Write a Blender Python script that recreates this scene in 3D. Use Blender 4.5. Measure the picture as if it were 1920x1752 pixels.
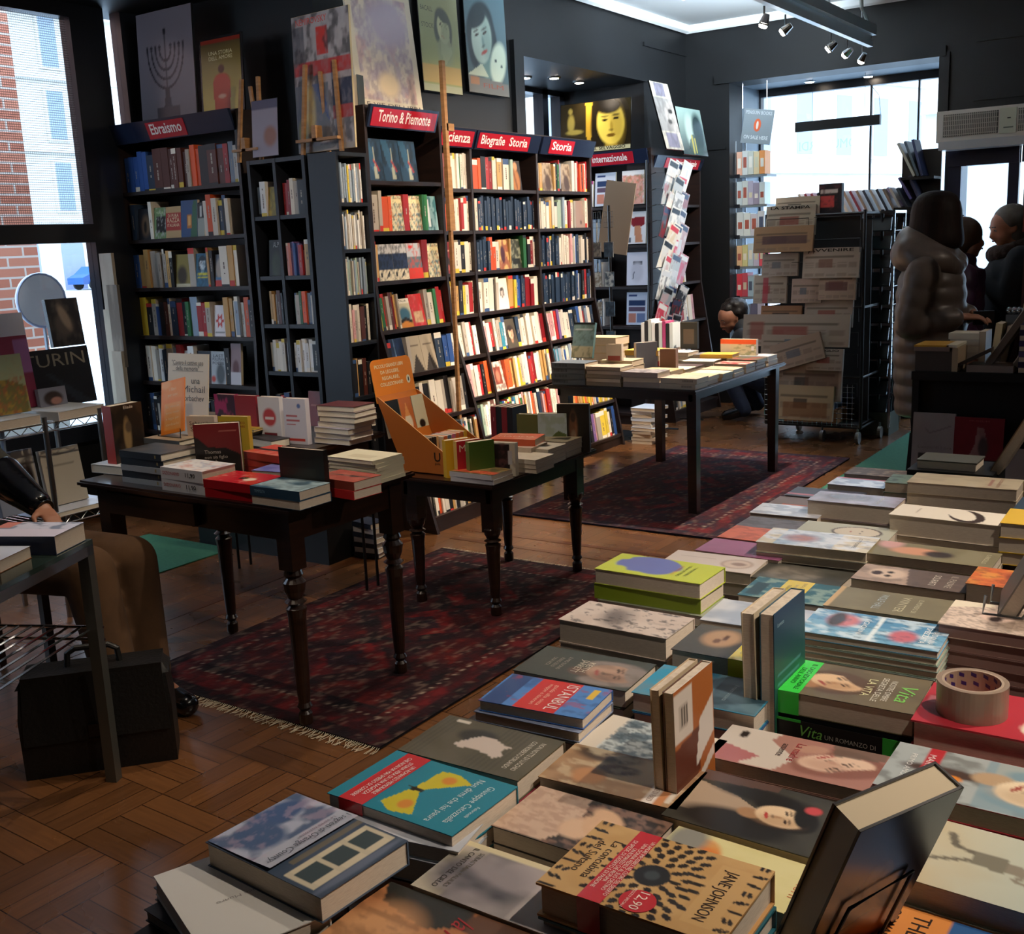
import bpy, math, random
import numpy as np
from mathutils import Vector, Matrix
D = bpy.data; SC = bpy.context.scene; COL = SC.collection
for o in list(D.objects): D.objects.remove(o)

# ---------------------------------------------------------------- camera, sky, exposure
cam_d = D.cameras.new('camera'); cam = D.objects.new('camera', cam_d); COL.objects.link(cam)
cam_d.sensor_fit = 'HORIZONTAL'; cam_d.sensor_width = 36.0
cam_d.lens = 2037.6 / 1920 * 36.0; cam_d.clip_end = 300; cam_d.clip_start = .02
PITCH, ROLL, YAW = 0.203968, 0.0440749, 0.5997331
fw = Vector((-math.sin(YAW)*math.cos(PITCH), math.cos(YAW)*math.cos(PITCH), -math.sin(PITCH)))
r0 = Vector((math.cos(YAW), math.sin(YAW), 0)); u0 = r0.cross(fw)
cX = r0*math.cos(ROLL) - u0*math.sin(ROLL); cY = r0*math.sin(ROLL) + u0*math.cos(ROLL)
mw = Matrix((cX, cY, -fw)).transposed().to_4x4(); mw.translation = Vector((0, 0, 1.6))
cam.matrix_world = mw; SC.camera = cam
SC.view_settings.view_transform = 'Standard'; SC.view_settings.look = 'None'
SC.view_settings.gamma = 1; SC.view_settings.use_curve_mapping = False
SC.view_settings.exposure = 0.0
wd = D.worlds.new('sky'); SC.world = wd; wd.use_nodes = True
wn = wd.node_tree.nodes; wl = wd.node_tree.links
bg = wn['Background']; bg.inputs[1].default_value = 12.5
tc = wn.new('ShaderNodeTexCoord'); sp = wn.new('ShaderNodeSeparateXYZ'); rp = wn.new('ShaderNodeValToRGB')
wl.new(tc.outputs['Generated'], sp.inputs[0]); wl.new(sp.outputs['Z'], rp.inputs[0]); wl.new(rp.outputs[0], bg.inputs[0])
rp.color_ramp.elements[0].color = (.30, .36, .42, 1); rp.color_ramp.elements[1].color = (.62, .80, 1.0, 1)
rp.color_ramp.elements[0].position = .42; rp.color_ramp.elements[1].position = .6

def portal(name, loc, rot, sx, sy):
    l = D.lights.new(name, 'AREA'); l.shape = 'RECTANGLE'; l.size = sx; l.size_y = sy
    l.cycles.is_portal = True
    o = D.objects.new(name, l); COL.objects.link(o); o.location = loc; o.rotation_euler = rot
portal('daylight_left', (-6.3, 2.6, 1.9), (0, math.radians(-90), 0), 2.6, 3.7)
portal('daylight_niche', (-5.45, 7.9, 1.8), (0, math.radians(-90), 0), 2.2, 1.8)
portal('daylight_far', (-2.2, 10.55, 1.6), (math.radians(-90), 0, 0), 4.2, 3.0)

# ---------------------------------------------------------------- helpers
def lin(h):
    if not isinstance(h, str): return tuple(h)
    h = h.lstrip('#'); out = []
    for i in (0, 2, 4):
        c = int(h[i:i+2], 16)/255
        out.append(c/12.92 if c <= .04045 else ((c+.055)/1.055)**2.4)
    return tuple(out)
MATS = {}
def mat(name, col='808080', rough=.5, metal=0, emit=None, estr=0, noise=None, attr=False, alpha=1, trans=0, bump=0, nscale=8, spec=None, coat=0, stretch=None):
    if name in MATS: return MATS[name]
    m = D.materials.new(name); m.use_nodes = True; nt = m.node_tree; b = nt.nodes['Principled BSDF']
    b.inputs['Base Color'].default_value = (*lin(col), 1); b.inputs['Roughness'].default_value = rough
    b.inputs['Metallic'].default_value = metal
    if spec is not None: b.inputs['Specular IOR Level'].default_value = spec
    if coat: b.inputs['Coat Weight'].default_value = coat; b.inputs['Coat Roughness'].default_value = .12
    if emit: b.inputs['Emission Color'].default_value = (*lin(emit), 1); b.inputs['Emission Strength'].default_value = estr
    if trans: b.inputs['Transmission Weight'].default_value = trans
    if alpha < 1: b.inputs['Alpha'].default_value = alpha
    if attr:
        a = nt.nodes.new('ShaderNodeAttribute'); a.attribute_name = 'Col'; nt.links.new(a.outputs['Color'], b.inputs['Base Color'])
    if noise or bump:
        t = nt.nodes.new('ShaderNodeTexCoord'); mp = nt.nodes.new('ShaderNodeMapping'); n = nt.nodes.new('ShaderNodeTexNoise')
        nt.links.new(t.outputs['Object'], mp.inputs[0]); nt.links.new(mp.outputs[0], n.inputs['Vector'])
        if stretch: mp.inputs['Scale'].default_value = stretch
        n.inputs['Scale'].default_value = nscale; n.inputs['Detail'].default_value = 5
        if noise:
            r = nt.nodes.new('ShaderNodeValToRGB'); r.color_ramp.elements[0].color = (*lin(col), 1); r.color_ramp.elements[1].color = (*lin(noise), 1)
            r.color_ramp.elements[0].position = .35; r.color_ramp.elements[1].position = .7
            nt.links.new(n.outputs['Fac'], r.inputs[0]); nt.links.new(r.outputs[0], b.inputs['Base Color'])
        if bump:
            bp = nt.nodes.new('ShaderNodeBump'); bp.inputs['Strength'].default_value = bump; bp.inputs['Distance'].default_value = .01
            nt.links.new(n.outputs['Fac'], bp.inputs['Height']); nt.links.new(bp.outputs[0], b.inputs['Normal'])
    MATS[name] = m; return m
PRINT = mat('printed_paper', rough=.42, attr=True)
GLOSSY = mat('glossy_print', rough=.2, attr=True)
MATTE = mat('matte_print', rough=.85, attr=True, spec=.2)
CLOTH = mat('dyed_fabric', rough=.9, attr=True, spec=.2, bump=.3, nscale=60)
PAGES = mat('page_edges', 'dacdbb', .9, noise='c2b3a2', nscale=40, stretch=(2, 2, 60), spec=.1)
PAGEW = mat('page_edges_white', 'eee6d6', .9, noise='d9cfbc', nscale=40, stretch=(2, 2, 60), spec=.1)
WALL = mat('black_wall_paint', '0a0c0f', .5, noise='0f1216', nscale=3)
WOODD = mat('dark_table_wood', '1b0f0a', .3, noise='2a170e', nscale=5, stretch=(1, 1, 12), coat=.3)
SHELFM = mat('dark_shelf_wood', '1c1210', .45, noise='2a1a15', nscale=6, stretch=(1, 1, 8))
SHELFB = mat('blue_black_shelf', '11141b', .45)
STEEL = mat('brushed_steel', 'a9adb0', .28, 1)
CHROME = mat('chrome_wire', 'd0d4d8', .12, 1)
BLACKM = mat('black_metal', '0c0c0e', .35)
BLACKP = mat('black_board', '070708', .5)

class MB:
    def __init__(s): s.V = []; s.F = []; s.C = []; s.M = []
    def face(s, pts, col=(.5,.5,.5), m=0):
        n = len(s.V); s.V.extend([tuple(p) for p in pts]); s.F.append(tuple(range(n, n+len(pts))))
        s.C.extend([lin(col)]*len(pts)); s.M.append(m)
    def hexa(s, P, cols, m=0, skip=()):
        # P: 8 points: bottom 0-3 ccw, top 4-7. faces: bottom, top, front(01), right(12), back(23), left(30)
        fs = [(3,2,1,0), (4,5,6,7), (0,1,5,4), (1,2,6,5), (2,3,7,6), (3,0,4,7)]
        if not isinstance(cols, list): cols = [cols]*6
        if not isinstance(m, list): m = [m]*6
        for i, f in enumerate(fs):
            if i in skip: continue
            s.face([P[k] for k in f], cols[i], m[i])
    def box(s, a, b, cols='808080', m=0, M=None, skip=()):
        x0, y0, z0 = a; x1, y1, z1 = b
        P = [Vector(v) for v in ((x0,y0,z0),(x1,y0,z0),(x1,y1,z0),(x0,y1,z0),(x0,y0,z1),(x1,y0,z1),(x1,y1,z1),(x0,y1,z1))]
        if M is not None: P = [M @ p for p in P]
        s.hexa(P, cols, m, skip); return s
    def tube(s, pts, r, n=8, col='808080', m=0, cap=True):
        pts = [Vector(p) for p in pts]; rr = r if isinstance(r, (list, tuple)) else [r]*len(pts)
        rings = []; up = None; c = lin(col)
        for i, p in enumerate(pts):
            t = (pts[min(i+1, len(pts)-1)] - pts[max(i-1, 0)]).normalized()
            if up is None: up = Vector((0,0,1)) if abs(t.z) < .9 else Vector((1,0,0))
            a = t.cross(up).normalized(); up = a.cross(t).normalized()
            base = len(s.V)
            for k in range(n):
                th = 2*math.pi*k/n; s.V.append(tuple(p + (a*math.cos(th) + up*math.sin(th))*rr[i]))
            rings.append(base)
        for i in range(len(rings)-1):
            for k in range(n):
                a, b = rings[i], rings[i+1]; k2 = (k+1) % n
                s.F.append((a+k, b+k, b+k2, a+k2)); s.C.extend([c]*4); s.M.append(m)
        if cap:
            s.F.append(tuple(rings[0]+k for k in range(n))); s.C.extend([c]*n); s.M.append(m)
            s.F.append(tuple(rings[-1]+k for k in reversed(range(n)))); s.C.extend([c]*n); s.M.append(m)
        return s
    def lathe(s, x, y, prof, n=20, col='808080', m=0):
        return s.tube([(x, y, z) for r, z in prof], [r for r, z in prof], n, col, m)
    def ball(s, c, r, col='808080', m=0, nu=14, nv=9):
        c = Vector(c); r = (r, r, r) if not isinstance(r, (tuple, list)) else r; cc = lin(col)
        base = len(s.V)
        for j in range(nv+1):
            ph = math.pi*j/nv
            for i in range(nu):
                th = 2*math.pi*i/nu
                s.V.append((c.x + r[0]*math.sin(ph)*math.cos(th), c.y + r[1]*math.sin(ph)*math.sin(th), c.z + r[2]*math.cos(ph)))
        for j in range(nv):
            for i in range(nu):
                i2 = (i+1) % nu
                s.F.append((base+j*nu+i, base+(j+1)*nu+i, base+(j+1)*nu+i2, base+j*nu+i2)); s.C.extend([cc]*4); s.M.append(m)
        return s
    def grid(s, O, U, W, nx, ny, art, m=0, bow=None):
        O, U, W = Vector(O), Vector(U), Vector(W); N = U.cross(W).normalized()
        u = np.linspace(0, 1, nx+1); v = np.linspace(0, 1, ny+1); uu, vv = np.meshgrid(u, v)
        c = art.eval(uu, vv).reshape(-1, 3)
        base = len(s.V)
        for j in range(ny+1):
            for i in range(nx+1):
                p = O + U*float(u[i]) + W*float(v[j])
                if bow: p = p + N*bow(float(u[i]), float(v[j]))
                s.V.append(tuple(p))
        cl = [tuple(map(float, q)) for q in c]
        for j in range(ny):
            for i in range(nx):
                q = (j*(nx+1)+i, j*(nx+1)+i+1, (j+1)*(nx+1)+i+1, (j+1)*(nx+1)+i)
                s.F.append(tuple(base+k for k in q)); s.C.extend([cl[k] for k in q]); s.M.append(m)
    def text(s, txt, O, U, W, x, y, size, col, align='L', rot=0, width=None, m=0, lift=.0006, shear=0, bold=False):
        """text on the plane O + U*x + W*y (x,y and size in metres)"""
        O = Vector(O); eu = Vector(U).normalized(); ev = Vector(W).normalized(); N = eu.cross(ev)
        V, F, wd_ = text_mesh(txt, bold)
        k = size; kx = (width/wd_) if width else k
        off = {'L': 0, 'C': -.5*wd_*kx, 'R': -wd_*kx}[align]
        ca, sa = math.cos(rot), math.sin(rot); base = len(s.V); c = lin(col)
        for (a, b) in V:
            a2 = a*kx + off + shear*b*k; b2 = b*k
            X = x + a2*ca - b2*sa; Y = y + a2*sa + b2*ca
            s.V.append(tuple(O + eu*X + ev*Y + N*lift))
        for f in F:
            s.F.append(tuple(base+i for i in f)); s.C.extend([c]*len(f)); s.M.append(m)
    def build(s, name, mats, parent=None, smooth=False, loc=None):
        me = D.meshes.new(name); me.from_pydata(s.V, [], s.F)
        if not isinstance(mats, (list, tuple)): mats = [mats]
        for mm in mats: me.materials.append(mm)
        if len(mats) > 1: me.polygons.foreach_set('material_index', s.M)
        ca = me.color_attributes.new('Col', 'FLOAT_COLOR', 'CORNER')
        arr = np.ones((len(s.C), 4), dtype=np.float32); arr[:, :3] = np.array(s.C, dtype=np.float32).reshape(-1, 3)
        ca.data.foreach_set('color', arr.ravel())
        if smooth: me.polygons.foreach_set('use_smooth', [True]*len(s.F))
        o = D.objects.new(name, me); COL.objects.link(o)
        if parent: o.parent = parent
        if loc: o.location = loc
        return o
TXT = {}
def text_mesh(t, bold=False):
    if (t, bold) in TXT: return TXT[(t, bold)]
    c = D.curves.new('t', 'FONT'); c.body = t; c.size = 1.4; c.resolution_u = 2
    if bold: c.offset = .025
    o = D.objects.new('t', c); COL.objects.link(o)
    dg = bpy.context.evaluated_depsgraph_get(); dg.update()
    me = o.evaluated_get(dg).to_mesh()
    V = [(v.co.x, v.co.y) for v in me.vertices]; F = [tuple(p.vertices) for p in me.polygons]
    xs = [v[0] for v in V] or [0, 1]; mn = min(xs); V = [(a-mn, b) for a, b in V]
    o.evaluated_get(dg).to_mesh_clear(); D.objects.remove(o); D.curves.remove(c)
    TXT[(t, bold)] = (V, F, max(xs)-mn); return TXT[(t, bold)]

def tag(o, label, cat, group=None, kind=None):
    if label: o['label'] = label
    if cat: o['category'] = cat
    if group: o['group'] = group
    if kind: o['kind'] = kind
    return o
def thing(name, loc, label, cat, group=None, rz=0):
    o = D.objects.new(name, None); COL.objects.link(o); o.location = loc; o.rotation_euler = (0, 0, rz); o.empty_display_size = .05
    return tag(o, label, cat, group)
def struct(o): o['kind'] = 'structure'; return o
def uniq(seed): return random.Random(seed)

# ---------------------------------------------------------------- printed art engine (soft shapes in u,v)
def vnoise(u, v, sc, seed, oct=3):
    out = np.zeros_like(u); amp = 1; tot = 0
    for k in range(oct):
        rs = np.random.RandomState(seed*17+k); n = 64; g = rs.rand(n, n)
        x = (u*sc) % n; y = (v*sc) % n; i = np.floor(x).astype(int); j = np.floor(y).astype(int)
        fx = x-i; fy = y-j; fx = fx*fx*(3-2*fx); fy = fy*fy*(3-2*fy); i2 = (i+1) % n; j2 = (j+1) % n; i %= n; j %= n
        out += amp*((g[j, i]*(1-fx)+g[j, i2]*fx)*(1-fy)+(g[j2, i]*(1-fx)+g[j2, i2]*fx)*fy); tot += amp; amp *= .5; sc *= 2
    return out/tot
class Art:
    def __init__(s, base='ffffff'): s.base = base; s.ops = []
    def add(s, *a): s.ops.append(a); return s
    def g(s, c0, c1): return s.add('g', c0, c1)                       # vertical gradient
    def r(s, x0, y0, x1, y1, c, a=1): return s.add('r', x0, y0, x1, y1, c, a)
    def e(s, cx, cy, rx, ry, c, soft=.1, rot=0, a=1): return s.add('e', cx, cy, rx, ry, c, soft, rot, a)
    def p(s, pts, c, a=1): return s.add('p', pts, c, a)
    def l(s, pts, w, c, a=1): return s.add('l', pts, w, c, a)
    def n(s, sc, c, amt=.5, th=.5, sharp=6, seed=1, sy=1): return s.add('n', sc, c, amt, th, sharp, seed, sy)
    def eval(s, u, v):
        c = np.zeros(u.shape+(3,)); c[:] = lin(s.base)
        def mix(mask, col):
            nonlocal c
            mask = np.clip(mask, 0, 1)[..., None]; c = c*(1-mask)+np.array(lin(col))*mask
        for o in s.ops:
            k = o[0]
            if k == 'g':
                t = v[..., None]; c = np.array(lin(o[1]))*(1-t)+np.array(lin(o[2]))*t
            elif k == 'r': mix(((u >= o[1]) & (u <= o[3]) & (v >= o[2]) & (v <= o[4]))*float(o[6]), o[5])
            elif k == 'e':
                _, cx, cy, rx, ry, col, soft, rot, a = o
                du, dv = u-cx, v-cy; cr, sr = math.cos(rot), math.sin(rot)
                d = np.sqrt(((du*cr+dv*sr)/rx)**2+((-du*sr+dv*cr)/ry)**2)
                mix(a*np.clip((1-d)/max(soft, 1e-3)+.5, 0, 1), col)
            elif k == 'p':
                pts = o[1]; ins = np.zeros(u.shape, bool); n = len(pts)
                for i in range(n):
                    x1, y1 = pts[i]; x2, y2 = pts[(i+1) % n]
                    if y1 == y2: continue
                    cnd = ((y1 > v) != (y2 > v)) & (u < (x2-x1)*(v-y1)/(y2-y1)+x1); ins ^= cnd
                mix(ins*float(o[3]), o[2])
            elif k == 'l':
                _, pts, w, col, a = o; dm = np.full(u.shape, 9.)
                for (x1, y1), (x2, y2) in zip(pts[:-1], pts[1:]):
                    dx, dy = x2-x1, y2-y1; L = dx*dx+dy*dy+1e-9
                    t = np.clip(((u-x1)*dx+(v-y1)*dy)/L, 0, 1); dm = np.minimum(dm, np.hypot(u-x1-t*dx, v-y1-t*dy))
                mix(a*np.clip((w-dm)/(w*.5)+.5, 0, 1), col)
            elif k == 'n':
                _, sc, col, amt, th, sharp, seed, sy = o
                mix(amt*np.clip((vnoise(u, v*sy, sc, seed)-th)*sharp+.5, 0, 1), col)
        return c
def cpts(cx, cy, r, n, a0=0): return [(cx+r*math.cos(a0+2*math.pi*i/n), cy+r*math.sin(a0+2*math.pi*i/n)) for i in range(n)]

def visage(a, cx, cy, r, w, h, skin, hair, shade, rot=0, feat='2c1c18', lip='a04840', look=0):
    """a face on a cover of size w x h; r is the half width of the face as a share of the width"""
    k = w/h; ry = r*1.32*k
    def q(dx, dy): return cx+(dx*math.cos(rot)-dy*math.sin(rot))*r, cy+(dx*math.sin(rot)+dy*math.cos(rot))*r*k
    def el(dx, dy, ex, ey, c, soft=.3, al=1): x, y = q(dx, dy); a.e(x, y, ex*r, ey*r*k, c, soft, rot, al)
    el(0, .35, 1.28, 1.45, hair, .15); el(-.9, -.3, .45, 1.1, hair, .3); el(.9, -.3, .45, 1.1, hair, .3)
    el(0, -1.5, .45, .6, shade, .3); el(0, 0, .92, 1.25, skin, .12); el(.45+look, -.1, .45, 1.05, shade, .9, .6); el(-.1, .95, .85, .4, hair, .3)
    for d in (-.38, .38):
        el(d+look*.3, .22, .20, .07, feat, .4); el(d+look*.3, .42, .26, .06, feat, .5, .7)
    el(.06+look*.4, -.22, .10, .32, shade, .6, .8); el(.02+look*.4, -.40, .17, .07, feat, .6, .5); el(look*.4, -.70, .30, .10, lip, .4)
    return a
# ---------------------------------------------------------------- floor
def parquet():
    m = D.materials.new('oak_parquet'); m.use_nodes = True; nt = m.node_tree; N = nt.nodes; L = nt.links; b = N['Principled BSDF']
    t = N.new('ShaderNodeTexCoord'); mp = N.new('ShaderNodeMapping'); L.new(t.outputs['Object'], mp.inputs[0]); mp.inputs['Rotation'].default_value = (0, 0, math.radians(2))
    ch = N.new('ShaderNodeTexChecker'); ch.inputs['Scale'].default_value = 1/.3; L.new(mp.outputs[0], ch.inputs['Vector'])
    bricks = []
    for rot in (0, 90):
        m2 = N.new('ShaderNodeMapping'); m2.inputs['Rotation'].default_value = (0, 0, math.radians(rot)); L.new(mp.outputs[0], m2.inputs[0])
        br = N.new('ShaderNodeTexBrick'); br.offset = 0; br.inputs['Scale'].default_value = 1
        br.inputs['Brick Width'].default_value = .3; br.inputs['Row Height'].default_value = .075; br.inputs['Mortar Size'].default_value = .0018
        br.inputs['Color1'].default_value = (*lin('70492a'), 1); br.inputs['Color2'].default_value = (*lin('5a3a21'), 1); br.inputs['Mortar'].default_value = (*lin('2a170b'), 1)
        L.new(m2.outputs[0], br.inputs['Vector'])
        no = N.new('ShaderNodeTexNoise'); m3 = N.new('ShaderNodeMapping'); m3.inputs['Scale'].default_value = (3, 40, 1); L.new(m2.outputs[0], m3.inputs[0]); L.new(m3.outputs[0], no.inputs['Vector']); no.inputs['Scale'].default_value = 2
        mx = N.new('ShaderNodeMixRGB'); mx.blend_type = 'MULTIPLY'; mx.inputs[0].default_value = 1; L.new(br.outputs['Color'], mx.inputs[1]); mr_ = N.new('ShaderNodeMapRange'); mr_.inputs[1].default_value = .3; mr_.inputs[2].default_value = .7; mr_.inputs[3].default_value = .8; mr_.inputs[4].default_value = 1.08; L.new(no.outputs['Fac'], mr_.inputs[0]); L.new(mr_.outputs[0], mx.inputs[2])
        g = N.new('ShaderNodeBrightContrast'); g.inputs['Bright'].default_value = .0; L.new(mx.outputs[0], g.inputs[0]); bricks.append(g)
    mix = N.new('ShaderNodeMixRGB'); L.new(ch.outputs['Fac'], mix.inputs[0]); L.new(bricks[0].outputs[0], mix.inputs[1]); L.new(bricks[1].outputs[0], mix.inputs[2])
    L.new(mix.outputs[0], b.inputs['Base Color']); b.inputs['Roughness'].default_value = .3
    n2 = N.new('ShaderNodeTexNoise'); n2.inputs['Scale'].default_value = 5; L.new(mp.outputs[0], n2.inputs['Vector'])
    mr = N.new('ShaderNodeMapRange'); mr.inputs[3].default_value = .22; mr.inputs[4].default_value = .34; L.new(n2.outputs['Fac'], mr.inputs[0]); L.new(mr.outputs[0], b.inputs['Roughness'])
    return m
PARQ = parquet()
b = MB(); b.box((-6.1, -2, -.1), (2.4, 10.9, 0)); struct(b.build('floor', PARQ))
STRIP = mat('walnut_inlay', '4a2814', .3, noise='5a3218', nscale=6)
b = MB()
for y0, y1 in ((4.62, 4.66), (4.80, 4.84)): b.box((-3.6, y0, 0), (-1.6, y1, .0015))
for x0, x1 in ((-3.98, -3.93), (-3.82, -3.77)): b.box((x0, 2.2, 0), (x1, 4.5, .0015))
struct(b.build('trim_1', STRIP))
b = MB(); b.box((-6.2, -2, 3.46), (2.5, 9.9, 3.6)); struct(b.build('ceiling', mat('white_ceiling', 'e2e8ec', .8)))
# cove moulding between ceiling and walls
b = MB(); b.tube([(-4.47, -2, 3.44), (-4.47, 9.67, 3.44), (2.4, 9.67, 3.44)], .05, 8); struct(b.build('trim_2', mat('white_ceiling')))
# ---------------------------------------------------------------- walls
b = MB()
b.box((-6.2, -2.2, 0), (-4.5, .9, 3.46)); b.box((-6.2, .9, 3.1), (-4.5, 4.8, 3.46)); b.box((-6.2, 4.8, 0), (-4.5, 6.9, 3.46))
b.box((-6.2, 6.9, 2.9), (-4.5, 8.85, 3.46)); b.box((-5.3, 8.85, 0), (-4.5, 9.7, 3.46))
b.box((-6.2, .9, 0), (-6.0, 4.8, .55)); b.box((-5.6, 6.9, 0), (-5.35, 8.85, .7))
# raised frame mouldings of the panelled wall
b.box((-4.5, 6.78, .0), (-4.46, 6.9, 2.9)); b.box((-4.5, 6.78, 2.9), (-4.46, 8.85, 3.0))
for z in (3.2,): b.box((-4.5, 8.85, z), (-4.485, 9.7, z+.03))
struct(b.build('wall_left', WALL))
b = MB()
b.box((-5.3, 9.7, 0), (-4.07, 10.0, 3.46)); b.box((-4.07, 9.7, 2.92), (-2.25, 10.0, 3.46)); b.box((-2.25, 9.7, 2.28), (2.4, 10.0, 3.46))
b.box((-.2, 9.7, 0), (2.4, 10.0, 2.28)); b.box((-4.07, 9.95, 0), (-2.25, 10.0, .35))
b.box((-4.2, 9.66, 2.92), (-2.2, 9.7, 3.0)); b.box((-2.25, 9.67, 2.3), (-2.17, 9.7, 2.95))
b.box((-1.98, 9.685, 2.55), (2.3, 9.7, 2.57)); b.box((-1.98, 9.685, 3.0), (2.3, 9.7, 3.03)); b.box((-4.4, 9.685, 2.35), (-4.1, 9.7, 2.37))
struct(b.build('wall_far', WALL))
b = MB(); b.box((2.2, -2.2, 0), (2.4, 9.7, 3.46)); struct(b.build('wall_right', WALL))
b = MB(); b.box((-4.5, -2.2, 0), (2.4, -2.0, 3.46)); struct(b.build('wall_back', WALL))
# ---------------------------------------------------------------- windows
FRAME = mat('dark_window_frame', '10151f', .35)
def glassmat(name, mesh=False):
    m = D.materials.new(name); m.use_nodes = True; N = m.node_tree.nodes; L = m.node_tree.links; N.remove(N['Principled BSDF'])
    tr = N.new('ShaderNodeBsdfTransparent'); tr.inputs[0].default_value = (.93, .96, 1, 1); gl = N.new('ShaderNodeBsdfGlossy'); gl.inputs['Roughness'].default_value = .03
    mx = N.new('ShaderNodeMixShader'); mx.inputs[0].default_value = .06; L.new(tr.outputs[0], mx.inputs[1]); L.new(gl.outputs[0], mx.inputs[2])
    out = N['Material Output']
    if mesh:
        t = N.new('ShaderNodeTexCoord'); br = N.new('ShaderNodeTexBrick'); br.offset = 0; L.new(t.outputs['UV'], br.inputs['Vector'])
        br.inputs['Scale'].default_value = 1; br.inputs['Brick Width'].default_value = .0135; br.inputs['Row Height'].default_value = .0135; br.inputs['Mortar Size'].default_value = .0022; br.inputs['Mortar Smooth'].default_value = .3
        t2 = N.new('ShaderNodeTexCoord'); s = N.new('ShaderNodeSeparateXYZ'); c = N.new('ShaderNodeCombineXYZ'); L.new(t2.outputs['Object'], s.inputs[0]); L.new(s.outputs['Y'], c.inputs['X']); L.new(s.outputs['Z'], c.inputs['Y']); L.new(c.outputs[0], br.inputs['Vector'])
        df = N.new('ShaderNodeBsdfDiffuse'); df.inputs[0].default_value = (.12, .14, .17, 1); m2 = N.new('ShaderNodeMixShader')
        ma = N.new('ShaderNodeMath'); ma.operation = 'MULTIPLY'; ma.inputs[1].default_value = .55; L.new(br.outputs['Fac'], ma.inputs[0])
        L.new(ma.outputs[0], m2.inputs[0]); L.new(mx.outputs[0], m2.inputs[1]); L.new(df.outputs[0], m2.inputs[2]); L.new(m2.outputs[0], out.inputs[0])
    else: L.new(mx.outputs[0], out.inputs[0])
    return m
GLASS = glassmat('window_glass'); GLASSM = glassmat('window_glass_with_sunscreen', True)
def window(n, frames, panes, gm):
    w = MB()
    for a, c in frames: w.box(a, c)
    o = struct(w.build('window_%d' % n, FRAME))
    for i, (a, c) in enumerate(panes):
        q = MB(); q.box(a, c); q.build('pane', gm[i] if isinstance(gm, list) else gm, o)
    return o
x = -6.0
window(1, [((x-.05, .9, .55), (x+.05, .98, 3.1)), ((x-.05, 4.26, .55), (x+.05, 4.50, 3.1)), ((x-.05, .98, 1.71), (x+.05, 4.26, 1.82)), ((x-.05, .98, .5), (x+.05, 4.26, .6)), ((x-.05, .98, 3.02), (x+.05, 4.26, 3.1)), ((x-.05, 4.62, .55), (x+.05, 4.8, 3.1)), ((x-.05, 4.5, .55), (x+.05, 4.62, 1.7)), ((x-.05, 2.55, .6), (x+.05, 2.62, 3.02))],
       [((x-.004, .98, 1.82), (x+.004, 4.26, 3.02)), ((x-.004, .98, .6), (x+.004, 4.26, 1.71)), ((x-.004, 4.5, 1.7), (x+.004, 4.62, 3.1))], [GLASSM, GLASS, GLASS])
x = -5.35
window(2, [((x-.05, 6.9, .7), (x+.05, 7.0, 2.9)), ((x-.05, 8.48, .7), (x+.05, 8.57, 2.9)), ((x-.05, 8.77, .7), (x+.05, 8.85, 2.9)), ((x-.05, 6.9, 2.86), (x+.05, 8.85, 2.9))],
       [((x-.004, 7.0, .7), (x+.004, 8.48, 2.86)), ((x-.004, 8.57, .7), (x+.004, 8.77, 2.86))], GLASS)
# deep display window at the far end
b = MB()
b.box((-4.12, 10.0, 2.92), (-2.2, 10.47, 3.0)); b.box((-4.17, 10.0, .0), (-4.07, 10.47, 2.92))
struct(b.build('trim_3', mat('display_window_lining', '6d7c88', .5)))
struct(MB().box((-4.07, 9.75, .35), (-2.25, 10.47, .42)).build('trim_4', FRAME))
window(3, [((-4.12, 10.42, .35), (-2.2, 10.50, .45)), ((-4.12, 10.42, 2.85), (-2.2, 10.50, 2.92)), ((-4.12, 10.42, .45), (-4.05, 10.50, 2.85)), ((-2.25, 10.0, .0), (-2.17, 10.50, 2.92)), ((-3.02, 10.445, .45), (-3.005, 10.475, 2.85)), ((-2.6, 10.445, .45), (-2.585, 10.475, 2.85))],
       [((-4.05, 10.456, .45), (-2.25, 10.464, 2.85))], GLASS)
# lettering on the outside of the far pane, read in mirror from indoors
b = MB(); U = Vector((-1, 0, 0)); Wv = Vector((0, 0, 1))
b.text('COMUNARDI', (-3.38, 10.48, 2.33), U, Wv, .0, .0, .085, '5f95a5', 'C', width=.62)
tag(b.build('window_lettering', mat('blue_vinyl', '8fd0e8', .5, alpha=.35)), 'pale blue mirrored vinyl lettering on the far display window', 'lettering')
# door in the far wall
DOORC = mat('navy_door_paint', '141a38', .35)
def doorpart(n, boxes, pane, handle):
    w = MB()
    for a, c in boxes: w.box(a, c)
    o = struct(w.build('door_%d' % n, DOORC))
    q = MB(); q.box(*pane); q.build('pane', GLASS, o)
    h = MB(); h.tube([(handle[0], handle[1]-.0, handle[2]), (handle[0], handle[1]-.06, handle[2]), (handle[0], handle[1]-.06, handle[2]+.3), (handle[0], handle[1], handle[2]+.3)], .012, 8); h.build('door_handle', STEEL, o)
doorpart(1, [((-2.16, 9.72, 0), (-2.06, 9.78, 2.22)), ((-1.70, 9.72, 0), (-1.62, 9.78, 2.22)), ((-2.16, 9.70, 2.05), (-1.62, 9.80, 2.30)), ((-2.06, 9.72, 0), (-1.70, 9.78, .3))], ((-2.06, 9.745, .3), (-1.70, 9.755, 2.05)), (-1.66, 9.72, 1.0))
doorpart(2, [((-1.58, 9.72, 0), (-1.48, 9.78, 2.22)), ((-.3, 9.72, 0), (-.2, 9.78, 2.22)), ((-1.60, 9.70, 2.05), (-.2, 9.80, 2.30)), ((-1.48, 9.72, 0), (-.3, 9.78, .3))], ((-1.48, 9.745, .3), (-.3, 9.755, 2.05)), (-1.54, 9.72, 1.0))
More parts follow.
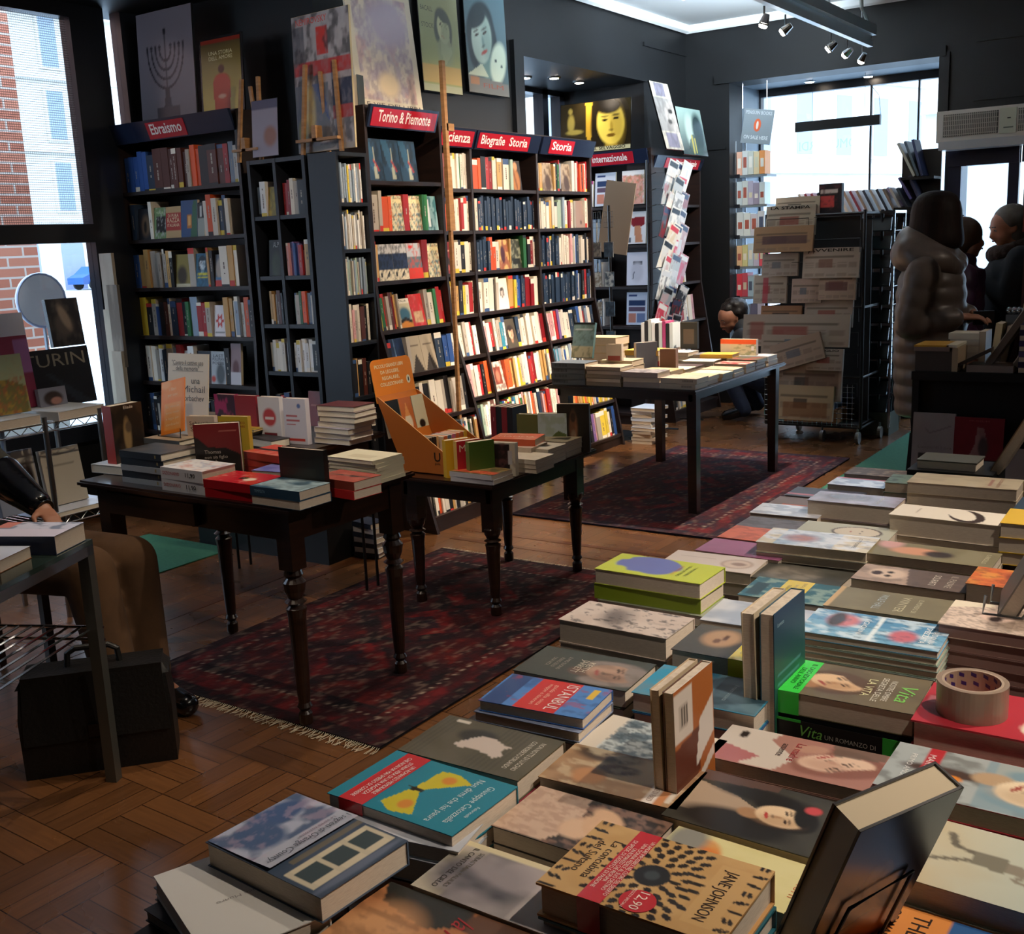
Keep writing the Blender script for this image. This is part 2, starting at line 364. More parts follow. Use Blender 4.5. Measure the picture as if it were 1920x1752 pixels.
# ---------------------------------------------------------------- outside
PLAST = mat('pale_facade_plaster', 'd9d6cf', .9, noise='cfcac0', nscale=.6)
SHUT = mat('grey_blue_shutter', '8e9cab', .7); BRICK = D.materials.new('terracotta_brick'); BRICK.use_nodes = True
_n = BRICK.node_tree.nodes; _l = BRICK.node_tree.links; _t = _n.new('ShaderNodeTexCoord'); _s = _n.new('ShaderNodeSeparateXYZ'); _c = _n.new('ShaderNodeCombineXYZ'); _b = _n.new('ShaderNodeTexBrick')
_l.new(_t.outputs['Object'], _s.inputs[0]); _ad = _n.new('ShaderNodeMath'); _l.new(_s.outputs['X'], _ad.inputs[0]); _l.new(_s.outputs['Y'], _ad.inputs[1]); _l.new(_ad.outputs[0], _c.inputs['X']); _l.new(_s.outputs['Z'], _c.inputs['Y']); _l.new(_c.outputs[0], _b.inputs['Vector'])
_b.inputs['Scale'].default_value = 1; _b.inputs['Brick Width'].default_value = .26; _b.inputs['Row Height'].default_value = .075; _b.inputs['Mortar Size'].default_value = .008
_b.inputs['Color1'].default_value = (*lin('d08468'), 1); _b.inputs['Color2'].default_value = (*lin('c07258'), 1); _b.inputs['Mortar'].default_value = (*lin('dccabb'), 1); _l.new(_b.outputs[0], _n['Principled BSDF'].inputs['Base Color'])
b = MB(); b.box((-80, -40, -.25), (60, 90, -.15)); struct(b.build('ground', mat('grey_street_paving', '9fa3a4', .9, noise='8c9092', nscale=1)))
# brick pier standing on the pavement outside the left window
t = thing('brick_pier', (-7.6, 0, -.15), 'terracotta brick pier on a stone foot outside the left window', 'pier')
b = MB(); b.box((-.7, 1.5, 1.1), (.0, 4.93, 8)); b.build('brickwork', BRICK, t)
b = MB(); b.box((-.75, 1.4, 0), (.06, 4.98, 1.1)); b.build('stone_foot', mat('pale_stone', 'b9b3a6', .8, noise='9d978c', nscale=2), t)
def facade(name, O, U, length, height, floors, bays, label, arch=True):
    """a house front: wall, cornices, shuttered windows, ground floor arches"""
    O = Vector(O); U = Vector(U).normalized(); N = Vector((-U.y, U.x, 0))   # N points away from the viewer side
    t = thing(name, O, label, 'building'); Z = Vector((0, 0, 1))
    def bx(mb, u0, u1, z0, z1, n0, n1):
        P = [U*u0+N*n0, U*u1+N*n0, U*u1+N*n1, U*u0+N*n1]; P = [p+Z*z0 for p in P]+[p+Z*z1 for p in P]; mb.hexa(P, '808080')
    w = MB(); bx(w, 0, length, 0, height, 0, .5 if length < 5 else 5); w.build('wall', PLAST, t)
    c = MB(); fh = (height-4.2)/floors
    for k in range(floors+1): bx(c, -.1, length+.1, 4.1+k*fh, 4.3+k*fh, -.22, .05)
    bx(c, -.3, length+.3, height-.5, height, -.6, .05); c.build('cornice', PLAST, t)
    bw = length/bays
    for i in range(bays):
        for k in range(floors):
            u = bw*(i+.5); z = 4.2+k*fh+.7
            f = MB(); bx(f, u-.75, u+.75, z-.15, z+fh-1.2, -.1, .05); f = f.build('window_surround', PLAST, t)
            g = MB(); bx(g, u-.55, u+.55, z, z+fh-1.4, -.12, -.02); g.build('shutters', SHUT, f)
        if arch:
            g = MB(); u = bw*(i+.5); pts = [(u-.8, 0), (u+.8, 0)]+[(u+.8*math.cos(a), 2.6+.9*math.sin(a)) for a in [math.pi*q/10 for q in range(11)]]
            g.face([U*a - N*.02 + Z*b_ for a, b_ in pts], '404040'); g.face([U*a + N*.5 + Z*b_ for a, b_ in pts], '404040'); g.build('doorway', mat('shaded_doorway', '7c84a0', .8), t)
        elif True:
            g = MB(); u = bw*(i+.5); bx(g, u-.8, u+.8, .3, 3.2, -.02, .3); g.build('shop_window', mat('street_shop_glass', 'b4bcc0', .3), t)
facade('house_front', (-62, 38, -.15), (0, 1, 0), 34, 17, 3, 11, 'pale three-storey house with shutters across the square beyond the left window')
facade('house_front', (-45, 76, -.15), (1, .2, 0), 20, 16, 3, 7, 'pale house seen through the narrow niche window')
facade('house_front', (-21, 32, -.15), (.30, 1, 0), 46, 16, 3, 16, 'long pale house with narrow grey windows receding beyond the display window', arch=False)
facade('house_front', (-6.3, 26, -.15), (.9, .2, 0), 4, 14, 3, 2, 'cream house corner seen at the right of the display window', arch=False)
facade('house_front', (-1.6, 21, -.15), (1, 0, 0), 9, 12, 3, 4, 'cream house front seen through the glass door', arch=False)
t = thing('parked_car', (-60, 43.2, -.15), 'dark blue small car parked across the street beyond the left window', 'car', rz=math.radians(90))
b = MB(); prof = [(-2, .35), (-2, .75), (-1.5, .95), (-.9, 1.4), (.7, 1.42), (1.3, 1.0), (2, .85), (2.05, .35)]
for y in (0,):
    L_ = [(px, -.8, pz) for px, pz in prof]; R_ = [(px, .8, pz) for px, pz in prof]
    b.face(L_, '1d3f73'); b.face(R_[::-1], '1d3f73')
    for i in range(len(prof)):
        j = (i+1) % len(prof); b.face([L_[i], R_[i], R_[j], L_[j]], '24508c')
b.build('car_body', GLOSSY, t)
b = MB(); b.box((-.85, -.815, 1.0), (.0, .815, 1.34)); b.box((.08, -.815, 1.0), (.75, .815, 1.34)); b.build('side_windows', mat('car_glass', '1a2430', .1), t)
for wx in (-1.25, 1.25):
    for wy in (-.8, .8):
        q = MB(); q.tube([(wx, wy-.09, .33), (wx, wy+.09, .33)], .33, 18); q.build('wheel', mat('rubber', '141414', .8), t)
t = thing('bollard', (-9.2, 5.35, -.15), 'grey pavement bollard between the brick pier and the parked car', 'bollard')
MB().lathe(0, 0, [(.14, 0), (.14, .7), (.11, .74), (.14, .8), (.05, .95)], 14).build('post', mat('bollard_grey', '8fa0aa', .6), t)
# ---------------------------------------------------------------- lamps
ORD5 = ['first', 'second', 'third', 'fourth', 'fifth', 'sixth']
BULB = mat('lit_bulb', 'ffffff', .3, emit='ffe9d0', estr=60)
def spot_head(name, loc, target, power, label, group, col=(1, .80, .58), ang=75, vis=True, blend=.6):
    loc = Vector(loc); t = thing(name, loc, label, 'spotlight', group)
    dv = (Vector(target)-loc).normalized()
    b = MB(); b.tube([(0, 0, .09), (0, 0, .0)], .006, 6); b.tube([Vector((0,0,0))-dv*.045, dv*.01], [.018, .03], 12); b.build('lamp_housing', CHROME, t)
    q = MB(); c = dv*.02; q.tube([c, dv*.032], [.026, .02], 12); q.build('bulb', BULB, t)
    l = D.lights.new(name+'_light', 'SPOT'); l.energy = power*2.0; l.color = col; l.spot_size = math.radians(ang); l.spot_blend = blend; l.shadow_soft_size = .03
    o = D.objects.new('light', l); COL.objects.link(o); o.parent = t; o.location = dv*.06; o.rotation_mode = 'QUATERNION'; o.rotation_quaternion = dv.to_track_quat('-Z', 'Y')
    return t
tr = thing('track_light_rail', (-2.5, 1.0, 2.95), 'long pale metal lighting rail hanging from the ceiling over the aisle', 'light rail')
b = MB(); b.box((-.05, 0, .03), (.05, 7.6, .10)); b.build('cable_tray', mat('grey_rail', 'aeb6b4', .4, .6), tr)
b = MB(); b.box((-.02, 0, -.045), (.02, 7.62, -.01)); b.box((-.012, 0, -.01), (-.006, 7.6, .03)); b.box((.006, 0, -.01), (.012, 7.6, .03)); b.build('track', mat('pale_rail', 'd4dad8', .3, .3), tr)
for y in (2.0, 4.8, 7.4):
    b = MB(); b.tube([(0, y, .1), (0, y, .51)], .006, 6); b.build('suspension_rod', STEEL, tr)
b = MB(); b.tube([(.0, 7.35, .51), (.0, 7.38, .2), (.02, 7.5, .1), (.0, 7.6, .12), (.0, 7.62, .02)], .014, 8); b.build('supply_cable', mat('grey_rail'), tr)
WARM = (1, .80, .60)
for i, (y, tx, ty, tz, pw) in enumerate([(6.48, -3.1, 6.2, .8, 240), (6.83, -4.3, 6.6, 1.6, 60), (7.7, -4.3, 7.2, 1.4, 60), (8.06, -4.6, 8.8, 1.5, 60), (8.42, -3.6, 9.0, 1.2, 25)]):
    spot_head('track_spotlight', (-2.5, y, 2.80), (tx, ty, tz), pw, 'small bright spotlight on the hanging rail, %s' % ['nearest one, alone before a gap', 'second one, dimmer and turned away', 'first of the three at the tip', 'middle of the three at the tip', 'last one at the far tip of the rail'][i], 'spotlights on the hanging rail', col=(1, .84, .68))
for i, (y, tx, ty, tz, pw) in enumerate([(1.7, -3.0, 2.6, .8, 18), (2.9, -3.2, 2.75, .8, 36), (3.4, -5.2, 4.5, 1.5, 30), (4.0, -2.9, 4.0, .65, 34), (4.7, -4.15, 5.0, 1.5, 52), (5.4, -4.2, 6.0, 1.7, 60)]):
    spot_head('track_spotlight', (-2.5, y, 2.80), (tx, ty, tz), pw, 'small spotlight on the near stretch of the hanging rail, %s from the near end' % ORD5[i], 'spotlights on the near stretch of the rail', col=(1, .82, .62), ang=70)
tr = thing('track_light_rail', (.55, .4, 2.95), 'pale metal lighting rail above the foreground book table', 'light rail')
b = MB(); b.box((-.02, 0, -.045), (.02, 6.2, -.01)); b.build('track', mat('pale_rail'), tr)
for y in (.5, 5.6):
    b = MB(); b.tube([(0, y, -.01), (0, y, .51)], .006, 6); b.build('suspension_rod', STEEL, tr)
for y, tx, ty, tz, pw in [(1.3, -.7, 1.1, .85, 42), (2.3, -.7, 2.0, .85, 58), (3.4, -.7, 2.9, .85, 58), (5.6, -.9, 5.9, .9, 12)]:
    spot_head('track_spotlight', (.55, y, 2.80), (tx, ty, tz), pw, 'small spotlight on the rail above the foreground table, aimed %s' % {1.3: 'at the nearest books', 2.3: 'at the middle', 3.4: 'at the far end', 5.6: 'at the counter'}[y], 'spotlights above the foreground table', col=(1, .85, .70), ang=62)
for i, (y, tx, ty, pw) in enumerate([(3.6, -3.2, 4.4, 40), (6.3, -3.9, 7.3, 110), (7.9, -3.9, 8.9, 190)]):  # added upward fill lamps, standing in for window daylight on the ceiling
    spot_head('added_ceiling_fill', (-2.58, y, 3.06), (tx, ty, 3.44), pw, 'added fill lamp brightening the ceiling in place of daylight, %s' % ['near one', 'middle one', 'far one'][i], 'added fill lamps for the ceiling', col=(.80, .92, 1), ang=100, blend=1)
# recessed downlights in the soffits
for i, (x, y, z, lab, pw) in enumerate([(-5.0, 7.75, 2.9, 'in the niche soffit beside the narrow window', 14), (-4.85, 7.95, 2.9, 'in the niche soffit, middle one', 14), (-4.85, 8.35, 2.9, 'in the niche soffit above the film poster', 14), (-3.5, 10.2, 2.92, 'in the display window soffit, left one', 8), (-3.0, 10.3, 2.92, 'in the display window soffit, right one', 8)]):
    t = thing('recessed_downlight', (x, y, z), 'round glowing downlight '+lab, 'downlight', 'recessed downlights')
    b = MB(); b.lathe(0, 0, [(.055, 0), (.055, -.008), (.04, -.012)], 18); b.build('trim_ring', CHROME, t)
    q = MB(); q.lathe(0, 0, [(.038, -.004), (.036, -.014)], 16); q.build('bulb', BULB, t)
    l = D.lights.new('downlight', 'SPOT'); l.energy = pw; l.color = (1, .85, .68); l.spot_size = 1.9; l.spot_blend = .8; l.shadow_soft_size = .04
    o = D.objects.new('light', l); COL.objects.link(o); o.parent = t; o.location = (0, 0, -.03)

# ---------------------------------------------------------------- bookcases
def frame(loc, rz): return Matrix.Translation(Vector(loc)) @ Matrix.Rotation(rz, 4, 'Z')
def bookcase(loc, rz, ups, H, shelves, depth, front, label, sign=None, m=None, thick=.022, cat='bookcase', backz=0, signz=None):
    """local x along the case, y into the wall, front(z) = y of the front edge at height z"""
    m = m or SHELFM; t = thing('bookcase', loc, label, cat, rz=rz); W = ups[-1]
    zs = [0]+[z for z in shelves[::-1]]+[H]
    for u in ups:
        b = MB(); a0, a1 = u-thick/2, u+thick/2
        for z0, z1 in zip(zs[:-1], zs[1:]):
            P = [(a0, front(z0)), (a1, front(z0)), (a1, depth), (a0, depth)]; Q = [(a0, front(z1)), (a1, front(z1)), (a1, depth), (a0, depth)]
            b.hexa([(x, y, z0) for x, y in P]+[(x, y, z1) for x, y in Q], '808080')
        b.build('upright', m, t)
    for a, c in zip(ups[:-1], ups[1:]):
        for z in shelves:
            b = MB(); b.box((a+thick/2, front(z)+.004, z-.022), (c-thick/2, depth-.01, z)); b.build('shelf', m, t)
    b = MB(); b.box((0, depth-.012, 0), (W, depth, H)); b.build('back_panel', m, t)
    b = MB(); b.box((0, front(H)+.002, H-.022), (W, depth-.012, H)); b.build('top_panel', m, t)
    if shelves[-1] > .06:
        b = MB(); b.box((0, front(0)+.03, 0), (W, front(0)+.05, shelves[-1]-.02)); b.build('plinth', m, t)
    for s in (sign or []):
        x0, x1, plaques = s; z0, z1 = signz or (H-.115, H)
        b = MB(); b.hexa([(x0, front(H)-.01, z0), (x1, front(H)-.01, z0), (x1, front(H)+.004, z0), (x0, front(H)+.004, z0), (x0, front(H)-.05, z1), (x1, front(H)-.05, z1), (x1, front(H)-.03, z1), (x0, front(H)-.03, z1)], '1b2338')
        sb = b.build('sign_board', GLOSSY, t)
        O = Vector((0, front(H)-.0105, z0)); Wv = Vector((0, -.04, z1-z0)).normalized(); U = Vector((1, 0, 0)); h = (z1-z0)
        for (p0, p1, txt, ts) in plaques:
            q = MB(); nrm = U.cross(Wv)
            pa = [O+U*p0+Wv*.008, O+U*p1+Wv*.008, O+U*p1+Wv*(h-.008), O+U*p0+Wv*(h-.008)]
            q.hexa([p+nrm*.0 for p in pa]+[p+nrm*.004 for p in pa], 'b01c2c')
            q.text(txt, O+nrm*.004, U, Wv, (p0+p1)/2, h*.5-ts*.35, ts, 'f4e6e0', 'C', width=(p1-p0)*.82, bold=True)
            q.build('sign_plaque', GLOSSY, sb)
    return t
PAL = dict(w='e6dccb', x='f0eeea', b='2c5294', n='28394f', k='1c1c20', r='a8282c', o='e0592c', y='dcc040', g='2c6b3c', d='562a22', t='3d8ea6', p='73578a', m='b5aa9c', s='8d9cac', e='c69a5c', i='dba0a0', l='9fb3a0', q='83161f', c='9fd0dc')
PNAME = dict(w='cream', x='white', b='blue', n='slate navy', k='black', r='red', o='orange', y='yellow', g='green', d='maroon brown', t='teal', p='purple', m='greige', s='steel grey', e='ochre', i='pink', l='sage green', q='crimson', c='pale blue')
ORD = ['first','second','third','fourth','fifth','sixth','seventh','eighth','ninth','tenth','eleventh','twelfth','thirteenth','fourteenth','fifteenth','sixteenth','seventeenth','eighteenth','nineteenth','twentieth']
def ordn(i): return ORD[i] if i < 20 else ('twenty-'+ORD[i-20] if i < 29 else ['thirtieth','thirty-first','thirty-second','thirty-third','thirty-fourth','thirty-fifth','thirty-sixth','thirty-seventh','thirty-eighth','thirty-ninth','fortieth'][i-29] if i < 40 else 'last')
def mul(h, f):
    c = lin(h); return tuple(min(1, x*f) for x in c)
def spine_book(b, t, dep, h, ck, rnd, M):
    """a shelved book seen by its spine; colours printed on the spine"""
    f = rnd.uniform(.8, 1.12); base = mul(PAL[ck], f); alt = rnd.choice(['f0e8d8', 'c9342c', '1c1c20', 'd9bd40', '35507a', 'e9dfcc'])
    pg = '#e8dcc0'
    def P(x, y, z): return M @ Vector((x, y, z))
    cuts = [0, rnd.choice([.1, .14, .05]), rnd.uniform(.5, .6), rnd.uniform(.82, .93), 1]
    cols = [base if rnd.random() < .55 else lin(alt), base, base, base if rnd.random() < .7 else lin(alt)]
    for z0, z1, c in zip(cuts[:-1], cuts[1:], cols):
        b.face([P(0, 0, z0*h), P(t, 0, z0*h), P(t, 0, z1*h), P(0, 0, z1*h)], c)
    tc_ = mul('e0d4c0', .55) if sum(base) < .9 else mul('6c5c50', 1)
    zt = cuts[2]*h; a0, a1 = t*.42, t*.58
    z = h*rnd.uniform(.2, .45); z9 = h*rnd.uniform(.6, .82)
    if rnd.random() < .4: z9 = 0
    while z < z9:      # title set along the spine, as short strokes
        L_ = h*rnd.uniform(.03, .09)
        if rnd.random() < .75: b.face([P(a0, -.0006, z), P(a1, -.0006, z), P(a1, -.0006, min(z+L_, z9)), P(a0, -.0006, min(z+L_, z9))], tc_)
        z += L_+h*.012
    b.face([P(0, 0, 0), P(0, 0, h), P(0, dep, h), P(0, dep, 0)], base); b.face([P(t, 0, 0), P(t, dep, 0), P(t, dep, h), P(t, 0, h)], base)
    b.face([P(.001, .004, h*.985), P(t-.001, .004, h*.985), P(t-.001, dep, h*.985), P(.001, dep, h*.985)], pg); b.face([P(0, dep, 0), P(0, dep, h), P(t, dep, h), P(t, dep, 0)], base); b.face([P(0, 0, 0), P(0, dep, 0), P(t, dep, 0), P(t, 0, 0)], base)
FACE = {}
def face(name, w, h, art, col, desc, texts=()): FACE[name] = (w, h, art, col, desc, texts)
STUFF = MB()
def cover_book(b, name, t, M):
    w, h, art, col, desc, texts = FACE[name]
    P = [M @ Vector(v) for v in ((0,0,0),(w,0,0),(w,t,0),(0,t,0),(0,0,h),(w,0,h),(w,t,h),(0,t,h))]
    b.hexa(P, [col, 'e8dcc0', col, 'e8dcc0', col, col], skip=(2,))
    nx = max(14, int(w/.008)); ny = max(18, int(h/.008)); U = P[1]-P[0]; Wv = P[4]-P[0]
    b.grid(P[0], U, Wv, nx, ny, art)
    for (txt, y, sz, tc_, *wd_) in texts: b.text(txt, P[0], U, Wv, w/2, y*h, sz, tc_, 'C', width=(wd_[0]*w if wd_ else None))
def shelf_row(loc, rz, x0, x1, z, yf, spec, where, hmax, seed, single=True, tilt=0, group=None, noun='book'):
    rnd = uniq(seed); F = frame(loc, rz); x = x0; i = 0
    nm_ = 'magazine' if noun in ('booklet', 'journal') else 'book'
    toks = []
    for tk in spec.split():
        n = 1
        if '*' in tk: tk, n_ = tk.split('*'); n = int(n_)
        toks += [tk]*n
    fix = sum(FACE[tk[1:]][0]+.002 if tk[0] == '@' else int(tk[1:])*.01 if tk[0] == '_' else 0 for tk in toks)
    var = sum(int(tk[1])*.0072+.004 for tk in toks if tk[0] not in '@_'); ks = max(.6, min(1.7, (x1-x0-fix-.004)/var)) if var else 1
    for tk in toks:
        if tk[0] == '_': x += int(tk[1:])*.01; continue
        if tk[0] == '@':
            nm = tk[1:]; w, h, art, col, desc, texts = FACE[nm]; sc = min(1, (hmax)/h)
            if x + w > x1+.01: continue
            M = F @ Matrix.Translation((x+.001, yf+.012, z)) @ Matrix.Rotation(-.10-tilt, 4, 'X') @ Matrix.Diagonal((1, 1, sc, 1)); dx = w+.002; t = .018
            if True:
                b = MB(); cover_book(b, nm, t, Matrix.Diagonal((1, 1, sc, 1))); o = b.build(nm_, PRINT); o.matrix_world = F @ Matrix.Translation((x+.001, yf+.012, z)) @ Matrix.Rotation(-.10-tilt, 4, 'X')
                tag(o, '%s, %s, %s from left' % (desc, where, ordn(i)), nm_, group)
            else: cover_book(STUFF, nm, t, M)
        else:
            ck = tk[0]; t = (int(tk[1])*.0072+.004)*ks; h = hmax*rnd.uniform(.80, .97); dep = rnd.uniform(.13, .15)
            if x + t > x1+.002: break
            ins = rnd.uniform(.0, .02)
            M = F @ Matrix.Translation((x, yf+ins, z)) @ Matrix.Rotation(-tilt, 4, 'X')
            if single:
                b = MB(); spine_book(b, t-.001, dep, h, ck, rnd, Matrix.Identity(4)); o = b.build(nm_, PRINT); o.matrix_world = M
                tag(o, '%s %s %s, %s, %s from left' % ('thin' if t < .017 else 'thick' if t > .034 else 'middling', PNAME[ck], noun, where, ordn(i)), nm_, group)
            else: spine_book(STUFF, t-.001, dep, h, ck, rnd, M)
            dx = t
        x += dx; i += 1
def rand_spec(seed, n, letters='wwwwmeknsrrboigdqtxxly'):
    r = uniq(seed); return ' '.join(r.choice(letters)+str(r.choice([1, 1, 2, 2, 2, 3, 4])) for _ in range(n))

# covers that face out on the shelves
A = Art
face('mole', .15, .23, A('27445c').n(4, '16212c', .8, seed=3).p([(.0,1),(.35,1),(.75,.2),(.55,.1),(.2,.5)], '3a6c8c', .6).p([(.45,.05),(.5,.35),(.56,.85),(.62,.35),(.7,.05)], 'b9b9a0', .8).l([(.5,.5),(.75,.25)], .03, 'b0302c'), '1d2a36', 'night blue cover with a spired tower', [])
face('map', .115, .2, A('d8cfae').n(9, '3f6a80', .9, .55, 9, 4).n(12, 'b06a3a', .8, .6, 9, 7).r(0, .78, 1, .9, 'e6d8a8').n(16, '2d5138', .8, .66, 9, 9), '7a5a38', 'busy illustrated map cover')
face('mapteal', .10, .2, A('8fb5bb').n(5, '2e6a72', .9, .5, 8, 5).r(.1, .1, .3, .9, 'e8f2f0'), '2e6a72', 'glossy teal cover')
face('city', .13, .205, A('c9c6c6').r(0, .0, 1, .30, 'eadcc0').r(0, .30, 1, .72, '2c3a58').n(10, '0f1520', .7, .55, 6, 6).r(.12, .1, .22, .22, '1c1c20').l([(.5,.08),(.7,.24),(.6,.12)], .03, '1c1c20'), 'b7aea0', 'city panorama cover over a cream band')
face('cityred', .13, .205, A('b8bdc4').r(0, 0, 1, .30, 'd83a2c').r(0, .3, 1, .6, '5c7078').n(12, 'c84a3a', .7, .6, 6, 8).e(.3, .9, .15, .06, 'd8302c'), 'b7aea0', 'grey cover with red lower band and badge')
face('italy', .12, .17, A('c8bfa0').r(0, .85, 1, 1, 'e8e0d0').e(.5, .45, .42, .25, '3f6a80', .4).r(0, 0, 1, .25, 'd88a3a').l([(.1,.2),(.5,.3),(.9,.2)], .06, '1c1c20'), 'c8302c', 'small guide cover with boats', [('ITALIA', .88, .014, '2a2220', .6)])
face('guide', .12, .19, A('c92a34').n(8, 'e07a78', .6, .6, 6, 2).r(.15, .1, .85, .45, 'd8b48c').n(9, 'a04030', .4, .5, 6, 11), 'c92a34', 'red guidebook cover with a tan picture')
face('maroon', .135, .2, A('7c1f27').e(.55, .3, .28, .24, '1c1416', .2).e(.62, .18, .12, .1, 'b05a50', .3).r(.4, .72, .85, .735, 'd8a890').r(.4, .66, .8, .672, 'd8a890'), '7c1f27', 'maroon cover with a dark curly head')
face('actor', .12, .2, A('1a0f0b').e(.5, .8, .2, .15, 'c98a5c', .3).e(.45, .3, .4, .4, 'a8682c', .3).l([(.3,.6),(.5,.1)], .08, '7a4218'), '1a0f0b', 'dark cover with an ochre clad figure')
face('greenart', .135, .2, A('2c2f26').r(.1, .1, .9, .92, '3a3d33').n(9, '9a9a80', .8, .55, 8, 12).r(.15, .15, .85, .32, '20221c'), '2c2f26', 'dark olive cover with pale ornament')
face('artist', .12, .2, A('d8b070').n(4, '8a2c2c', .8, .52, 8, 13).e(.4, .5, .22, .3, '4a2030', .3), 'b07a48', 'tan and purple painted cover')
face('whiteface', .14, .21, visage(A('ece4d6'), .5, .55, .14, .14, .21, 'c8bcb0', '4c4440', '8c8078'), 'ece4d6', 'white cover with a small grey portrait')
face('mona', .13, .2, visage(A('4c4438'), .5, .5, .25, .13, .2, 'd8b090', '2a1c16', 'a87c60'), '4c4438', 'cover with a veiled woman portrait')
face('mona_old', .13, .2, A('4c4438').e(.5, .5, .36, .4, 'c8a880', .2).e(.5, .55, .2, .2, '2a1c16', .3).e(.5, .5, .1, .12, 'd8b090', .3).e(.5, .2, .3, .2, '3a2c28', .3), '4c4438', 'cover with a veiled woman portrait')
face('framed', .14, .2, A('e6d6c6').r(.18, .22, .82, .82, '8c4438').n(8, '5a2a20', .7, .5, 6, 15).e(.5, .5, .16, .2, 'c07860', .4), 'e6d6c6', 'cream cover framing a red brown picture')
face('green', .14, .21, A('2f7a3c').e(.3, .4, .3, .5, '7a9a3c', .6).e(.4, .1, .1, .2, 'd8863a', .4), '2f7a3c', 'green cover with a lime plant')
face('brownpic', .135, .2, A('a8947c').n(6, '5c4638', .8, .5, 6, 16).e(.55, .3, .3, .3, '4a362c', .4), '8c7660', 'brown cover with a darker crowd')
face('mauve', .13, .2, A('a08478').e(.6, .2, .1, .08, '5c4840', .4), 'a08478', 'plain mauve brown cover')
face('darkpic', .12, .19, A('1c1c24').e(.6, .45, .35, .35, '6c543c', .5).e(.55, .4, .12, .2, '1a1412', .4), '1c1c24', 'dark cover with a brown figure')
face('verde', .11, .19, A('6c8a5a').r(.15, .2, 1, .72, '10100f').n(9, 'b8b8b0', .8, .66, 9, 17), '6c8a5a', 'green cover with a black picture', [('VERDE', .8, .014, 'c8d8a8', .6)])
face('razza', .14, .19, A('b89a6c').r(0, .22, 1, .8, 'a8322a'), 'b89a6c', 'tan and red cover lettered RAZZA', [('DI PURA', .66, .02, 'e8d0a8', .7), ('RAZZA', .5, .028, 'e8d0a8', .8), ('ITALIANA', .36, .02, 'e8d0a8', .8)])
face('bluegreen', .15, .22, A('2c4f7c').p([(.55,0),(1,0),(1,1),(.75,1)], '2c6248').r(.36, .24, .66, .62, 'b8702c').r(.42, .3, .6, .56, 'e0a860'), '2c4f7c', 'blue and green cover with an orange stamp')
face('bwcol', .06, .2, A('98a098').r(0, .55, 1, 1, '1c1c20').r(.3, .6, .6, .9, 'c8ccc8'), '98a098', 'narrow grey cover with black block')
face('olivepic', .13, .2, A('8c7c3c').e(.45, .35, .35, .3, '3c3020', .5).r(0, 0, 1, .08, 'c8c0a0'), '8c7c3c', 'olive cover with a group photograph')
face('cyanface', .12, .2, visage(A('2a6a88'), .48, .68, .24, .12, .2, 'dfe8ea', '16303c', '8cb0bc').r(.1, .25, .9, .31, 'd8d040').r(.1, .36, .9, .42, 'd8d040').n(14, '123848', .5, .55, 5, 18), '2a6a88', 'blue cover with a pale face and yellow title')
face('photo', .07, .19, A('6c6c74').e(.5, .55, .4, .3, 'b8a898', .4).r(0, .0, 1, .2, 'c83a34').r(0, .2, 1, .3, '5c88b0'), '6c6c74', 'grey photograph cover with red foot')
face('star', .11, .19, A('e6dede').p(sum([[ (.5+.34*math.cos(a), .5+.24*math.sin(a)), (.5+.2*math.cos(a+.52), .5+.14*math.sin(a+.52))] for a in [k*math.pi/3 for k in range(6)]], []), 'c83a34').e(.5, .5, .1, .08, 'e6dede', .2).r(.1, .1, .9, .14, '888888'), 'e6dede', 'white cover with a red six pointed star')
face('darkblue', .13, .2, A('1c2230').r(.1, .3, .7, .32, '8c9cb0').e(.5, .1, .5, .14, '5c3428', .6), '1c2230', 'dark blue cover')
face('pauli', .13, .2, A('aeb4b8').e(.65, .3, .3, .35, '4c5458', .5).e(.15, .15, .15, .1, 'c04434', .5), 'aeb4b8', 'grey cover with black lettering and a red corner', [('LAST', .82, .018, '20262c', .7), ('PULLMAN', .72, .018, '20262c', .8), ('POESIE', .6, .018, '20262c', .8)])
face('hebrew', .06, .2, A('e0dcd4').l([(.2,.8),(.8,.5),(.2,.2)], .08, '1c1c20').l([(.8,.8),(.2,.5),(.8,.2)], .08, '1c1c20'), 'e0dcd4', 'narrow black and white patterned cover')
face('rose', .09, .25, A('8c7478').e(.5, .4, .3, .2, '5c2c30', .4).r(0, 0, 1, .3, 'c8c4c8'), '8c7478', 'tall mauve cover leaning at the shelf end')
face('alps', .11, .2, A('101410').e(.5, .3, .3, .35, '2c3a22', .6), '101410', 'black cover lettered ALP', [('ALP', .8, .03, 'd8dcd8', .4)])
face('redcov', .12, .2, A('7a2420').r(.2, .6, .8, .63, 'a86050'), '7a2420', 'dull red cover')
face('yellowcov', .09, .16, A('b89a2c').n(8, '7a6418', .5, .5, 5, 3), 'b89a2c', 'mustard yellow cover')
face('bluebk', .12, .21, A('24385c').r(.28, 0, .36, 1, '8cb0d8').n(6, '141c2c', .6, .5, 5, 5), '24385c', 'glossy blue cover with a pale stripe')
face('palace', .12, .21, A('b8a890').p([(.1,0),(.5,.5),(.95,0)], '3c342c').r(.2, .7, .8, .74, '6c5c4c'), 'b8a890', 'beige cover with a dark monument')

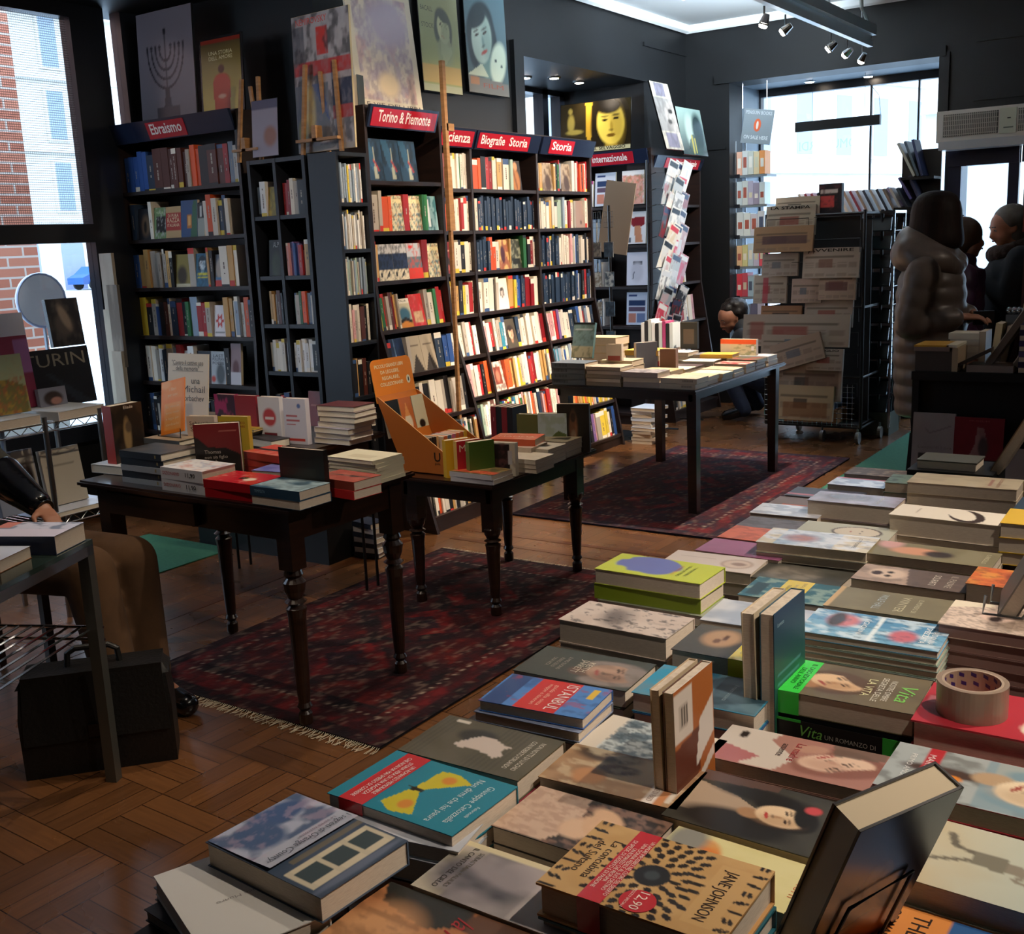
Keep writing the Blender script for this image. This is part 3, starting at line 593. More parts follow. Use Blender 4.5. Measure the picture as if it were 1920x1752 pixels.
EB = (-5.97, 4.5, 0); ebz = [2.008, 1.715, 1.415, 1.112, .82, .5, .08]
bookcase(EB, 0, [0, 1.09], 2.41, ebz, .29, lambda z: 0 if z > 1 else -.08*(1-z), 'dark bookcase with an Ebraismo sign by the left window', sign=[(0, 1.09, [(.36, .70, 'Ebraismo', .062)])])
SG = '%s Ebraismo shelf'
specs = ['b3*5 n5 d6 d5 d3*4 m2 o3 o2 k6 d6 d4 r3 s3 w2 x2', 'e1 n3 @darkpic w2 @verde @razza @bluegreen @bwcol w3 o3 w3 n3 k2 w2', 'b3 e4 e3 m4 m2*2 k1 m2 e2 k2 @olivepic m4 @cyanface e1 k2 @photo w5 e3 w2', 'y4 k4 m3 b3 k3 d2 w1 n4 r4 k3 g2 s5 r3 r3 m3 @star e3 e2 w2 s2 w2 o3 k3', 'k2 w3*2 m2 x3 n3 m4 s3 r3 @hebrew x4 @darkblue @pauli k3 @rose', 'k3 n3 k2 m2 k4 n2 d3 k3 k3 n4 k2 d2 n3 k3 k4 k3 n3 k3 k2 d3 n3 k3 k3 n2 k3']
for i, s in enumerate(specs):
    shelf_row(EB, 0, .022, 1.075, ebz[i], .02 if ebz[i] > 1 else .02-.08*(1-ebz[i]), s, SG % ordn(i), .25 if i else .255, 100+i, single=i < 1, group='books in the Ebraismo bookcase')
# block of narrow cases in front of the pier
BZ = [1.845, 1.60, 1.355, 1.10, .80, .45, .08]
bookcase((-4.70, 4.4, 0), 0, [0, .20, .42], 2.105, [1.80, 1.47, 1.2, .93, .62, .08], .24, lambda z: 0, 'narrow blue-black double bookcase beside the Ebraismo one', m=SHELFB)
for j, (xa, xb, sp) in enumerate([(.02, .19, ['s2 x3 @yellowcov', '_4 @alps', '_3 e1*2 m2 d2 k1 t2', 'w2*4 w2 k1 x2', 'k3 k3 q3', 'k3*3']), (.22, .40, ['r1*2 q1 w2 m3 k4', 'i1 p1*2 b1 p2 r2 i2 e3', '_2 l1 m2 g1 o2 s2 w2', 'x1 x2 x2 x2 x2 k4', '_5 @redcov', 'k3*3'])]):
    for i, z in enumerate([1.80, 1.47, 1.2, .93, .62, .08]):
        shelf_row((-4.70, 4.4, 0), 0, xa, xb, z, .02, sp[i], 'narrow double case, %s shelf %s' % (ordn(i), ['left', 'right'][j]), .2, 200+10*j+i, single=i < 4, group='books in the narrow double bookcase', noun='booklet')
t = thing('bookcase', (-4.238, 4.395, 0), 'tall slim blue-black case of magazines at the corner of the pier', 'bookcase')
b = MB(); b.box((0, 0, 0), (.2, .02, 2.105)); b.build('side_panel', SHELFB, t)
b = MB(); b.box((0, .23, 0), (.2, .245, 2.105)); b.build('side_panel', SHELFB, t)
b = MB(); b.box((0, .02, 0), (.012, .23, 2.105)); b.build('back_panel', SHELFB, t)
b = MB(); b.box((.012, .02, 2.085), (.2, .23, 2.105)); b.build('top_panel', SHELFB, t)
for z in BZ:
    b = MB(); b.box((.012, .02, z-.02), (.2, .23, z)); b.build('shelf', SHELFB, t)
for i, (z, sp) in enumerate(zip(BZ, ['s1*3 x1 s1*2 y1 s1 x1 s1 s1 x1 s1 s1 x1 s1', 'x1 m1 x1 s1 x1 m1 x1 x1 m1 x1 s1 x1 x1 m1 x1 m1 x1', 's1 m1 l1 s1 l1 m1 s1 s1 l1 m1 s1 l1 s1 m1 s1 l1', '_2 w1 i1 m2 w1 d2 k2 w1', 'w1 k2 e1 k2 d2 k2', 'k3*6', 'k3*6'])):
    shelf_row((-4.038, 4.417, 0), math.pi/2, .004, .205, z, .015, sp, '%s shelf of slim corner case' % ordn(i), .215, 240+i, single=i < 2, group='magazines in the slim corner case', noun='journal')
# Torino unit and the long wall unit
TZ = [1.965, 1.69, 1.415, 1.14, .885, .62, .36, .09]
ft = lambda z: 0 if z > 1.2 else -.34*(1.2-z)/1.2
bookcase((-4.05, 4.665, 0), math.pi/2, [0, .66], 2.36, TZ, .42, ft, 'dark bookcase with a red Torino & Piemonte sign', sign=[(.0, .60, [(.02, .58, 'Torino & Piemonte', .062)])])
TS = '%s Torino shelf'
specs = ['@mole*3', 'm6 m2 o5 o2 @map r4 @map g4 @mapteal', 'e1 m1 e1 @city @city @cityred r4 @map', 'y2 g2 r2 m2 d2 q2 e1 m1 @italy @guide m3 w4 g2 y1 r3 r2', 'k2 @bluebk m2 @palace @palace n5 b3*2 w2', 'k2 w3 w3 k4 w2 k3 w4 w4 m3 k3 w2 w3 m3 k2', rand_spec(5, 24), rand_spec(6, 24, 'wmskkoew')]
for i, s in enumerate(specs):
    shelf_row((-4.05, 4.665, 0), math.pi/2, .02, .645, TZ[i], ft(TZ[i])+.02, s, TS % ordn(i), .235 if i == 0 else .23, 300+i, single=i == 1, tilt=.0 if i < 3 else .12, group='books in the Torino bookcase')
WZ = [1.95, 1.685, 1.42, 1.15, .885, .62, .36, .09]
fw_ = lambda z: 0 if z > 1.2 else -.24*(1.2-z)/1.2
WA = (-4.25, 5.352, 0)
bookcase(WA, math.pi/2, [0, .55, 1.34, 2.10], 2.33, WZ, .24, fw_, 'long dark wall bookcase with three bays signed Scienza, Biografie Storia and Storia', sign=[(.08, .56, [(.20, .54, 'Scienza', .062)]), (.58, 1.34, [(.60, .93, 'Biografie', .058), (.93, 1.20, 'Storia', .058)]), (1.37, 2.11, [(1.47, 1.80, 'Storia', .058)])], signz=(2.20, 2.315))
bays = [(.02, .555, 'Scienza', ['_12 m2 y2 g2 i2 p2 r2 i2 o2 w3 w2 w2 w2 g2 w2 w2 w2', '_4 w2 k2 m4 m4 o3 o3 b3 i3 w3 w2 r2 w3 w3', '_2 w3*4 @maroon w3 w2 k3 w3 w3', 'q3 r2 i3 w2 m3 m4 w3 y3 e2 k3 y2 w3 r3 w2', 'r2 w5 m2 w5 w2 t1 w3 w2 m2 w3 r2 w3', '@green g3 x3 i3 i3 m3 w3 r3 k2 o3', rand_spec(7, 22), rand_spec(8, 22)]),
        (.585, 1.345, 'Biografie Storia', ['o5 o2 k4 m1 r3 q2 w2 w1 e4 _3 w5 l2 @actor', 'w2*2 n2*4 n2*6 n2*7 n2*7 n2 n2', 'n2*5 n2 o3*2 w4 @artist e1 @greenart g3 g1 k3 q3 m2 w2', 'w4*3 k2 m2 @whiteface e4 y2 b2*2 n2*2 q4 q3 w3 m2', 'i2 w3 r3 w2 m3 t3 w3 @mona n3 m2 w3*5 i3 q4', '@framed o5 e2 k1 e2 w3 y2 m3 w3 w2 r2*2 q2 w4 w2 e2*2 k2 w2 r3', rand_spec(9, 30), 'b4 n4 t2 w3 m2 k4 k2 p3 m5 y5 e2 n3 w3 k3 r2 w2 e3']),
        (1.375, 2.105, 'Storia', ['m2 e3 m2 @brownpic e2 k2 g2 r1 s2 @brownpic w3 i1 w2 r2 o2 k1 o2 w2 r3', 'w3*4 e2 w2 w3 l3*2 s2 w3 i1 q2 r1 w4 m2 @mauve w2 w2', 'k3 n2*4 x1 n2*4 w2*6 i2 m2 w1 b2 n3 m2 w2*2 k2 w2 w2', 'n2*6 n2*7 n2*6 b2 w3 n2 k3 r3 n2 n2 w2', 'i2 i3 w2 r2 p2 w2*3 w4 n4 k3 b3 w3 r2 s2 w2 w3 n2', rand_spec(10, 36, 'wwwwmwssbtke'), rand_spec(11, 36, 'yyebwrsweo'), 'o3 b3 b3 n3 w3 k4 k2 k3 p3 i2 m5 y6 y3 w3 k2 b3 n3'])]
for bi, (xa, xb, nm, sp) in enumerate(bays):
    for i, s in enumerate(sp):
        shelf_row(WA, math.pi/2, xa, xb, WZ[i], fw_(WZ[i])+.02, s, '%s shelf of %s bay' % (ordn(i), nm) if bi < 2 else '%s shelf of last Storia bay' % ordn(i), .232, 400+20*bi+i, single=bi == 1 and i == 0, tilt=0 if i < 4 else .14, group='books in the long wall bookcase')
# ---------------------------------------------------------------- books lying on tables
def lay_book(x, y, zt, w, d, t, ang, ccol, art, texts, label, orient='E', spine='far', group=None, page=None, band=None, hard=False, sticker=None, res=.0042, spinetext=None, M=None, mat_=None, tcol=None):
    th = thing('book', (x, y, zt-t), label, 'book', group, rz=math.radians(ang))
    if M is not None: th.matrix_world = M
    ct = .0028 if hard else .0012; ov = .003 if hard else .0006
    c = MB(); c.box((0, 0, 0), (w, d, ct), ccol); c.box((0, 0, t-ct), (w, d, t), ccol)
    if spine == 'far': c.box((0, d-.002, ct), (w, d, t-ct), ccol)
    elif spine == 'near': c.box((0, 0, ct), (w, .002, t-ct), ccol)
    elif spine == 'left': c.box((0, 0, ct), (.002, d, t-ct), ccol)
    elif spine == 'right': c.box((w-.002, 0, ct), (w, d, t-ct), ccol)
    zz = t+.0002
    fr = {'E': ((0, d, zz), (0, -d, 0), (w, 0, 0), d, w), 'N': ((0, 0, zz), (w, 0, 0), (0, d, 0), w, d), 'S': ((w, d, zz), (-w, 0, 0), (0, -d, 0), w, d), 'W': ((w, 0, zz), (0, d, 0), (-w, 0, 0), d, w)}[orient]
    O, U, V, cw, ch = fr
    if art is not None:
        c.grid(O, U, V, max(8, int(cw/res)), max(10, int(ch/res)), art)
    for tx in texts or []:
        txt, u, v, sz, col = tx[:5]; wf = tx[5] if len(tx) > 5 else None; al = tx[6] if len(tx) > 6 else 'C'; sh = tx[7] if len(tx) > 7 else 0
        c.text(txt, O, U, V, u*cw, v*ch, sz, col, al, width=wf*cw if wf else None, lift=.0005, shear=sh)
    if spinetext:
        txt, sz, col, st = spinetext; s0 = {'near': ((0, -.0002, 0), (1, 0, 0)), 'left': ((-.0002, d, 0), (0, -1, 0))}[spine]
        c.text(txt, s0[0], s0[1], (0, 0, 1), st[0], t*.5-sz*.35, sz, col, 'L', width=st[1])
    c.build('cover', mat_ or PRINT, th)
    p = MB(); a = [.0015+ov, .0015+ov, w-.0015-ov, d-.0015-ov]
    if spine == 'far': a[3] = d-.002
    if spine == 'near': a[1] = .002
    if spine == 'left': a[0] = .002
    if spine == 'right': a[2] = w-.002
    p.box((a[0], a[1], ct), (a[2], a[3], t-ct)); p.build('page_block', page or PAGES, th)
    if band:      # paper belly band: (v0, v1, colour, [texts])
        v0, v1, bc, btx = band; b = MB(); Uv, Vv, Ov = Vector(U), Vector(V), Vector(O)
        L = [Ov+Vv*v0, Ov+Vv*v1]; R = [q+Uv for q in L]
        n = Vector((0, 0, .0006)); dn = Vector((0, 0, -t))
        b.face([L[0]+n, R[0]+n, R[1]+n, L[1]+n], bc); e = Uv.normalized()*.0008
        b.face([R[0]+n+e, R[0]+dn+e, R[1]+dn+e, R[1]+n+e][::-1] if orient != 'E' else [R[0]+n+e, R[0]+dn+e, R[1]+dn+e, R[1]+n+e], bc)
        for txt, u, v, sz, col, wf in btx: b.text(txt, O, U, V, u*cw, v*ch, sz, col, 'C', width=wf*cw, lift=.0010)
        b.build('belly_band', GLOSSY, th)
    if sticker:
        u, v, r, sc_, stx = sticker; b = MB(); ce = Vector(O)+Vector(U)*u+Vector(V)*v+Vector((0, 0, .0009))
        b.face([ce+Vector((r*math.cos(k*.3142), r*math.sin(k*.3142), 0)) for k in range(20)], sc_)
        for txt, du, dv, sz, col in stx: b.text(txt, O, U, V, u*cw+du, v*ch+dv, sz, col, 'C', lift=.0014)
        b.build('price_sticker', PRINT, th)
    return th
RJ = uniq(77)
def pile(x, y, zt, w, d, ts, ang, ccol, art, texts, short, where, label=None, under=None, **kw):
    """a pile of copies; the first thickness is the top book"""
    usp = kw.pop('uspine', None)
    lay_book(x, y, zt, w, d, ts[0], ang, ccol, art, texts, label or (short+', '+where), **kw)
    z = zt-ts[0]; kk = {k: v for k, v in kw.items() if k in ('orient', 'page', 'hard', 'group')}
    ucols = under or [ccol]
    names = ['directly beneath it', 'third down', 'fourth down', 'fifth down', 'sixth down', 'seventh down', 'bottom one']
    for i, t in enumerate(ts[1:]):
        z -= .0004; jx, jy, ja = RJ.uniform(-.003, .003), RJ.uniform(-.003, .003), RJ.uniform(-1, 1)
        sp = (kw.get('spine', 'far') if i % 2 else usp or kw.get('spine', 'far'))
        lay_book(x+jx, y+jy, z, w, d, t-.0004, ang+ja, ucols[i % len(ucols)], None, [], 'copy under the %s, %s' % (short, names[min(i, 6)]), spine=sp, **kk)
        z -= t-.0004
Z0 = .780
def lattice():
    a = A('c9a26a').n(5, 'b98f55', .6, .5, 4, 31)
    for (cx, cy) in ((.5, .48),):
        a.e(cx, cy, .14, .095, '1c1c20', .08).e(cx, cy, .06, .04, '3c4448', .3)
        for ring, n, r in ((1, 10, .19), (2, 16, .27), (3, 22, .35), (4, 26, .43), (5, 30, .51)):
            for k in range(n):
                an = 2*math.pi*k/n+ring*.3; u = cx+r*math.cos(an); v = cy+r*.68*math.sin(an)
                if ring > 3 and (v < .23 or v > .72) and (abs(u-.5) < .36): continue
                a.e(u, v, .036, .0225, '1d1511', .08, rot=an)
    for k in range(9):
        for rr in (0, 1):
            a.e(.02+.12*k, .03+.04*rr, .035, .014, '1d1511', .2, rot=k); a.e(.02+.12*k, .97-.03*rr, .035, .012, '1d1511', .2, rot=-k)
    a.r(.12, .75, .88, .92, 'c9a26a', .9)
    return a
# 1 near row, left column
pile(-.625, .925, .885, .225, .155, [.042, .030, .032], 0, 'b98d58', lattice(), [('JANE JOHNSON', .5, .80, .015, '2a1a10', .66), ('La concubina', .5, .165, .012, '3a2a1c', .55), ('del Sultano', .5, .09, .012, '3a2a1c', .46)],
     'tan lattice-pattern novel with a red band', 'nearest to the camera', under=['1f5a68', 'c9c2ae'], band=(.24, .37, 'c22732', [('UN AMORE IMPOSSIBILE NEL CUORE DEL DESERTO', .5, .345, .0055, 'f4dcd0', .8), ('UNA DONNA FEDELE AL SUO DESTINO', .5, .315, .0055, 'f4dcd0', .7), ('UN ROMANZO CHE PROFUMA', .5, .285, .0055, 'f4dcd0', .5), ('DI SPEZIE, DI DESERTO E DI PASSIONE', .5, .255, .0055, 'f4dcd0', .7)]),
     sticker=(.84, .52, .021, 'c22732', [('12,90', 0, -.004, .012, 'f6eadc'), ('PREZZO SPECIALE', 0, -.013, .0035, 'f6eadc')]), hard=True, res=.0021)
oc = A('46566c').r(0, 0, 1, .5, '3b4a61').n(5, '5c6c84', .5, .5, 5, 33).p([(.0,.06),(.16,.04),(.2,.42),(.0,.44)], '6a7686').l([(.1,.02),(.1,.45)], .012, 'd8cdb4')
oc = A('3b4a5e').n(4, '55637a', .5, .5, 5, 33)
oc.r(.02, .66, .96, .71, 'd8ccb0').r(.02, .86, .96, .91, 'd8ccb0').r(.02, .66, .08, .91, 'cfc4aa').r(.30, .66, .36, .91, 'cfc4aa').r(.60, .66, .66, .91, 'cfc4aa').r(.9, .66, .96, .91, 'cfc4aa').r(.08, .71, .30, .86, '3d4b4e').r(.36, .71, .60, .86, '3d4b4e').r(.66, .71, .9, .86, '3d4b4e').r(.0, .58, .8, .63, '8a7c5c', .6).e(.5, .95, .5, .03, '6a7488', .5)
lay_book(-1.043, .803, .875, .213, .146, .033, -4, '46566c', oc, [], 'blue-grey novel under a half jacket, atop the nearest left pile', 'E', 'far', page=PAGES, res=.0024)
th = thing('paper_wrapper', (-1.040, .805, .8762), 'white and blue half jacket lettered Segreti di Orange County on the nearest left book', 'book jacket', rz=math.radians(-4))
b = MB(); wa = A('b9bfd2').n(4, '3f587c', .9, .55, 8, 34).e(.35, .2, .3, .2, '46608c', .4).e(.7, .4, .22, .3, '4a6288', .4).r(0, .72, 1, 1, 'b9bdcb', .9).n(9, 'd8b8c8', .3, .6, 8, 3)
b.grid((.0, .146, 0), (0, -.146, 0), (.12, 0, 0), 50, 42, wa, bow=lambda u, v: .0035*v*v+.0006)
b.text('I segreti di Orange County', (.0, .146, .006), (0, -1, 0), (1, 0, 0), .073, .106, .0105, '3c4452', 'C', width=.132); b.text('Le verità nascoste', (.0, .146, .005), (0, -1, 0), (1, 0, 0), .05, .096, .005, '7c6478', 'C', width=.06); b.build('jacket', PRINT, th)
lay_book(-1.085, .752, .842, .21, .145, .026, -22, 'd9d8d2', A('dcdad4').r(.2, .45, .8, .455, 'a8a4a0'), [('Alice Munro', .5, .5, .006, 'a09a98', .4)], 'blank white paperback lying askew in the nearest left pile', spine='far')
lay_book(-1.102, .762, .8155, .215, .145, .018, -10, '1c2a3a', None, [], 'dark blue book below the blank white one, sticking out to the left', spine='far')
lay_book(-1.098, .742, .797, .22, .15, .016, -6, '2a2c34', None, [], 'charcoal book at the very bottom of the nearest left pile', spine='far')
# la favorita and il canto del cielo, feathers
pile(-.835, .765, .828, .22, .145, [.024, .023], 0, '5c3a26', A('b5764c').n(3, 'c98c5c', .6, .5, 4, 36).p([(0,.0),(.25,.1),(.38,.45),(.2,.62),(0,.6)], '30302c').e(.75, .25, .5, .25, 'd8a070', .6).n(10, '4a2c1c', .4, .62, 6, 36).p([(.0,.62),(.22,.6),(.4,.9),(.3,1),(0,1)], '3a2a20', .8), [('la Favorita', .52, .55, .030, 'a32a2c', .8, 'C', .3)],
     'orange-brown novel lettered la Favorita in red', 'front edge of the table')
pile(-.802, .912, .832, .22, .118, [.027, .025], 0, 'cfc8b4', A('8d8684').r(0, 0, 1, .2, 'b9b09c').p([(0,.62),(1,.62),(1,1),(0,1)], 'a59c98').e(.55, .3, .42, .3, '3c3c44', .5).n(3, 'c0b4b4', .5, .52, 4, 38).p([(0,0),(.09,0),(.09,1),(0,1)], 'd8cba4'), [('IL CANTO DEL CIELO', .5, .10, .008, '2c2824', .8), ('SEBASTIAN FAULKS', .5, .16, .007, '5c564c', .7)],
     'grey cloudy cover, Il canto del cielo', 'beside the Favorita novel')
b = MB(); 
lay_book(-.985, .958, .838, .2, .125, .022, 10, 'b9bfc6', A('b9bec8').e(.55, .45, .4, .16, 'e0dce2', .3).n(4, 'c8ccd2', .5, .5, 5, 39), [('LE PATRIE', .5, .46, .010, 'a86a7a', .5), ('Edward Hopper', .5, .40, .006, '6c5c70', .4)], 'pale grey-blue paperback half under the Orange County pile')
lay_book(-.985, .958, .8155, .2, .125, .034, 9, 'a8aeb6', None, [], 'copy under the pale grey-blue paperback')
pile(-.795, 1.075, .832, .21, .125, [.026, .025], 0, '2e2927', A('302a27').p([(0,0),(1,0),(1,.36),(.6,.50),(.0,.40)], 'd2b49c').n(18, 'a8806c', .5, .5, 6, 41).e(.28, .62, .2, .1, 'd8b08c', .3, .5).e(.5, .55, .16, .12, 'c89a7c', .3).e(.6, .5, .2, .12, 'dcb898', .3).l([(.75,.72),(.55,.56),(.35,.52)], .045, 'd8b08c').l([(.5,.62),(.3,.66)], .02, 'e0bc98').l([(.5,.57),(.28,.60)], .02, 'dcb490').l([(.48,.52),(.28,.54)], .018, 'd8b08c').r(.82, .83, .96, .88, 'e8d8cc'), [],
     'dark cover with pale folded hands', 'in front of the lattice-pattern novel')
pile(-.807, 1.212, .838, .215, .118, [.028, .028], 3, '8c6c4c', A('b08c68').n(4, '7c5c40', .6, .5, 5, 42).e(.35, .55, .32, .28, 'dcc39c', .3).e(.12, .3, .2, .24, '4a3828', .4).e(.42, .45, .12, .16, '5c3c24', .3, .5).n(9, 'e0cca8', .5, .6, 8, 43).e(.7, .3, .2, .12, 'c08a5c', .4).r(.0, .76, 1, .83, 'e8dcd0').r(.0, .84, 1, .89, 'd08858', .8).r(.0, .9, .9, .94, 'e0d4c4'), [('CENERE NELLA SCIALLE DI RASO', .5, .775, .009, 'a08478', .9)],
     'sepia photograph cover of a child in pale clothes', 'beside the standing brown pair')
# teal, olive, istanbul
pile(-1.022, 1.000, .855, .222, .150, [.030, .028], -1, '1f7186', A('1f8398').e(.52, .47, .05, .05, '1a1a14', .2).p([(.5,.5),(.2,.74),(.1,.6),(.12,.46),(.48,.44)], 'cfc02c').p([(.54,.5),(.9,.64),(.95,.48),(.85,.36),(.56,.42)], 'cfc02c').e(.24, .58, .07, .05, 'd88a30', .4).e(.78, .52, .08, .05, 'd88a30', .4).l([(.5,.5),(.5,.4)], .012, '2a2a18'), [('Giuseppe Catozzella', .5, .85, .0115, 'dceeee', .72), ('Non dirmi che hai paura', .5, .74, .0115, 'dceeee', .84), ('Feltrinelli', .6, .93, .006, 'dceeee', .2)],
     'teal novel with a yellow butterfly', 'left edge of the foreground table', band=(.10, .30, 'c92a2c', [('UN ROMANZO MEMORABILE', .5, .25, .0075, 'f6ece4', .6), ('STORIA VERA DI UNA RAGAZZA', .5, .20, .0075, 'f6ece4', .7), ('CHE NON HA MAI SMESSO DI CORRERE', .5, .15, .0075, 'f6ece4', .85)]), res=.0024, under=['2a6f80'])
olA = A('57523f').n(3, '6a6350', .4, .5, 4, 45).e(.33, .4, .16, .16, '34322a', .4)
for k in range(26): olA.l([(0, .02+k*.038), (1, .02+k*.038)], .004, '3f3b2e', .5)
olA.p([(.3,.42),(.42,.36),(.6,.3),(.64,.36),(.6,.45),(.64,.6),(.7,.68),(.6,.72),(.48,.66),(.4,.72),(.36,.6),(.3,.56)], 'cfc0b4').r(.06, .1, .1, .22, 'd8cfc0')
pile(-1.027, 1.160, .850, .215, .138, [.032, .028], 2, '57523f', olA, [('CON ROBERTO FORLANDO', .5, .80, .009, 'e6dfcc', .68), ('NON NOTTE DI LUCCHIO', .5, .87, .009, 'e6dfcc', .68)],
     'olive striped cover with a pale fish shape', 'behind the teal novel', under=['8c3040'])
# piles further back along the left edge
lay_book(-1.000, 1.335, .868, .188, .120, .018, 6, '3a68b0', A('5088cc').n(7, '2a4c8c', .6, .56, 7, 47).r(.0, .02, 1, .22, '2c4a80').n(10, 'b03a48', .5, .68, 9, 5).r(.0, .33, 1, .72, 'd2302c').r(.1, .85, .4, .92, 'e8c040'), [('ISTANBUL', .5, .6, .022, 'f6f0ea', .85), ('guida alla citta', .5, .5, .008, 'f0c8b0', .7), ('mappe e itinerari', .5, .44, .008, 'f0c8b0', .7)], 'blue and red ISTANBUL guidebook on top of a crooked pile', res=.0024)
for k, (dx, an, c) in enumerate([(-.004, 4, '8c98b4'), (.006, 2, '1c1c1c'), (.0, 6, '5c6474'), (.004, 3, '3a3c40')]):
    lay_book(-1.003+dx, 1.330, .849-.0172*k, .193, .126, .0168, an, c, None, [], ['pale blue book right under the ISTANBUL guide', 'black-spined book two below the ISTANBUL guide', 'grey book three below the ISTANBUL guide', 'charcoal book at the foot of the ISTANBUL pile'][k], spine='far' if k != 1 else 'right')
pile(-1.058, 1.520, .842, .225, .132, [.032, .028], 3, '3c3f36', visage(A('42463c'), .56, .76, .30, .132, .225, 'b8947c', '8c8078', '6c5040', rot=.2, feat='3c2a24').n(8, '3a3a34', .3, .6, 5, 48).add('r', 0, 0, 0, 0, '42463c', 0), [('KEITH', .5, .50, .013, 'd8cfba', .35), ('JARRETT', .5, .43, .014, 'd8cfba', .45), ('IL MIO SUONO', .5, .30, .008, 'a89f8c', .45), ('PIANO SOLO', .5, .24, .008, 'a89f8c', .35), ('UNA VITA', .5, .18, .008, 'a89f8c', .3)],
     'dark grey-green cover with an elderly face', 'left edge behind the ISTANBUL pile')
pile(-1.086, 1.726, .868, .235, .125, [.046, .040], 0, 'cfc0b4', A('cdbcb0').n(3, 'dccfc4', .5, .5, 4, 49).e(.5, .42, .42, .14, '5c5450', .8, .1, .6).n(16, '3a3432', .8, .66, 12, 50).e(.5, .4, .3, .08, '3c3634', 1, .2, .5).r(.45, .7, .55, .9, 'b0a094', .5), [], 'thick cream book with a sketched battle scene', 'left table edge')
pile(-1.145, 1.975, .895, .25, .130, [.034, .034], 0, 'b4c23a', A('c3cf3e').e(.42, .34, .42, .26, '6a72b4', .12).e(.3, .5, .34, .16, '6a72b4', .15, .4).e(.62, .5, .26, .16, '6a72b4', .2).e(.2, .1, .1, .05, 'c3cf3e', .3).e(.85, .16, .2, .1, 'c3cf3e', .3), [('L INCREDIBILE', .5, .78, .007, '4c5a20', .5), ('CENA DEI FISICI', .5, .72, .007, '4c5a20', .6), ('QUANTISTICI', .5, .66, .007, 'd88a30', .5)],
     'lime green book with a violet blot', 'on top, left edge midway along', spine='far', uspine='near', under=['8ea42c'])
lay_book(-1.138, 1.972, .8265, .25, .13, .0235, 0, '9aa08c', None, [], 'grey-green book below the two lime books')
lay_book(-1.138, 1.972, .8025, .25, .13, .0220, 1, '7c8070', None, [], 'bottom book below the two lime books')
pile(-1.121, 2.240, .838, .226, .120, [.028, .030], 3, 'dccfc4', A('dccfc6').e(.5, .76, .3, .17, 'b8a090', .2).e(.5, .76, .24, .14, 'd8c4b4', .2).e(.5, .78, .1, .08, '9c8070', .5).r(.3, .1, .34, .5, 'b09c90', .5), [], 'pale pink-white cover with an oval portrait', 'behind the lime green book')
pile(-1.091, 2.377, .838, .215, .120, [.028, .028], 0, 'a2607e', A('a6648a').n(3, '94587a', .4, .5, 4, 51), [], 'plain mauve paperback', 'left edge, far half of the table')
pile(-1.090, 2.512, .838, .215, .125, [.028, .028], 0, 'd8694c', A('dd7454').n(8, 'a04a34', .5, .6, 7, 52), [], 'salmon orange paperback', 'behind the plain mauve one')
pile(-1.1, 2.655, .832, .2, .11, [.025, .025], 0, '6c5c5c', A('6c6468').n(9, '3c3434', .5, .55, 6, 53), [], 'dark patterned paperback', 'behind the salmon orange one')
pile(-1.113, 2.785, .836, .19, .12, [.030, .025], 3, 'd8ccc0', A('b8bcc8').n(6, 'eef0f4', .8, .5, 6, 54), [], 'glossy silvery cover', 'far left edge before the rug corner', mat_=GLOSSY)
pile(-1.12, 2.925, .825, .21, .12, [.022, .022], 0, '7c6c64', A('84706a').r(.7, .2, .95, .8, 'd0643c'), [], 'brown paperback with an orange patch', 'far left edge')
pile(-1.115, 3.065, .825, .21, .12, [.022, .022], 0, '55586a', A('5c6070').r(.7, 0, .85, 1, 'd88a9c'), [], 'slate paperback crossed by a pink strip', 'far left edge')
pile(-1.03, 3.20, .838, .17, .11, [.025, .030], 0, 'a8a8b8', A('b0b4c4').n(5, 'f0f2f8', .9, .5, 8, 55).r(0, 0, .12, 1, 'e0889c'), [], 'shiny silver-violet cover', 'far left corner', mat_=GLOSSY)
pile(-1.02, 3.33, .845, .19, .11, [.03, .03], 0, '5c4a3c', A('645040').n(10, 'c8a884', .5, .62, 8, 56), [], 'brown cover with small pale figures', 'farthest left corner')
# second column
pile(-.818, 1.325, .832, .20, .135, [.026, .024], 0, 'a02a22', A('ddd2c2').p([(.0,.18),(1,.18),(1,.78),(0,.78)], '64747c').n(12, 'cfd8d8', .8, .5, 8, 57).n(24, '24343e', .6, .58, 8, 58).r(0, 0, 1, .17, 'e0d6c6').r(0, .8, 1, 1, 'e6dccb'), [], 'cream cover with stormy sea wave and red edges', 'beside the standing brown pair', spine='far', page=mat('red_page_edges', '8c1f1c', .8))
pile(-.815, 1.518, .850, .215, .135, [.034, .036], 2, '2c7d9c', A('2c94b8').p([(0,.52),(1,.52),(1,1),(0,1)], '3a5866').n(5, '6c8c98', .7, .5, 5, 59).r(0, .5, 1, .56, '7cb4c8', .6).l([(.15,.15),(.3,.2),(.2,.25)], .02, '1c3c50'), [('L OCEANO', .5, .38, .014, 'e6f4f8', .6), ('il mare racconta', .5, .68, .008, 'b8d0d8', .5)], 'cyan cover fading to grey sea', 'left of the tall blue-green standing book', under=['2a5484'])
pile(-.822, 1.684, .868, .175, .145, [.036, .050], 2, '3c3a34', A('48453c').n(6, '5c5444', .4, .5, 5, 60).e(.4, .36, .3, .2, 'b08c68', .4).e(.36, .40, .1, .03, '5c3c2c', .5).e(.5, .34, .08, .04, '6c4c3c', .5), [], 'brown portrait cover with a yellow band', 'behind the tall standing book', band=(.62, .86, 'e8d52c', [('IL NUOVO LIBRO', .5, .76, .007, '6c5c1c', .7), ('DEL MAESTRO', .5, .68, .007, '6c5c1c', .6)]), under=['3a4650'])
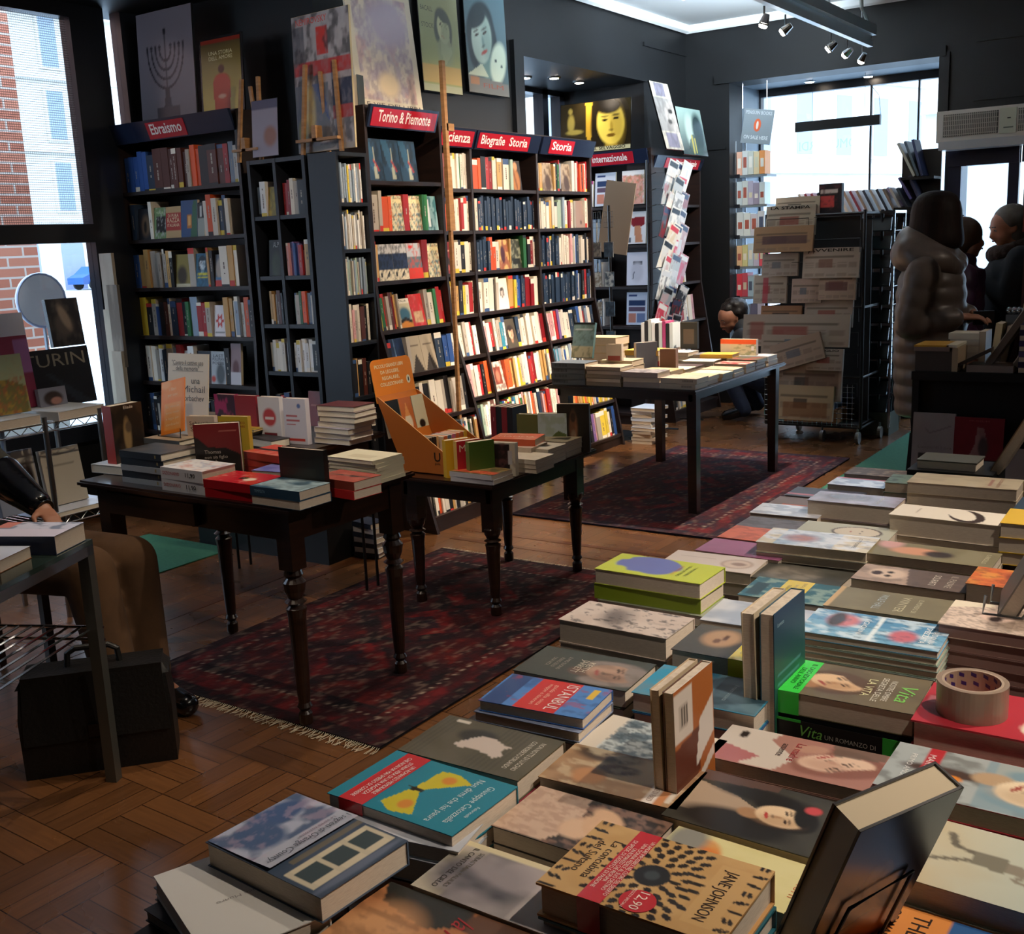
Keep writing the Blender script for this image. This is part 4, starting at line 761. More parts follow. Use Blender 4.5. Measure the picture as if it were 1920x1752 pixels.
pile(-.87, 1.915, .842, .21, .14, [.032, .028], 3, 'a8b4c4', A('a4b0c2').n(3, 'd4d8e0', .8, .5, 4, 61), [], 'pale misty blue cover', 'half hidden by the tall standing books')
pile(-.868, 2.105, .838, .20, .14, [.028, .028], 2, '2c5a64', A('2f6674').n(10, '9cb4a8', .7, .58, 7, 62).r(.3, .05, .9, .2, '23414a'), [], 'dark teal cover with curly lettering and a yellow band', 'middle of the table', band=(.34, .64, 'e2c62c', [('DOPO IL GRANDE SUCCESSO', .5, .54, .007, '6c5420', .8), ('UN NUOVO ROMANZO', .5, .47, .007, '6c5420', .6), ('TRAVOLGENTE', .5, .40, .007, '6c5420', .5)]))
pile(-.90, 2.255, .83, .2, .13, [.025, .025], 0, '4c4a44', A('55544c').e(.5, .4, .4, .3, '8c8478', .5).n(6, '34342f', .5, .5, 5, 63), [], 'dark grey cover with a blurred face', 'behind the teal cover with a yellow band')
pile(-.942, 2.398, .872, .26, .138, [.024, .020, .026, .022], 3, 'd8cfb4', A('dccfb4').r(.0, .15, 1, .68, 'a8b8cc').n(6, 'e6eaf0', .8, .5, 6, 64).e(.5, .35, .22, .14, 'b06c5c', .8).n(12, '3c4c68', .4, .64, 8, 65), [('OTTOBRE', .5, .84, .009, '5c5c5c', .6)], 'cream book with a glossy sky picture', 'on a pile of silver-spined books', under=['8c8c80', '6c6f6c', '9c9888'], mat_=GLOSSY)
pile(-.915, 2.575, .852, .23, .135, [.030, .042], 2, 'b8baa8', A('bcbcaa').e(.5, .62, .36, .27, '4c3c34', .04).e(.5, .62, .32, .24, 'd8ccb8', .04).e(.42, .66, .03, .01, '4c3c34', .4).e(.58, .66, .03, .01, '4c3c34', .4).e(.5, .56, .05, .012, 'b06c5c', .4), [], 'sage cover with a large oval ring', 'middle of the table')
pile(-.967, 2.835, .875, .234, .118, [.048, .046], 1, '8c7c7c', A('94868a').n(5, 'b4a6b4', .7, .5, 5, 66).e(.4, .4, .3, .3, '6c5c54', .6), [('MEMORIA', .5, .75, .010, 'd8ccb8', .6)], 'thick mauve-grey glossy book', 'far half of the table, middle', mat_=GLOSSY)
pile(-.93, 3.00, .83, .2, .12, [.025, .025], 0, 'a89c80', A('b0a488'), [], 'plain khaki paperback', 'behind the thick mauve-grey book')
pile(-.845, 3.148, .870, .19, .12, [.030, .030, .030], 3, '6c8476', A('7c9484').n(9, '3c4c48', .7, .6, 7, 67), [], 'green-grey cover with dark marks', 'far end of the table')
# the tall standing books
def stand_book(x, y, z0, t, dep, h, ccol, art, texts, label, rz=0, lean=0, face='right', page=None, back=None, cat='book', hard=False, group=None, name='book', tiltback=0, near=None):
    """upright book: thickness t along local x, depth dep along y, height h; pages on top; face = side that carries the art"""
    th = thing(name, (x, y, z0), label, cat, group)
    th.rotation_euler = (tiltback, math.radians(lean), math.radians(rz))
    ct = .0028 if hard else .0013; c = MB()
    c.box((0, 0, 0), (ct, dep, h), ccol if not back else back); c.box((t-ct, 0, 0), (t, dep, h), ccol)
    if near: c.box((ct, 0, 0), (t-ct, .002, h), near); c.face([(0, -.0003, 0), (t, -.0003, 0), (t, -.0003, h), (0, -.0003, h)], near)
    else: c.box((ct, dep-.002, 0), (t-ct, dep, h), ccol)
    if face == 'right': O, U, V = (t+.0002, 0, 0), (0, dep, 0), (0, 0, h)
    else: O, U, V = (-.0002, dep, 0), (0, -dep, 0), (0, 0, h)
    if art is not None: c.grid(O, U, V, max(8, int(dep/.004)), max(10, int(h/.004)), art)
    for tx in texts or []:
        txt, u, v, sz, col = tx[:5]; wf = tx[5] if len(tx) > 5 else None; c.text(txt, O, U, V, u*dep, v*h, sz, col, 'C', width=wf*dep if wf else None, lift=.0005)
    c.build('cover', PRINT, th)
    p = MB(); p.box((ct, .002, .002), (t-ct, dep-.002, h-.002)); p.build('page_block', page or PAGES, th); return th
backA = A('1e4a5c').g('2c6a4c', '1c3c5c')
for k in range(9): backA.r(.1, .80-k*.075, .1+.8*(.7+.3*((k*37) % 10)/10), .812-k*.075, '5c94a8', .7)
stand_book(-.640, 1.585, .782, .022, .145, .215, 'c8b89c', None, [], 'dark-backed standing book, left one of the tall pair midway', lean=-2)
stand_book(-.613, 1.587, .782, .024, .145, .218, '1e4a5c', backA, [('Lorenzo', .2, .88, .007, 'a8ccd8', .2)], 'standing book with blue-green back cover, right one of the tall pair midway', lean=-1)
brA = A('a8602c').p([(0,0),(1,.32),(1,.40),(0,.05)], 'd8ccc0').p([(0,.06),(.62,.30),(.62,.62),(0,.58)], '5c2a1a').p([(.5,.33),(1,.5),(1,.78),(.62,.66)], 'd8d0c8').r(0, .62, .45, .98, 'd2c8be').r(.12, .70, .34, .88, 'b8aea4')
for k in range(9): brA.r(.14+k*.021, .72, .15+k*.021, .86, '2a2420')
stand_book(-.642, 1.262, .782, .014, .128, .205, 'c2ae90', None, [], 'cream-edged standing book, left one of the brown pair in front', lean=-2)
stand_book(-.624, 1.262, .782, .016, .130, .205, 'd8cdc0', brA, [], 'standing book with a brown and white geometric back cover and barcode', lean=-1.5, back='5c3a2a')
# third column
pile(-.618, 1.600, .868, .240, .142, [.038, .044], 2, '57503c', visage(A('665a44').n(4, '7c7054', .5, .5, 4, 70), .5, .43, .24, .142, .24, 'e0bc94', '5c4430', 'a87850', rot=.5), [('LA VITA', .5, .62, .014, 'dcdca8', .5), ('SEGRETA DELLE', .5, .70, .010, 'e0dccc', .7), ('NOSTRE OMBRE', .5, .76, .010, 'e0dccc', .6), ('Vita', .5, .84, .026, '7cc85c', .5, 'C', .3)],
     'brown novel lettered Vita with a bright green band', 'right of the tall pair', uspine='near', under=['16181a'], band=(.0, .26, '3fd84c', [('IL CASO EDITORIALE', .5, .20, .0085, '1c5a24', .8), ('DELL ANNO', .5, .15, .0085, '1c5a24', .5), ('TRADOTTO IN VENTI PAESI', .5, .09, .007, '1c5a24', .8)]))
t = thing('belly_band', (-.61, 1.596, .7865), 'green band and white lettering on the black spine of the lower Vita copy', 'paper band')
b = MB(); b.box((.0, -.0012, .002), (.24, -.0004, .0385), '121416'); b.box((.19, -.002, .001), (.235, -.0012, .0395), '35b840'); b.box((0, -.002, .035), (.06, -.0012, .0395), '35b840'); b.text('Vita', (0, -.002, 0), (1, 0, 0), (0, 0, 1), .055, .014, .019, '7cc85c', 'L', shear=.3, width=.04); b.text('UN ROMANZO DI', (0, -.002, 0), (1, 0, 0), (0, 0, 1), .1, .016, .008, 'b8b8b0', 'L', width=.08); b.build('band', PRINT, t)
pile(-.641, 1.832, .885, .245, .136, [.014, .012, .012, .012, .012, .012, .012, .012], 2, '5c94b4', A('74a8c8').p([(0,0),(.45,0),(.45,1),(0,1)], '5c94bc').n(8, 'dcecf4', .7, .58, 7, 72).e(.35, .25, .25, .12, 'c87c84', .5).e(.65, .72, .22, .1, 'c8707c', .5).r(0, .49, 1, .52, 'e0eef4').e(.35, .2, .3, .06, '3a2c30', .6).n(14, '2c5068', .5, .64, 8, 73), [('UNA DONNA', .5, .9, .010, 'eef6f8', .6), ('SPEZZATA', .5, .84, .010, 'eef6f8', .6), ('I GIORNI', .5, .4, .010, 'eef6f8', .6)], 'glossy light blue thin paperback', 'atop a pile of eight', mat_=GLOSSY, under=['8c9c8c', '7c8c84'])
pile(-.665, 2.052, .862, .232, .134, [.038, .044], 1, '6c6450', A('7c745c').n(4, '8c8468', .5, .5, 4, 74).r(0, .0, 1, .05, 'c8a87c'), [('WINTER', .5, .56, .018, 'cfc8a8', .7), ('IL MONDO DI', .5, .70, .010, 'cfc8a8', .6), ('WOLF HALL', .5, .38, .016, 'b8c4c8', .7)], 'olive paperback with tall pale lettering', 'behind the light blue pile', under=['c49870'])
pile(-.664, 2.228, .868, .232, .118, [.024, .030, .034], 0, '5c5048', A('6c5c54').p([(0,0),(1,0),(1,.5),(0,.4)], 'b8a090').n(8, '4c3c38', .4, .55, 6, 75).e(.45, .26, .3, .17, 'dcc4b0', .3).e(.36, .28, .07, .03, '2c201c', .4).e(.58, .28, .07, .03, '2c201c', .4).e(.47, .17, .12, .05, '3c2420', .3), [('SCURATI', .5, .66, .014, 'e6dccc', .6), ('IL PADRE', .5, .8, .014, 'c8bcac', .7)], 'grey-brown cover with a screaming face', 'behind the olive paperback', under=['8c7c6c', '9c8c78'])
pile(-.689, 2.425, .868, .27, .120, [.022, .032, .034], 0, '6c6450', A('7c7458').n(3, '948a6c', .5, .5, 4, 76).e(.5, .35, .25, .2, 'd89c7c', .4).e(.55, .55, .2, .12, '3c302a', .5).e(.5, .8, .5, .1, '8c8468', .6).e(.15, .12, .3, .1, 'd8a8a4', .6), [('IL FANCIULLO', .5, .9, .010, 'd8d0b0', .6)], 'khaki cover with a reclining figure', 'right of the glossy sky book', under=['c8bca4'])
pile(-.713, 2.705, .892, .262, .120, [.052, .030, .030], -2, 'e6dccc', A('ebe1d0').e(.55, .66, .5, .16, '3c2c24', .04, .12).e(.42, .60, .46, .12, 'ebe1d0', .05, .2), [('stupore', .45, .2, .008, 'a89888', .4)], 'thick cream book with a sweeping dark curve', 'right column, far half', under=['8c847c'])
pile(-.765, 3.080, .892, .285, .135, [.032, .040, .040], 2, 'c8baa0', A('d2c2a4').n(5, 'b8a488', .5, .52, 5, 78).r(.2, .72, .8, .76, 'b07c6c'), [('LA CITTA PERDUTA', .5, .8, .009, 'a05c50', .8)], 'sandy coloured large paperback', 'far end on a tall pile', under=['b8a890', '9c8478'])
pile(-.70, 2.86, .85, .24, .12, [.035, .035], 0, '8c7c70', None, [], 'plain brown-edged book', 'between the curve book and the sandy pile')
# right column
pile(-.377, 1.585, .870, .235, .158, [.045, .045], 1, 'b02c38', A('b62f3c').e(.72, .78, .22, .16, 'e6d4c0', .1).e(.74, .80, .14, .10, '3c3432', .15).n(20, 'b62f3c', .3, .62, 8, 80).r(.35, .03, .5, .08, 'd8949c', .6), [], 'red hardback with cream lace flower', 'under the roll of tape', hard=True)
pile(-.420, 1.935, .902, .235, .145, [.024, .024, .024, .024, .024], 0, 'c8b0a0', A('dcc8b8').e(.5, .5, .4, .22, 'a08c7c', .5).n(30, '5c4840', .5, .55, 7, 81).e(.45, .36, .2, .12, 'e0c4b4', .3).e(.36, .38, .06, .02, '2c201c', .4).e(.55, .36, .1, .05, '3a2c28', .5).r(.3, .5, .42, .9, 'e8c8b8', .8).p([(.0,0),(.3,0),(.1,.3),(0,.3)], 'e8dcc4'), [], 'pale cover with a fuzzy haired profile', 'atop a pile of five mauve-edged copies', under=['8c6c68', '80625c'], page=mat('mauve_page_edges', '9c7c74', .9))
pile(-.432, 2.222, .892, .205, .125, [.040, .036, .034], 0, 'b05a34', A('d8703c').n(6, 'e8a04c', .8, .5, 5, 82).n(12, '7c3420', .5, .6, 7, 83).e(.4, .4, .2, .1, '8c3c24', .5), [], 'orange-gold painted cover', 'right side, below the yellow pile', under=['3c342c'])
pile(-.452, 2.690, .902, .22, .15, [.036, .036, .030], 1, 'd8b030', A('e2b83c'), [('PASSAPAROLA', .5, .5, .008, '8c6c1c', .6), ('NARRATIVA', .5, .6, .008, '8c6c1c', .5)], 'golden yellow book', 'right edge pile of three', under=['c8a82c', 'd0ac28'])
pile(-.46, 2.90, .885, .22, .15, [.035, .035, .035], 0, '2c3c48', A('34485a').r(.2, .5, .8, .8, '64747c'), [], 'blue-black book', 'behind the golden yellow pile')
pile(-.45, 3.08, .865, .22, .15, [.04, .04], 0, '8c7c68', None, [], 'tan book', 'farthest right pile')
pile(-.630, 1.398, .832, .245, .120, [.022, .030], 2, '8c6c60', visage(A('a8786c'), .5, .74, .30, .12, .245, 'e0c0a8', '8c5c50', 'b88c78', rot=-.6, lip='a83c40').p([(0,0),(1,0),(1,.42),(.6,.5),(.2,.3),(0,.34)], 'cfc4b8').add('r', 0, 0, 0, 0, 'ffffff', 0).e(.2, .12, .1, .03, '2c2420', .3).p([(.5,0),(1,0),(1,.2),(.7,.3)], 'a8404c', .8).p([(0,.66),(.3,.7),(.2,1),(0,1)], '5c5448', .7), [('La madre', .42, .46, .014, '9c2c34', .5), ('assente', .42, .38, .012, '3c2c2c', .35)], 'pinkish cover lettered La madre assente', 'in front of the Vita novel')
pile(-.605, 1.203, .838, .225, .148, [.028, .028], -1, '35332d', visage(A('3b3932').n(5, '4c4a40', .4, .55, 5, 85).p([(.22,0),(.8,0),(.72,.3),(.5,.48),(.34,.3)], 'b8a088', .9).e(.8, .4, .22, .34, '1c1916', .4).e(.24, .44, .12, .3, '1c1916', .5), .5, .62, .19, .148, .225, 'e4c8a4', '191613', 'a8805c', rot=.25, lip='b8403c').e(.26, .76, .07, .05, 'c84c50', .4).p([(.0,.0),(.2,0),(.1,.5),(0,.5)], '6c4c44', .6), [('DI UNA CORTIGIANA', .4, .92, .007, 'cfc4ac', .6), ('IL SEGRETO', .4, .88, .007, 'cfc4ac', .4), ('D ASCANIO', .5, .965, .011, 'efe8d8', .6)], 'dark cover with a long haired woman portrait', 'right of the brown standing pair', res=.0024)
pile(-.580, 1.090, .832, .25, .108, [.026, .026], -2, 'd8cf94', A('dcd49c').e(.5, .2, .4, .12, 'd8803c', .2).n(5, 'cfc684', .4, .5, 4, 86).e(.2, .1, .3, .1, '8c8c84', .5), [('A TUTTI', .5, .72, .009, 'c8643c', .4), ('ANNE TYLER', .5, .86, .010, '2c2c24', .6)], 'pale yellow cover with an orange brushstroke', 'between the lattice novel and the woman portrait')
runA = A('b9b49c').g('cdb78c', '9fc0c4').n(3, 'c4c8b8', .4, .5, 4, 87).l([(.18,.16),(.34,.2),(.4,.34)], .022, '6c6658').l([(.62,.10),(.5,.3)], .02, '6c6658').p([(.34,.30),(.55,.30),(.56,.46),(.36,.46)], '7c7868').p([(.40,.46),(.54,.46),(.55,.64),(.44,.66)], '8c8474').l([(.47,.58),(.62,.52),(.66,.60)], .018, '8c8474').e(.50, .78, .045, .04, '5c5044', .3).l([(.5,.66),(.5,.76)], .02, 'c8a888')
pile(-.300, 1.195, .850, .235, .155, [.032, .036], -2, 'a8a890', runA, [], 'sky cover with a running figure', 'right of the leaning book on its stand')
pile(-.310, 1.040, .822, .235, .142, [.024, .018], -2, 'c87c3c', A('2c5c94').r(0, 0, 1, .34, 'd88a44').e(.5, .75, .3, .3, '1c2c5c', .3).e(.35, .9, .4, .1, '4c8ccc', .5), [('THE WOLF', .5, .17, .020, '2a1c14', .86), ('OF WALL STREET', .5, .06, .012, '2a1c14', .86)], 'orange and blue book lettered The Wolf of Wall Street', 'front right edge')
colA = A('a8b0b0').n(8, '5c5c58', .6, .55, 6, 90).p([(0,.55),(.5,.55),(.45,1),(0,1)], 'ddd0b4').e(.45, .3, .1, .22, '4c3a34', .4).e(.55, .36, .06, .05, 'e08830', .3).r(0, .18, 1, .26, 'b82c34').p([(.0,.5),(1,.5),(1,1),(0,1)], '7c98a4', .7)
visage(colA, .52, .80, .30, .145, .25, 'e8d4b4', '7c98a4', 'b89c7c', rot=-.3)
pile(-.381, 1.400, .850, .25, .145, [.028, .040], 0, 'b02c38', colA, [('MARGHERITA', .5, .19, .010, 'f0dcd8', .7), ('PRIMO AMORE', .5, .10, .008, 'e8e8e4', .6)], 'collage cover with a pale face and red strip', 'in front of the red lace book')
# roll of tape
t = thing('tape_roll', (-.305, 1.655, .8705), 'roll of brown packing tape standing on the red lace book', 'tape roll')
b = MB(); n = 48
def ring(mb, r0, r1, z0, z1, col):
    for k in range(n):
        a, c_ = 2*math.pi*k/n, 2*math.pi*(k+1)/n; p = lambda r, an, z: (r*math.cos(an), r*math.sin(an), z)
        mb.face([p(r1, a, z0), p(r1, c_, z0), p(r1, c_, z1), p(r1, a, z1)], col); mb.face([p(r0, a, z1), p(r0, c_, z1), p(r0, c_, z0), p(r0, a, z0)], col)
        mb.face([p(r0, a, z1), p(r1, a, z1), p(r1, c_, z1), p(r0, c_, z1)], col); mb.face([p(r0, a, z0), p(r0, c_, z0), p(r1, c_, z0), p(r1, a, z0)], col)
ring(b, .044, .051, 0, .05, '9c8674'); b.build('tape', mat('packing_tape', '9a8674', .3, coat=.4), t)
b = MB(); ring(b, .040, .0439, 0, .05, 'b09c88')
for k in range(14):
    for zz in (.012, .028, .042):
        a = 2*math.pi*(k+.3*zz*50)/14; c_ = a+.2; b.face([(.0399*math.cos(c_), .0399*math.sin(c_), zz), (.0399*math.cos(a), .0399*math.sin(a), zz-.003), (.0399*math.cos(a), .0399*math.sin(a), zz+.003), (.0399*math.cos(c_), .0399*math.sin(c_), zz+.006)], '3c2c6c')
b.build('cardboard_core', PRINT, t)
# big leaning book and its wire stand
ctA = A('34342f').n(3, '4c4a44', .6, .5, 4, 95).e(.4, .4, .3, .3, '5c5850', .6).n(5, '2a2826', .5, .5, 4, 96).e(.6, .1, .3, .14, 'a8683c', .8)
def plank(t, name, size, mat_, off, art=None, cols='2b2a2c'):
    b = MB(); x, y, z = off; sx, sy, sz = size; b.box((x, y, z), (x+sx, y+sy, z+sz), cols)
    if art: b.grid((x, y-.0004, z), (sx, 0, 0), (0, 0, sz), 36, 52, art)
    return b.build(name, mat_, t)
ex, ey, ez = Vector((.431, .902, 0)), Vector((-.836, .400, .375)), Vector((.338, -.162, .927))
LM = Matrix((ex, ey, ez)).transposed().to_4x4(); LM.translation = Vector((-.352, 1.011, .813))
t = thing('book', (0, 0, 0), 'dark glossy hardback leaning back on a wire stand at the front', 'book'); t.matrix_world = LM
plank(t, 'back_cover', (.153, .003, .228), GLOSSY, (0, 0, 0), ctA); plank(t, 'front_cover', (.153, .003, .228), GLOSSY, (0, .036, 0)); plank(t, 'page_block', (.147, .033, .221), mat('grey_page_edges', 'cfc0a4', .9), (.003, .003, .004)); plank(t, 'spine', (.003, .039, .228), GLOSSY, (.150, .0, 0))  # page edges in one even greyish cream
t = thing('book_stand', (0, 0, 0), 'black wire book stand holding the dark leaning hardback', 'book stand'); t.matrix_world = LM
b = MB()
b.tube([(.03, -.005, -.005), (.035, -.005, .10), (.125, -.005, .115), (.125, -.005, -.005)], .0022, 8)
for xx in (.03, .125): b.tube([(xx, -.005, -.005), (xx, .05, -.005), (xx, .055, .02)], .0022, 8)
b.build('wire_frame', BLACKM, t)
# leaning books at the right edge
t = thing('book', (-.335, 2.02, .906), 'grey picture book leaning on a wire stand at the right edge', 'book')
plank(t, 'cover', (.003, .14, .2), PRINT, (0, 0, 0), None, '8c8884'); plank(t, 'page_block', (.024, .136, .195), PAGES, (.003, .002, .002)); plank(t, 'back_cover', (.003, .14, .2), PRINT, (.027, 0, 0), None, '4c443c')
t.rotation_euler = (0, math.radians(26), math.radians(8))
t = thing('book_stand', (-.345, 2.0, .903), 'pale metal wire stand under the grey picture book, right edge', 'book stand')
b = MB()
for yy in (.02, .09): b.tube([(-.012, yy, .035), (-.016, yy, .0), (.05, yy, .001), (.12, yy, .10)], .003, 8)
b.tube([(.12, .02, .10), (.12, .09, .10)], .003, 8); b.build('wire_frame', STEEL, t)
# foreground table itself
t = thing('display_table', (-1.09, .70, 0), 'large dark table carrying the foreground books', 'table')
b = MB(); b.box((0, 0, .745), (1.5, 2.78, .78)); b.build('tabletop', WOODD, t)
b = MB(); b.box((.06, .06, .63), (1.44, 2.7, .745)); b.build('apron', WOODD, t)
for lx in (.08, 1.36):
    for ly in (.08, 2.62):
        b = MB(); b.box((lx, ly, 0), (lx+.07, ly+.07, .63)); b.build('leg', WOODD, t)
# ---------------------------------------------------------------- tables of the shop floor
def turned_leg(mb, x, y, ztop, r=.028):
    zt = ztop; h = ztop
    mb.box((x-r*1.15, y-r*1.15, zt-.20), (x+r*1.15, y+r*1.15, zt))
    pr = [(r*.7, 0), (r*.95, .03), (r*.6, .05), (r*.75, .07)] 
    prof = [(r*.55, 0), (r*.85, .015), (r*.85, .05), (r*.55, .06), (r*.95, .075), (r*.7, .09), (r*.8, .12), (r*1.1, h*.52), (r*1.25, h*.56), (r*.8, h*.575), (r*1.35, h*.59), (r*.85, h*.605), (r*1.25, h*.64), (r*1.4, h*.68), (r*.9, h*.70), (r*1.2, h*.715), (r*1.0, zt-.20)]
    mb.lathe(x, y, prof, 18)
def wood_table(loc, W, Dp, H, top_t, apron, legs, label, turned=True, ov=.04, name='wooden_table'):
    t = thing(name, loc, label, 'table')
    b = MB(); b.box((0, 0, H-top_t), (W, Dp, H)); b.box((-.008, -.008, H-top_t*.7), (W+.008, Dp+.008, H-top_t*.3)); b.build('tabletop', WOODD, t)
    b = MB(); q = ov
    b.box((q, q, H-top_t-apron), (W-q, q+.02, H-top_t)); b.box((q, Dp-q-.02, H-top_t-apron), (W-q, Dp-q, H-top_t)); b.box((q, q, H-top_t-apron), (q+.02, Dp-q, H-top_t)); b.box((W-q-.02, q, H-top_t-apron), (W-q, Dp-q, H-top_t)); b.build('apron', WOODD, t)
    for lx, ly in legs:
        b = MB()
        if turned: turned_leg(b, lx, ly, H-top_t)
        elif turned is None: b.tube([(lx, ly, 0), (lx, ly, H-top_t)], .007, 10)
        else: b.hexa([(lx-.026, ly-.026, 0), (lx+.026, ly-.026, 0), (lx+.026, ly+.026, 0), (lx-.026, ly+.026, 0), (lx-.03, ly-.03, H-top_t), (lx+.03, ly-.03, H-top_t), (lx+.03, ly+.03, H-top_t), (lx-.03, ly+.03, H-top_t)], '808080')
        b.build('leg', WOODD if turned is not None else BLACKM, t)
    return t
nt_ = wood_table((-3.62, 2.40, 0), 1.10, .63, .79, .025, .10, [(.09, .06), (1.035, .06), (1.035, .57), (.09, .58)], 'dark antique table with turned legs nearest the seated man')
b = MB(); b.box((.14, .012, .675), (.62, .038, .755)); b.build('drawer_front', WOODD, nt_)
wood_table((-3.12, 3.60, 0), .55, .87, .61, .022, .07, [(.075, .075), (.49, .075), (.48, .79), (.075, .79)], 'low dark table with turned legs between the antique table and the shelves')
wood_table((-3.52, 5.58, 0), .97, 1.42, .74, .025, .045, [(.08, .075), (.925, .075), (.925, 1.33), (.08, 1.35)], 'plain square-legged dark table on the far rug', turned=False)

# rugs and carpets
def rug(loc, W, L, label, dark, red, seed, cat='rug', fringe=True):
    t = thing('persian_rug', loc, label, cat)
    a = A(red).n(14, dark, .75, .5, 6, seed).n(30, '6c2018', .5, .55, 6, seed+1)
    a.r(0, 0, 1, 1, red, .2)
    for m, c, al in ((.0, dark, .85), (.05, '5c1418', .9), (.13, dark, .9)):
        for q in ((m, m*.65, 1-m, m*.65+.035), (m, 1-m*.65-.035, 1-m, 1-m*.65), (m, m*.65, m+.05, 1-m*.65), (1-m-.05, m*.65, 1-m, 1-m*.65)): a.r(*q, c, al)
    for cy in (.27, .5, .73):
        a.p([(.5, cy-.15), (.78, cy), (.5, cy+.15), (.22, cy)], dark, .85).p([(.5, cy-.1), (.68, cy), (.5, cy+.1), (.32, cy)], '6c1416', .8).p([(.5, cy-.05), (.6, cy), (.5, cy+.05), (.4, cy)], '101420', .9)
    a.n(22, dark, .75, .53, 7, seed+3).n(40, '2a1016', .6, .52, 7, seed+4).n(30, red, .5, .62, 8, seed+5).n(55, '8c7868', .25, .68, 10, seed+6)
    for k in range(70):
        v = .07+k*.0123
        if k % 2: a.r(.118, v, .126, v+.007, '9c8c7c', .7).r(.874, v, .882, v+.007, '9c8c7c', .7)
    for k in range(50):
        u = .13+k*.015
        if k % 2: a.r(u, .085, u+.008, .09, '9c8c7c', .6).r(u, .91, u+.008, .915, '9c8c7c', .6)
    b = MB(); b.grid((0, 0, .009), (W, 0, 0), (0, L, 0), 110, 170, a, bow=lambda u, v: .001*math.sin(u*9+v*7)); b.box((0, 0, .001), (W, L, .008), dark, skip=(1,)); b.build('pile', CLOTH, t)
    if fringe:
        b = MB(); f2 = MB(); r = uniq(seed)
        for k in range(150):
            x = W*k/149
            b.tube([(x, 0, .006), (x+r.uniform(-.01, .01), -.018, .004), (x+r.uniform(-.02, .02), -.035-r.random()*.02, .003)], .0013, 4, 'b0a48e', cap=False)
            f2.tube([(x, L, .006), (x+r.uniform(-.02, .02), L+.035, .003)], .0013, 4, 'b0a48e', cap=False)
        b.build('fringe', CLOTH, t); f2.build('fringe', CLOTH, t)
rug((-3.50, 2.44, .002), 1.26, 1.98, 'deep red Persian rug under the two turned-leg tables', '100d13', '42090d', 61)
rug((-3.58, 5.20, .002), 1.32, 2.32, 'red and navy Persian rug under the square-legged table', '191827', '45121a', 63, fringe=False)
def mat_(loc, W, L, label):
    t = MB(); t.box((0, 0, 0), (W, L, .005)); o = t.build('carpet_strip', mat('green_carpet', '2f6a50', .95, noise='28604a', nscale=60), loc=loc); tag(o, label, 'carpet')
mat_((-5.3, 3.0, .001), .72, .92, 'green carpet strip on the floor before the Ebraismo bookcase')
mat_((-2.15, 5.3, .001), .62, 3.5, 'long green carpet strip beside the black counter')

# ---------------------------------------------------------------- near antique table: books
T = .79
up = stand_book
lay_book(-3.70, 2.51, T+.035, .26, .19, .033, 4, 'b8bcc0', A('c8ccd0').n(3, 'e8eef4', .6, .5, 4, 101), [], 'wide grey-white book overhanging the left end of the antique table', orient='N', spine='left', page=PAGEW)
up(-3.64, 2.545, T+.0355, .052, .145, .225, '14100f', A('15110f').n(4, '3c2a1c', .7, .55, 5, 102).e(.45, .45, .12, .3, '8c7450', .5).e(.5, .6, .1, .1, '4c4034', .5).r(.3, .86, .85, .87, 'b03028'), [('Eliade', .55, .92, .012, 'd8ccc0', .3)], 'tall standing book with a bright red spine at the table end', near='b02a14', rz=2)
for k, (c, th_) in enumerate([('26303c', .026), ('26303c', .026), ('a9b0b8', .022), ('232b36', .026), ('a9b0b8', .020)]):
    z = T+.120-sum([.0, .026, .052, .074, .100][k:k+1])
    lay_book(-3.43+.004*(k % 2), 2.45, z, .235, .165, th_-.0005, [0, 1, -1, 1, 0][k], c, (A('3a3c40').n(3, '5c5448', .6, .5, 4, 103) if k == 0 else None), [], 'slate hardback in the pile beside the red-spined book, %s' % ['topmost', 'second', 'third, pale one', 'fourth', 'lowest, pale one'][k], orient='N', spine='near', spinetext=('I', .012, '9c8c5c', (.2, .008)), page=PAGEW)
# easel-like orange leaflet, poster, upright novel
up(-3.60, 2.70, T+.001, .036, .15, .06, '6c7478', None, [], 'low grey book behind the slate pile', rz=0)
t = thing('leaflet_display', (-3.53, 2.72, T+.122), 'orange leaflet leaning on a small wire stand above the slate pile', 'leaflet')
R_ = Matrix.Rotation(math.radians(-18), 4, 'X') @ Matrix.Rotation(math.radians(-12), 4, 'Y')
b = MB(); P = [R_ @ Vector(v) for v in ((0,0,0),(.135,0,0),(.135,.004,0),(0,.004,0),(0,0,.215),(.135,0,.215),(.135,.004,.215),(0,.004,.215))]; b.hexa(P, 'e8832c'); b.grid(P[0]+Vector((0,-.0004,0)), P[1]-P[0], P[4]-P[0], 24, 36, A('ee8a30').r(.14, .08, .86, .56, 'f2a860').r(.1, .64, .9, .95, 'ee9440').e(.2, .93, .2, .08, 'f4b070', .7))
for k in range(4): b.text(['Io vivo in', 'questo mondo', 'e leggo per', 'cambiarlo'][k], P[0], P[1]-P[0], P[4]-P[0], .067, .104-k*.024, .011, 'f8dcae', 'C', width=.075)
b.text('i libri', P[0], P[1]-P[0], P[4]-P[0], .067, .172, .014, 'f8dcae', 'C'); b.text('per tutti', P[0], P[1]-P[0], P[4]-P[0], .067, .15, .012, 'f8dcae', 'C'); b.build('leaflet', PRINT, t)
b = MB(); b.tube([(.0, -.012, .0), (-.03, .01, .13)], .002, 6, '202020'); b.tube([(.13, -.012, .0), (.06, .06, .10)], .002, 6, '202020'); b.tube([(0, -.012, .001), (.135, -.012, .001)], .002, 6); b.build('wire_stand', BLACKM, t)
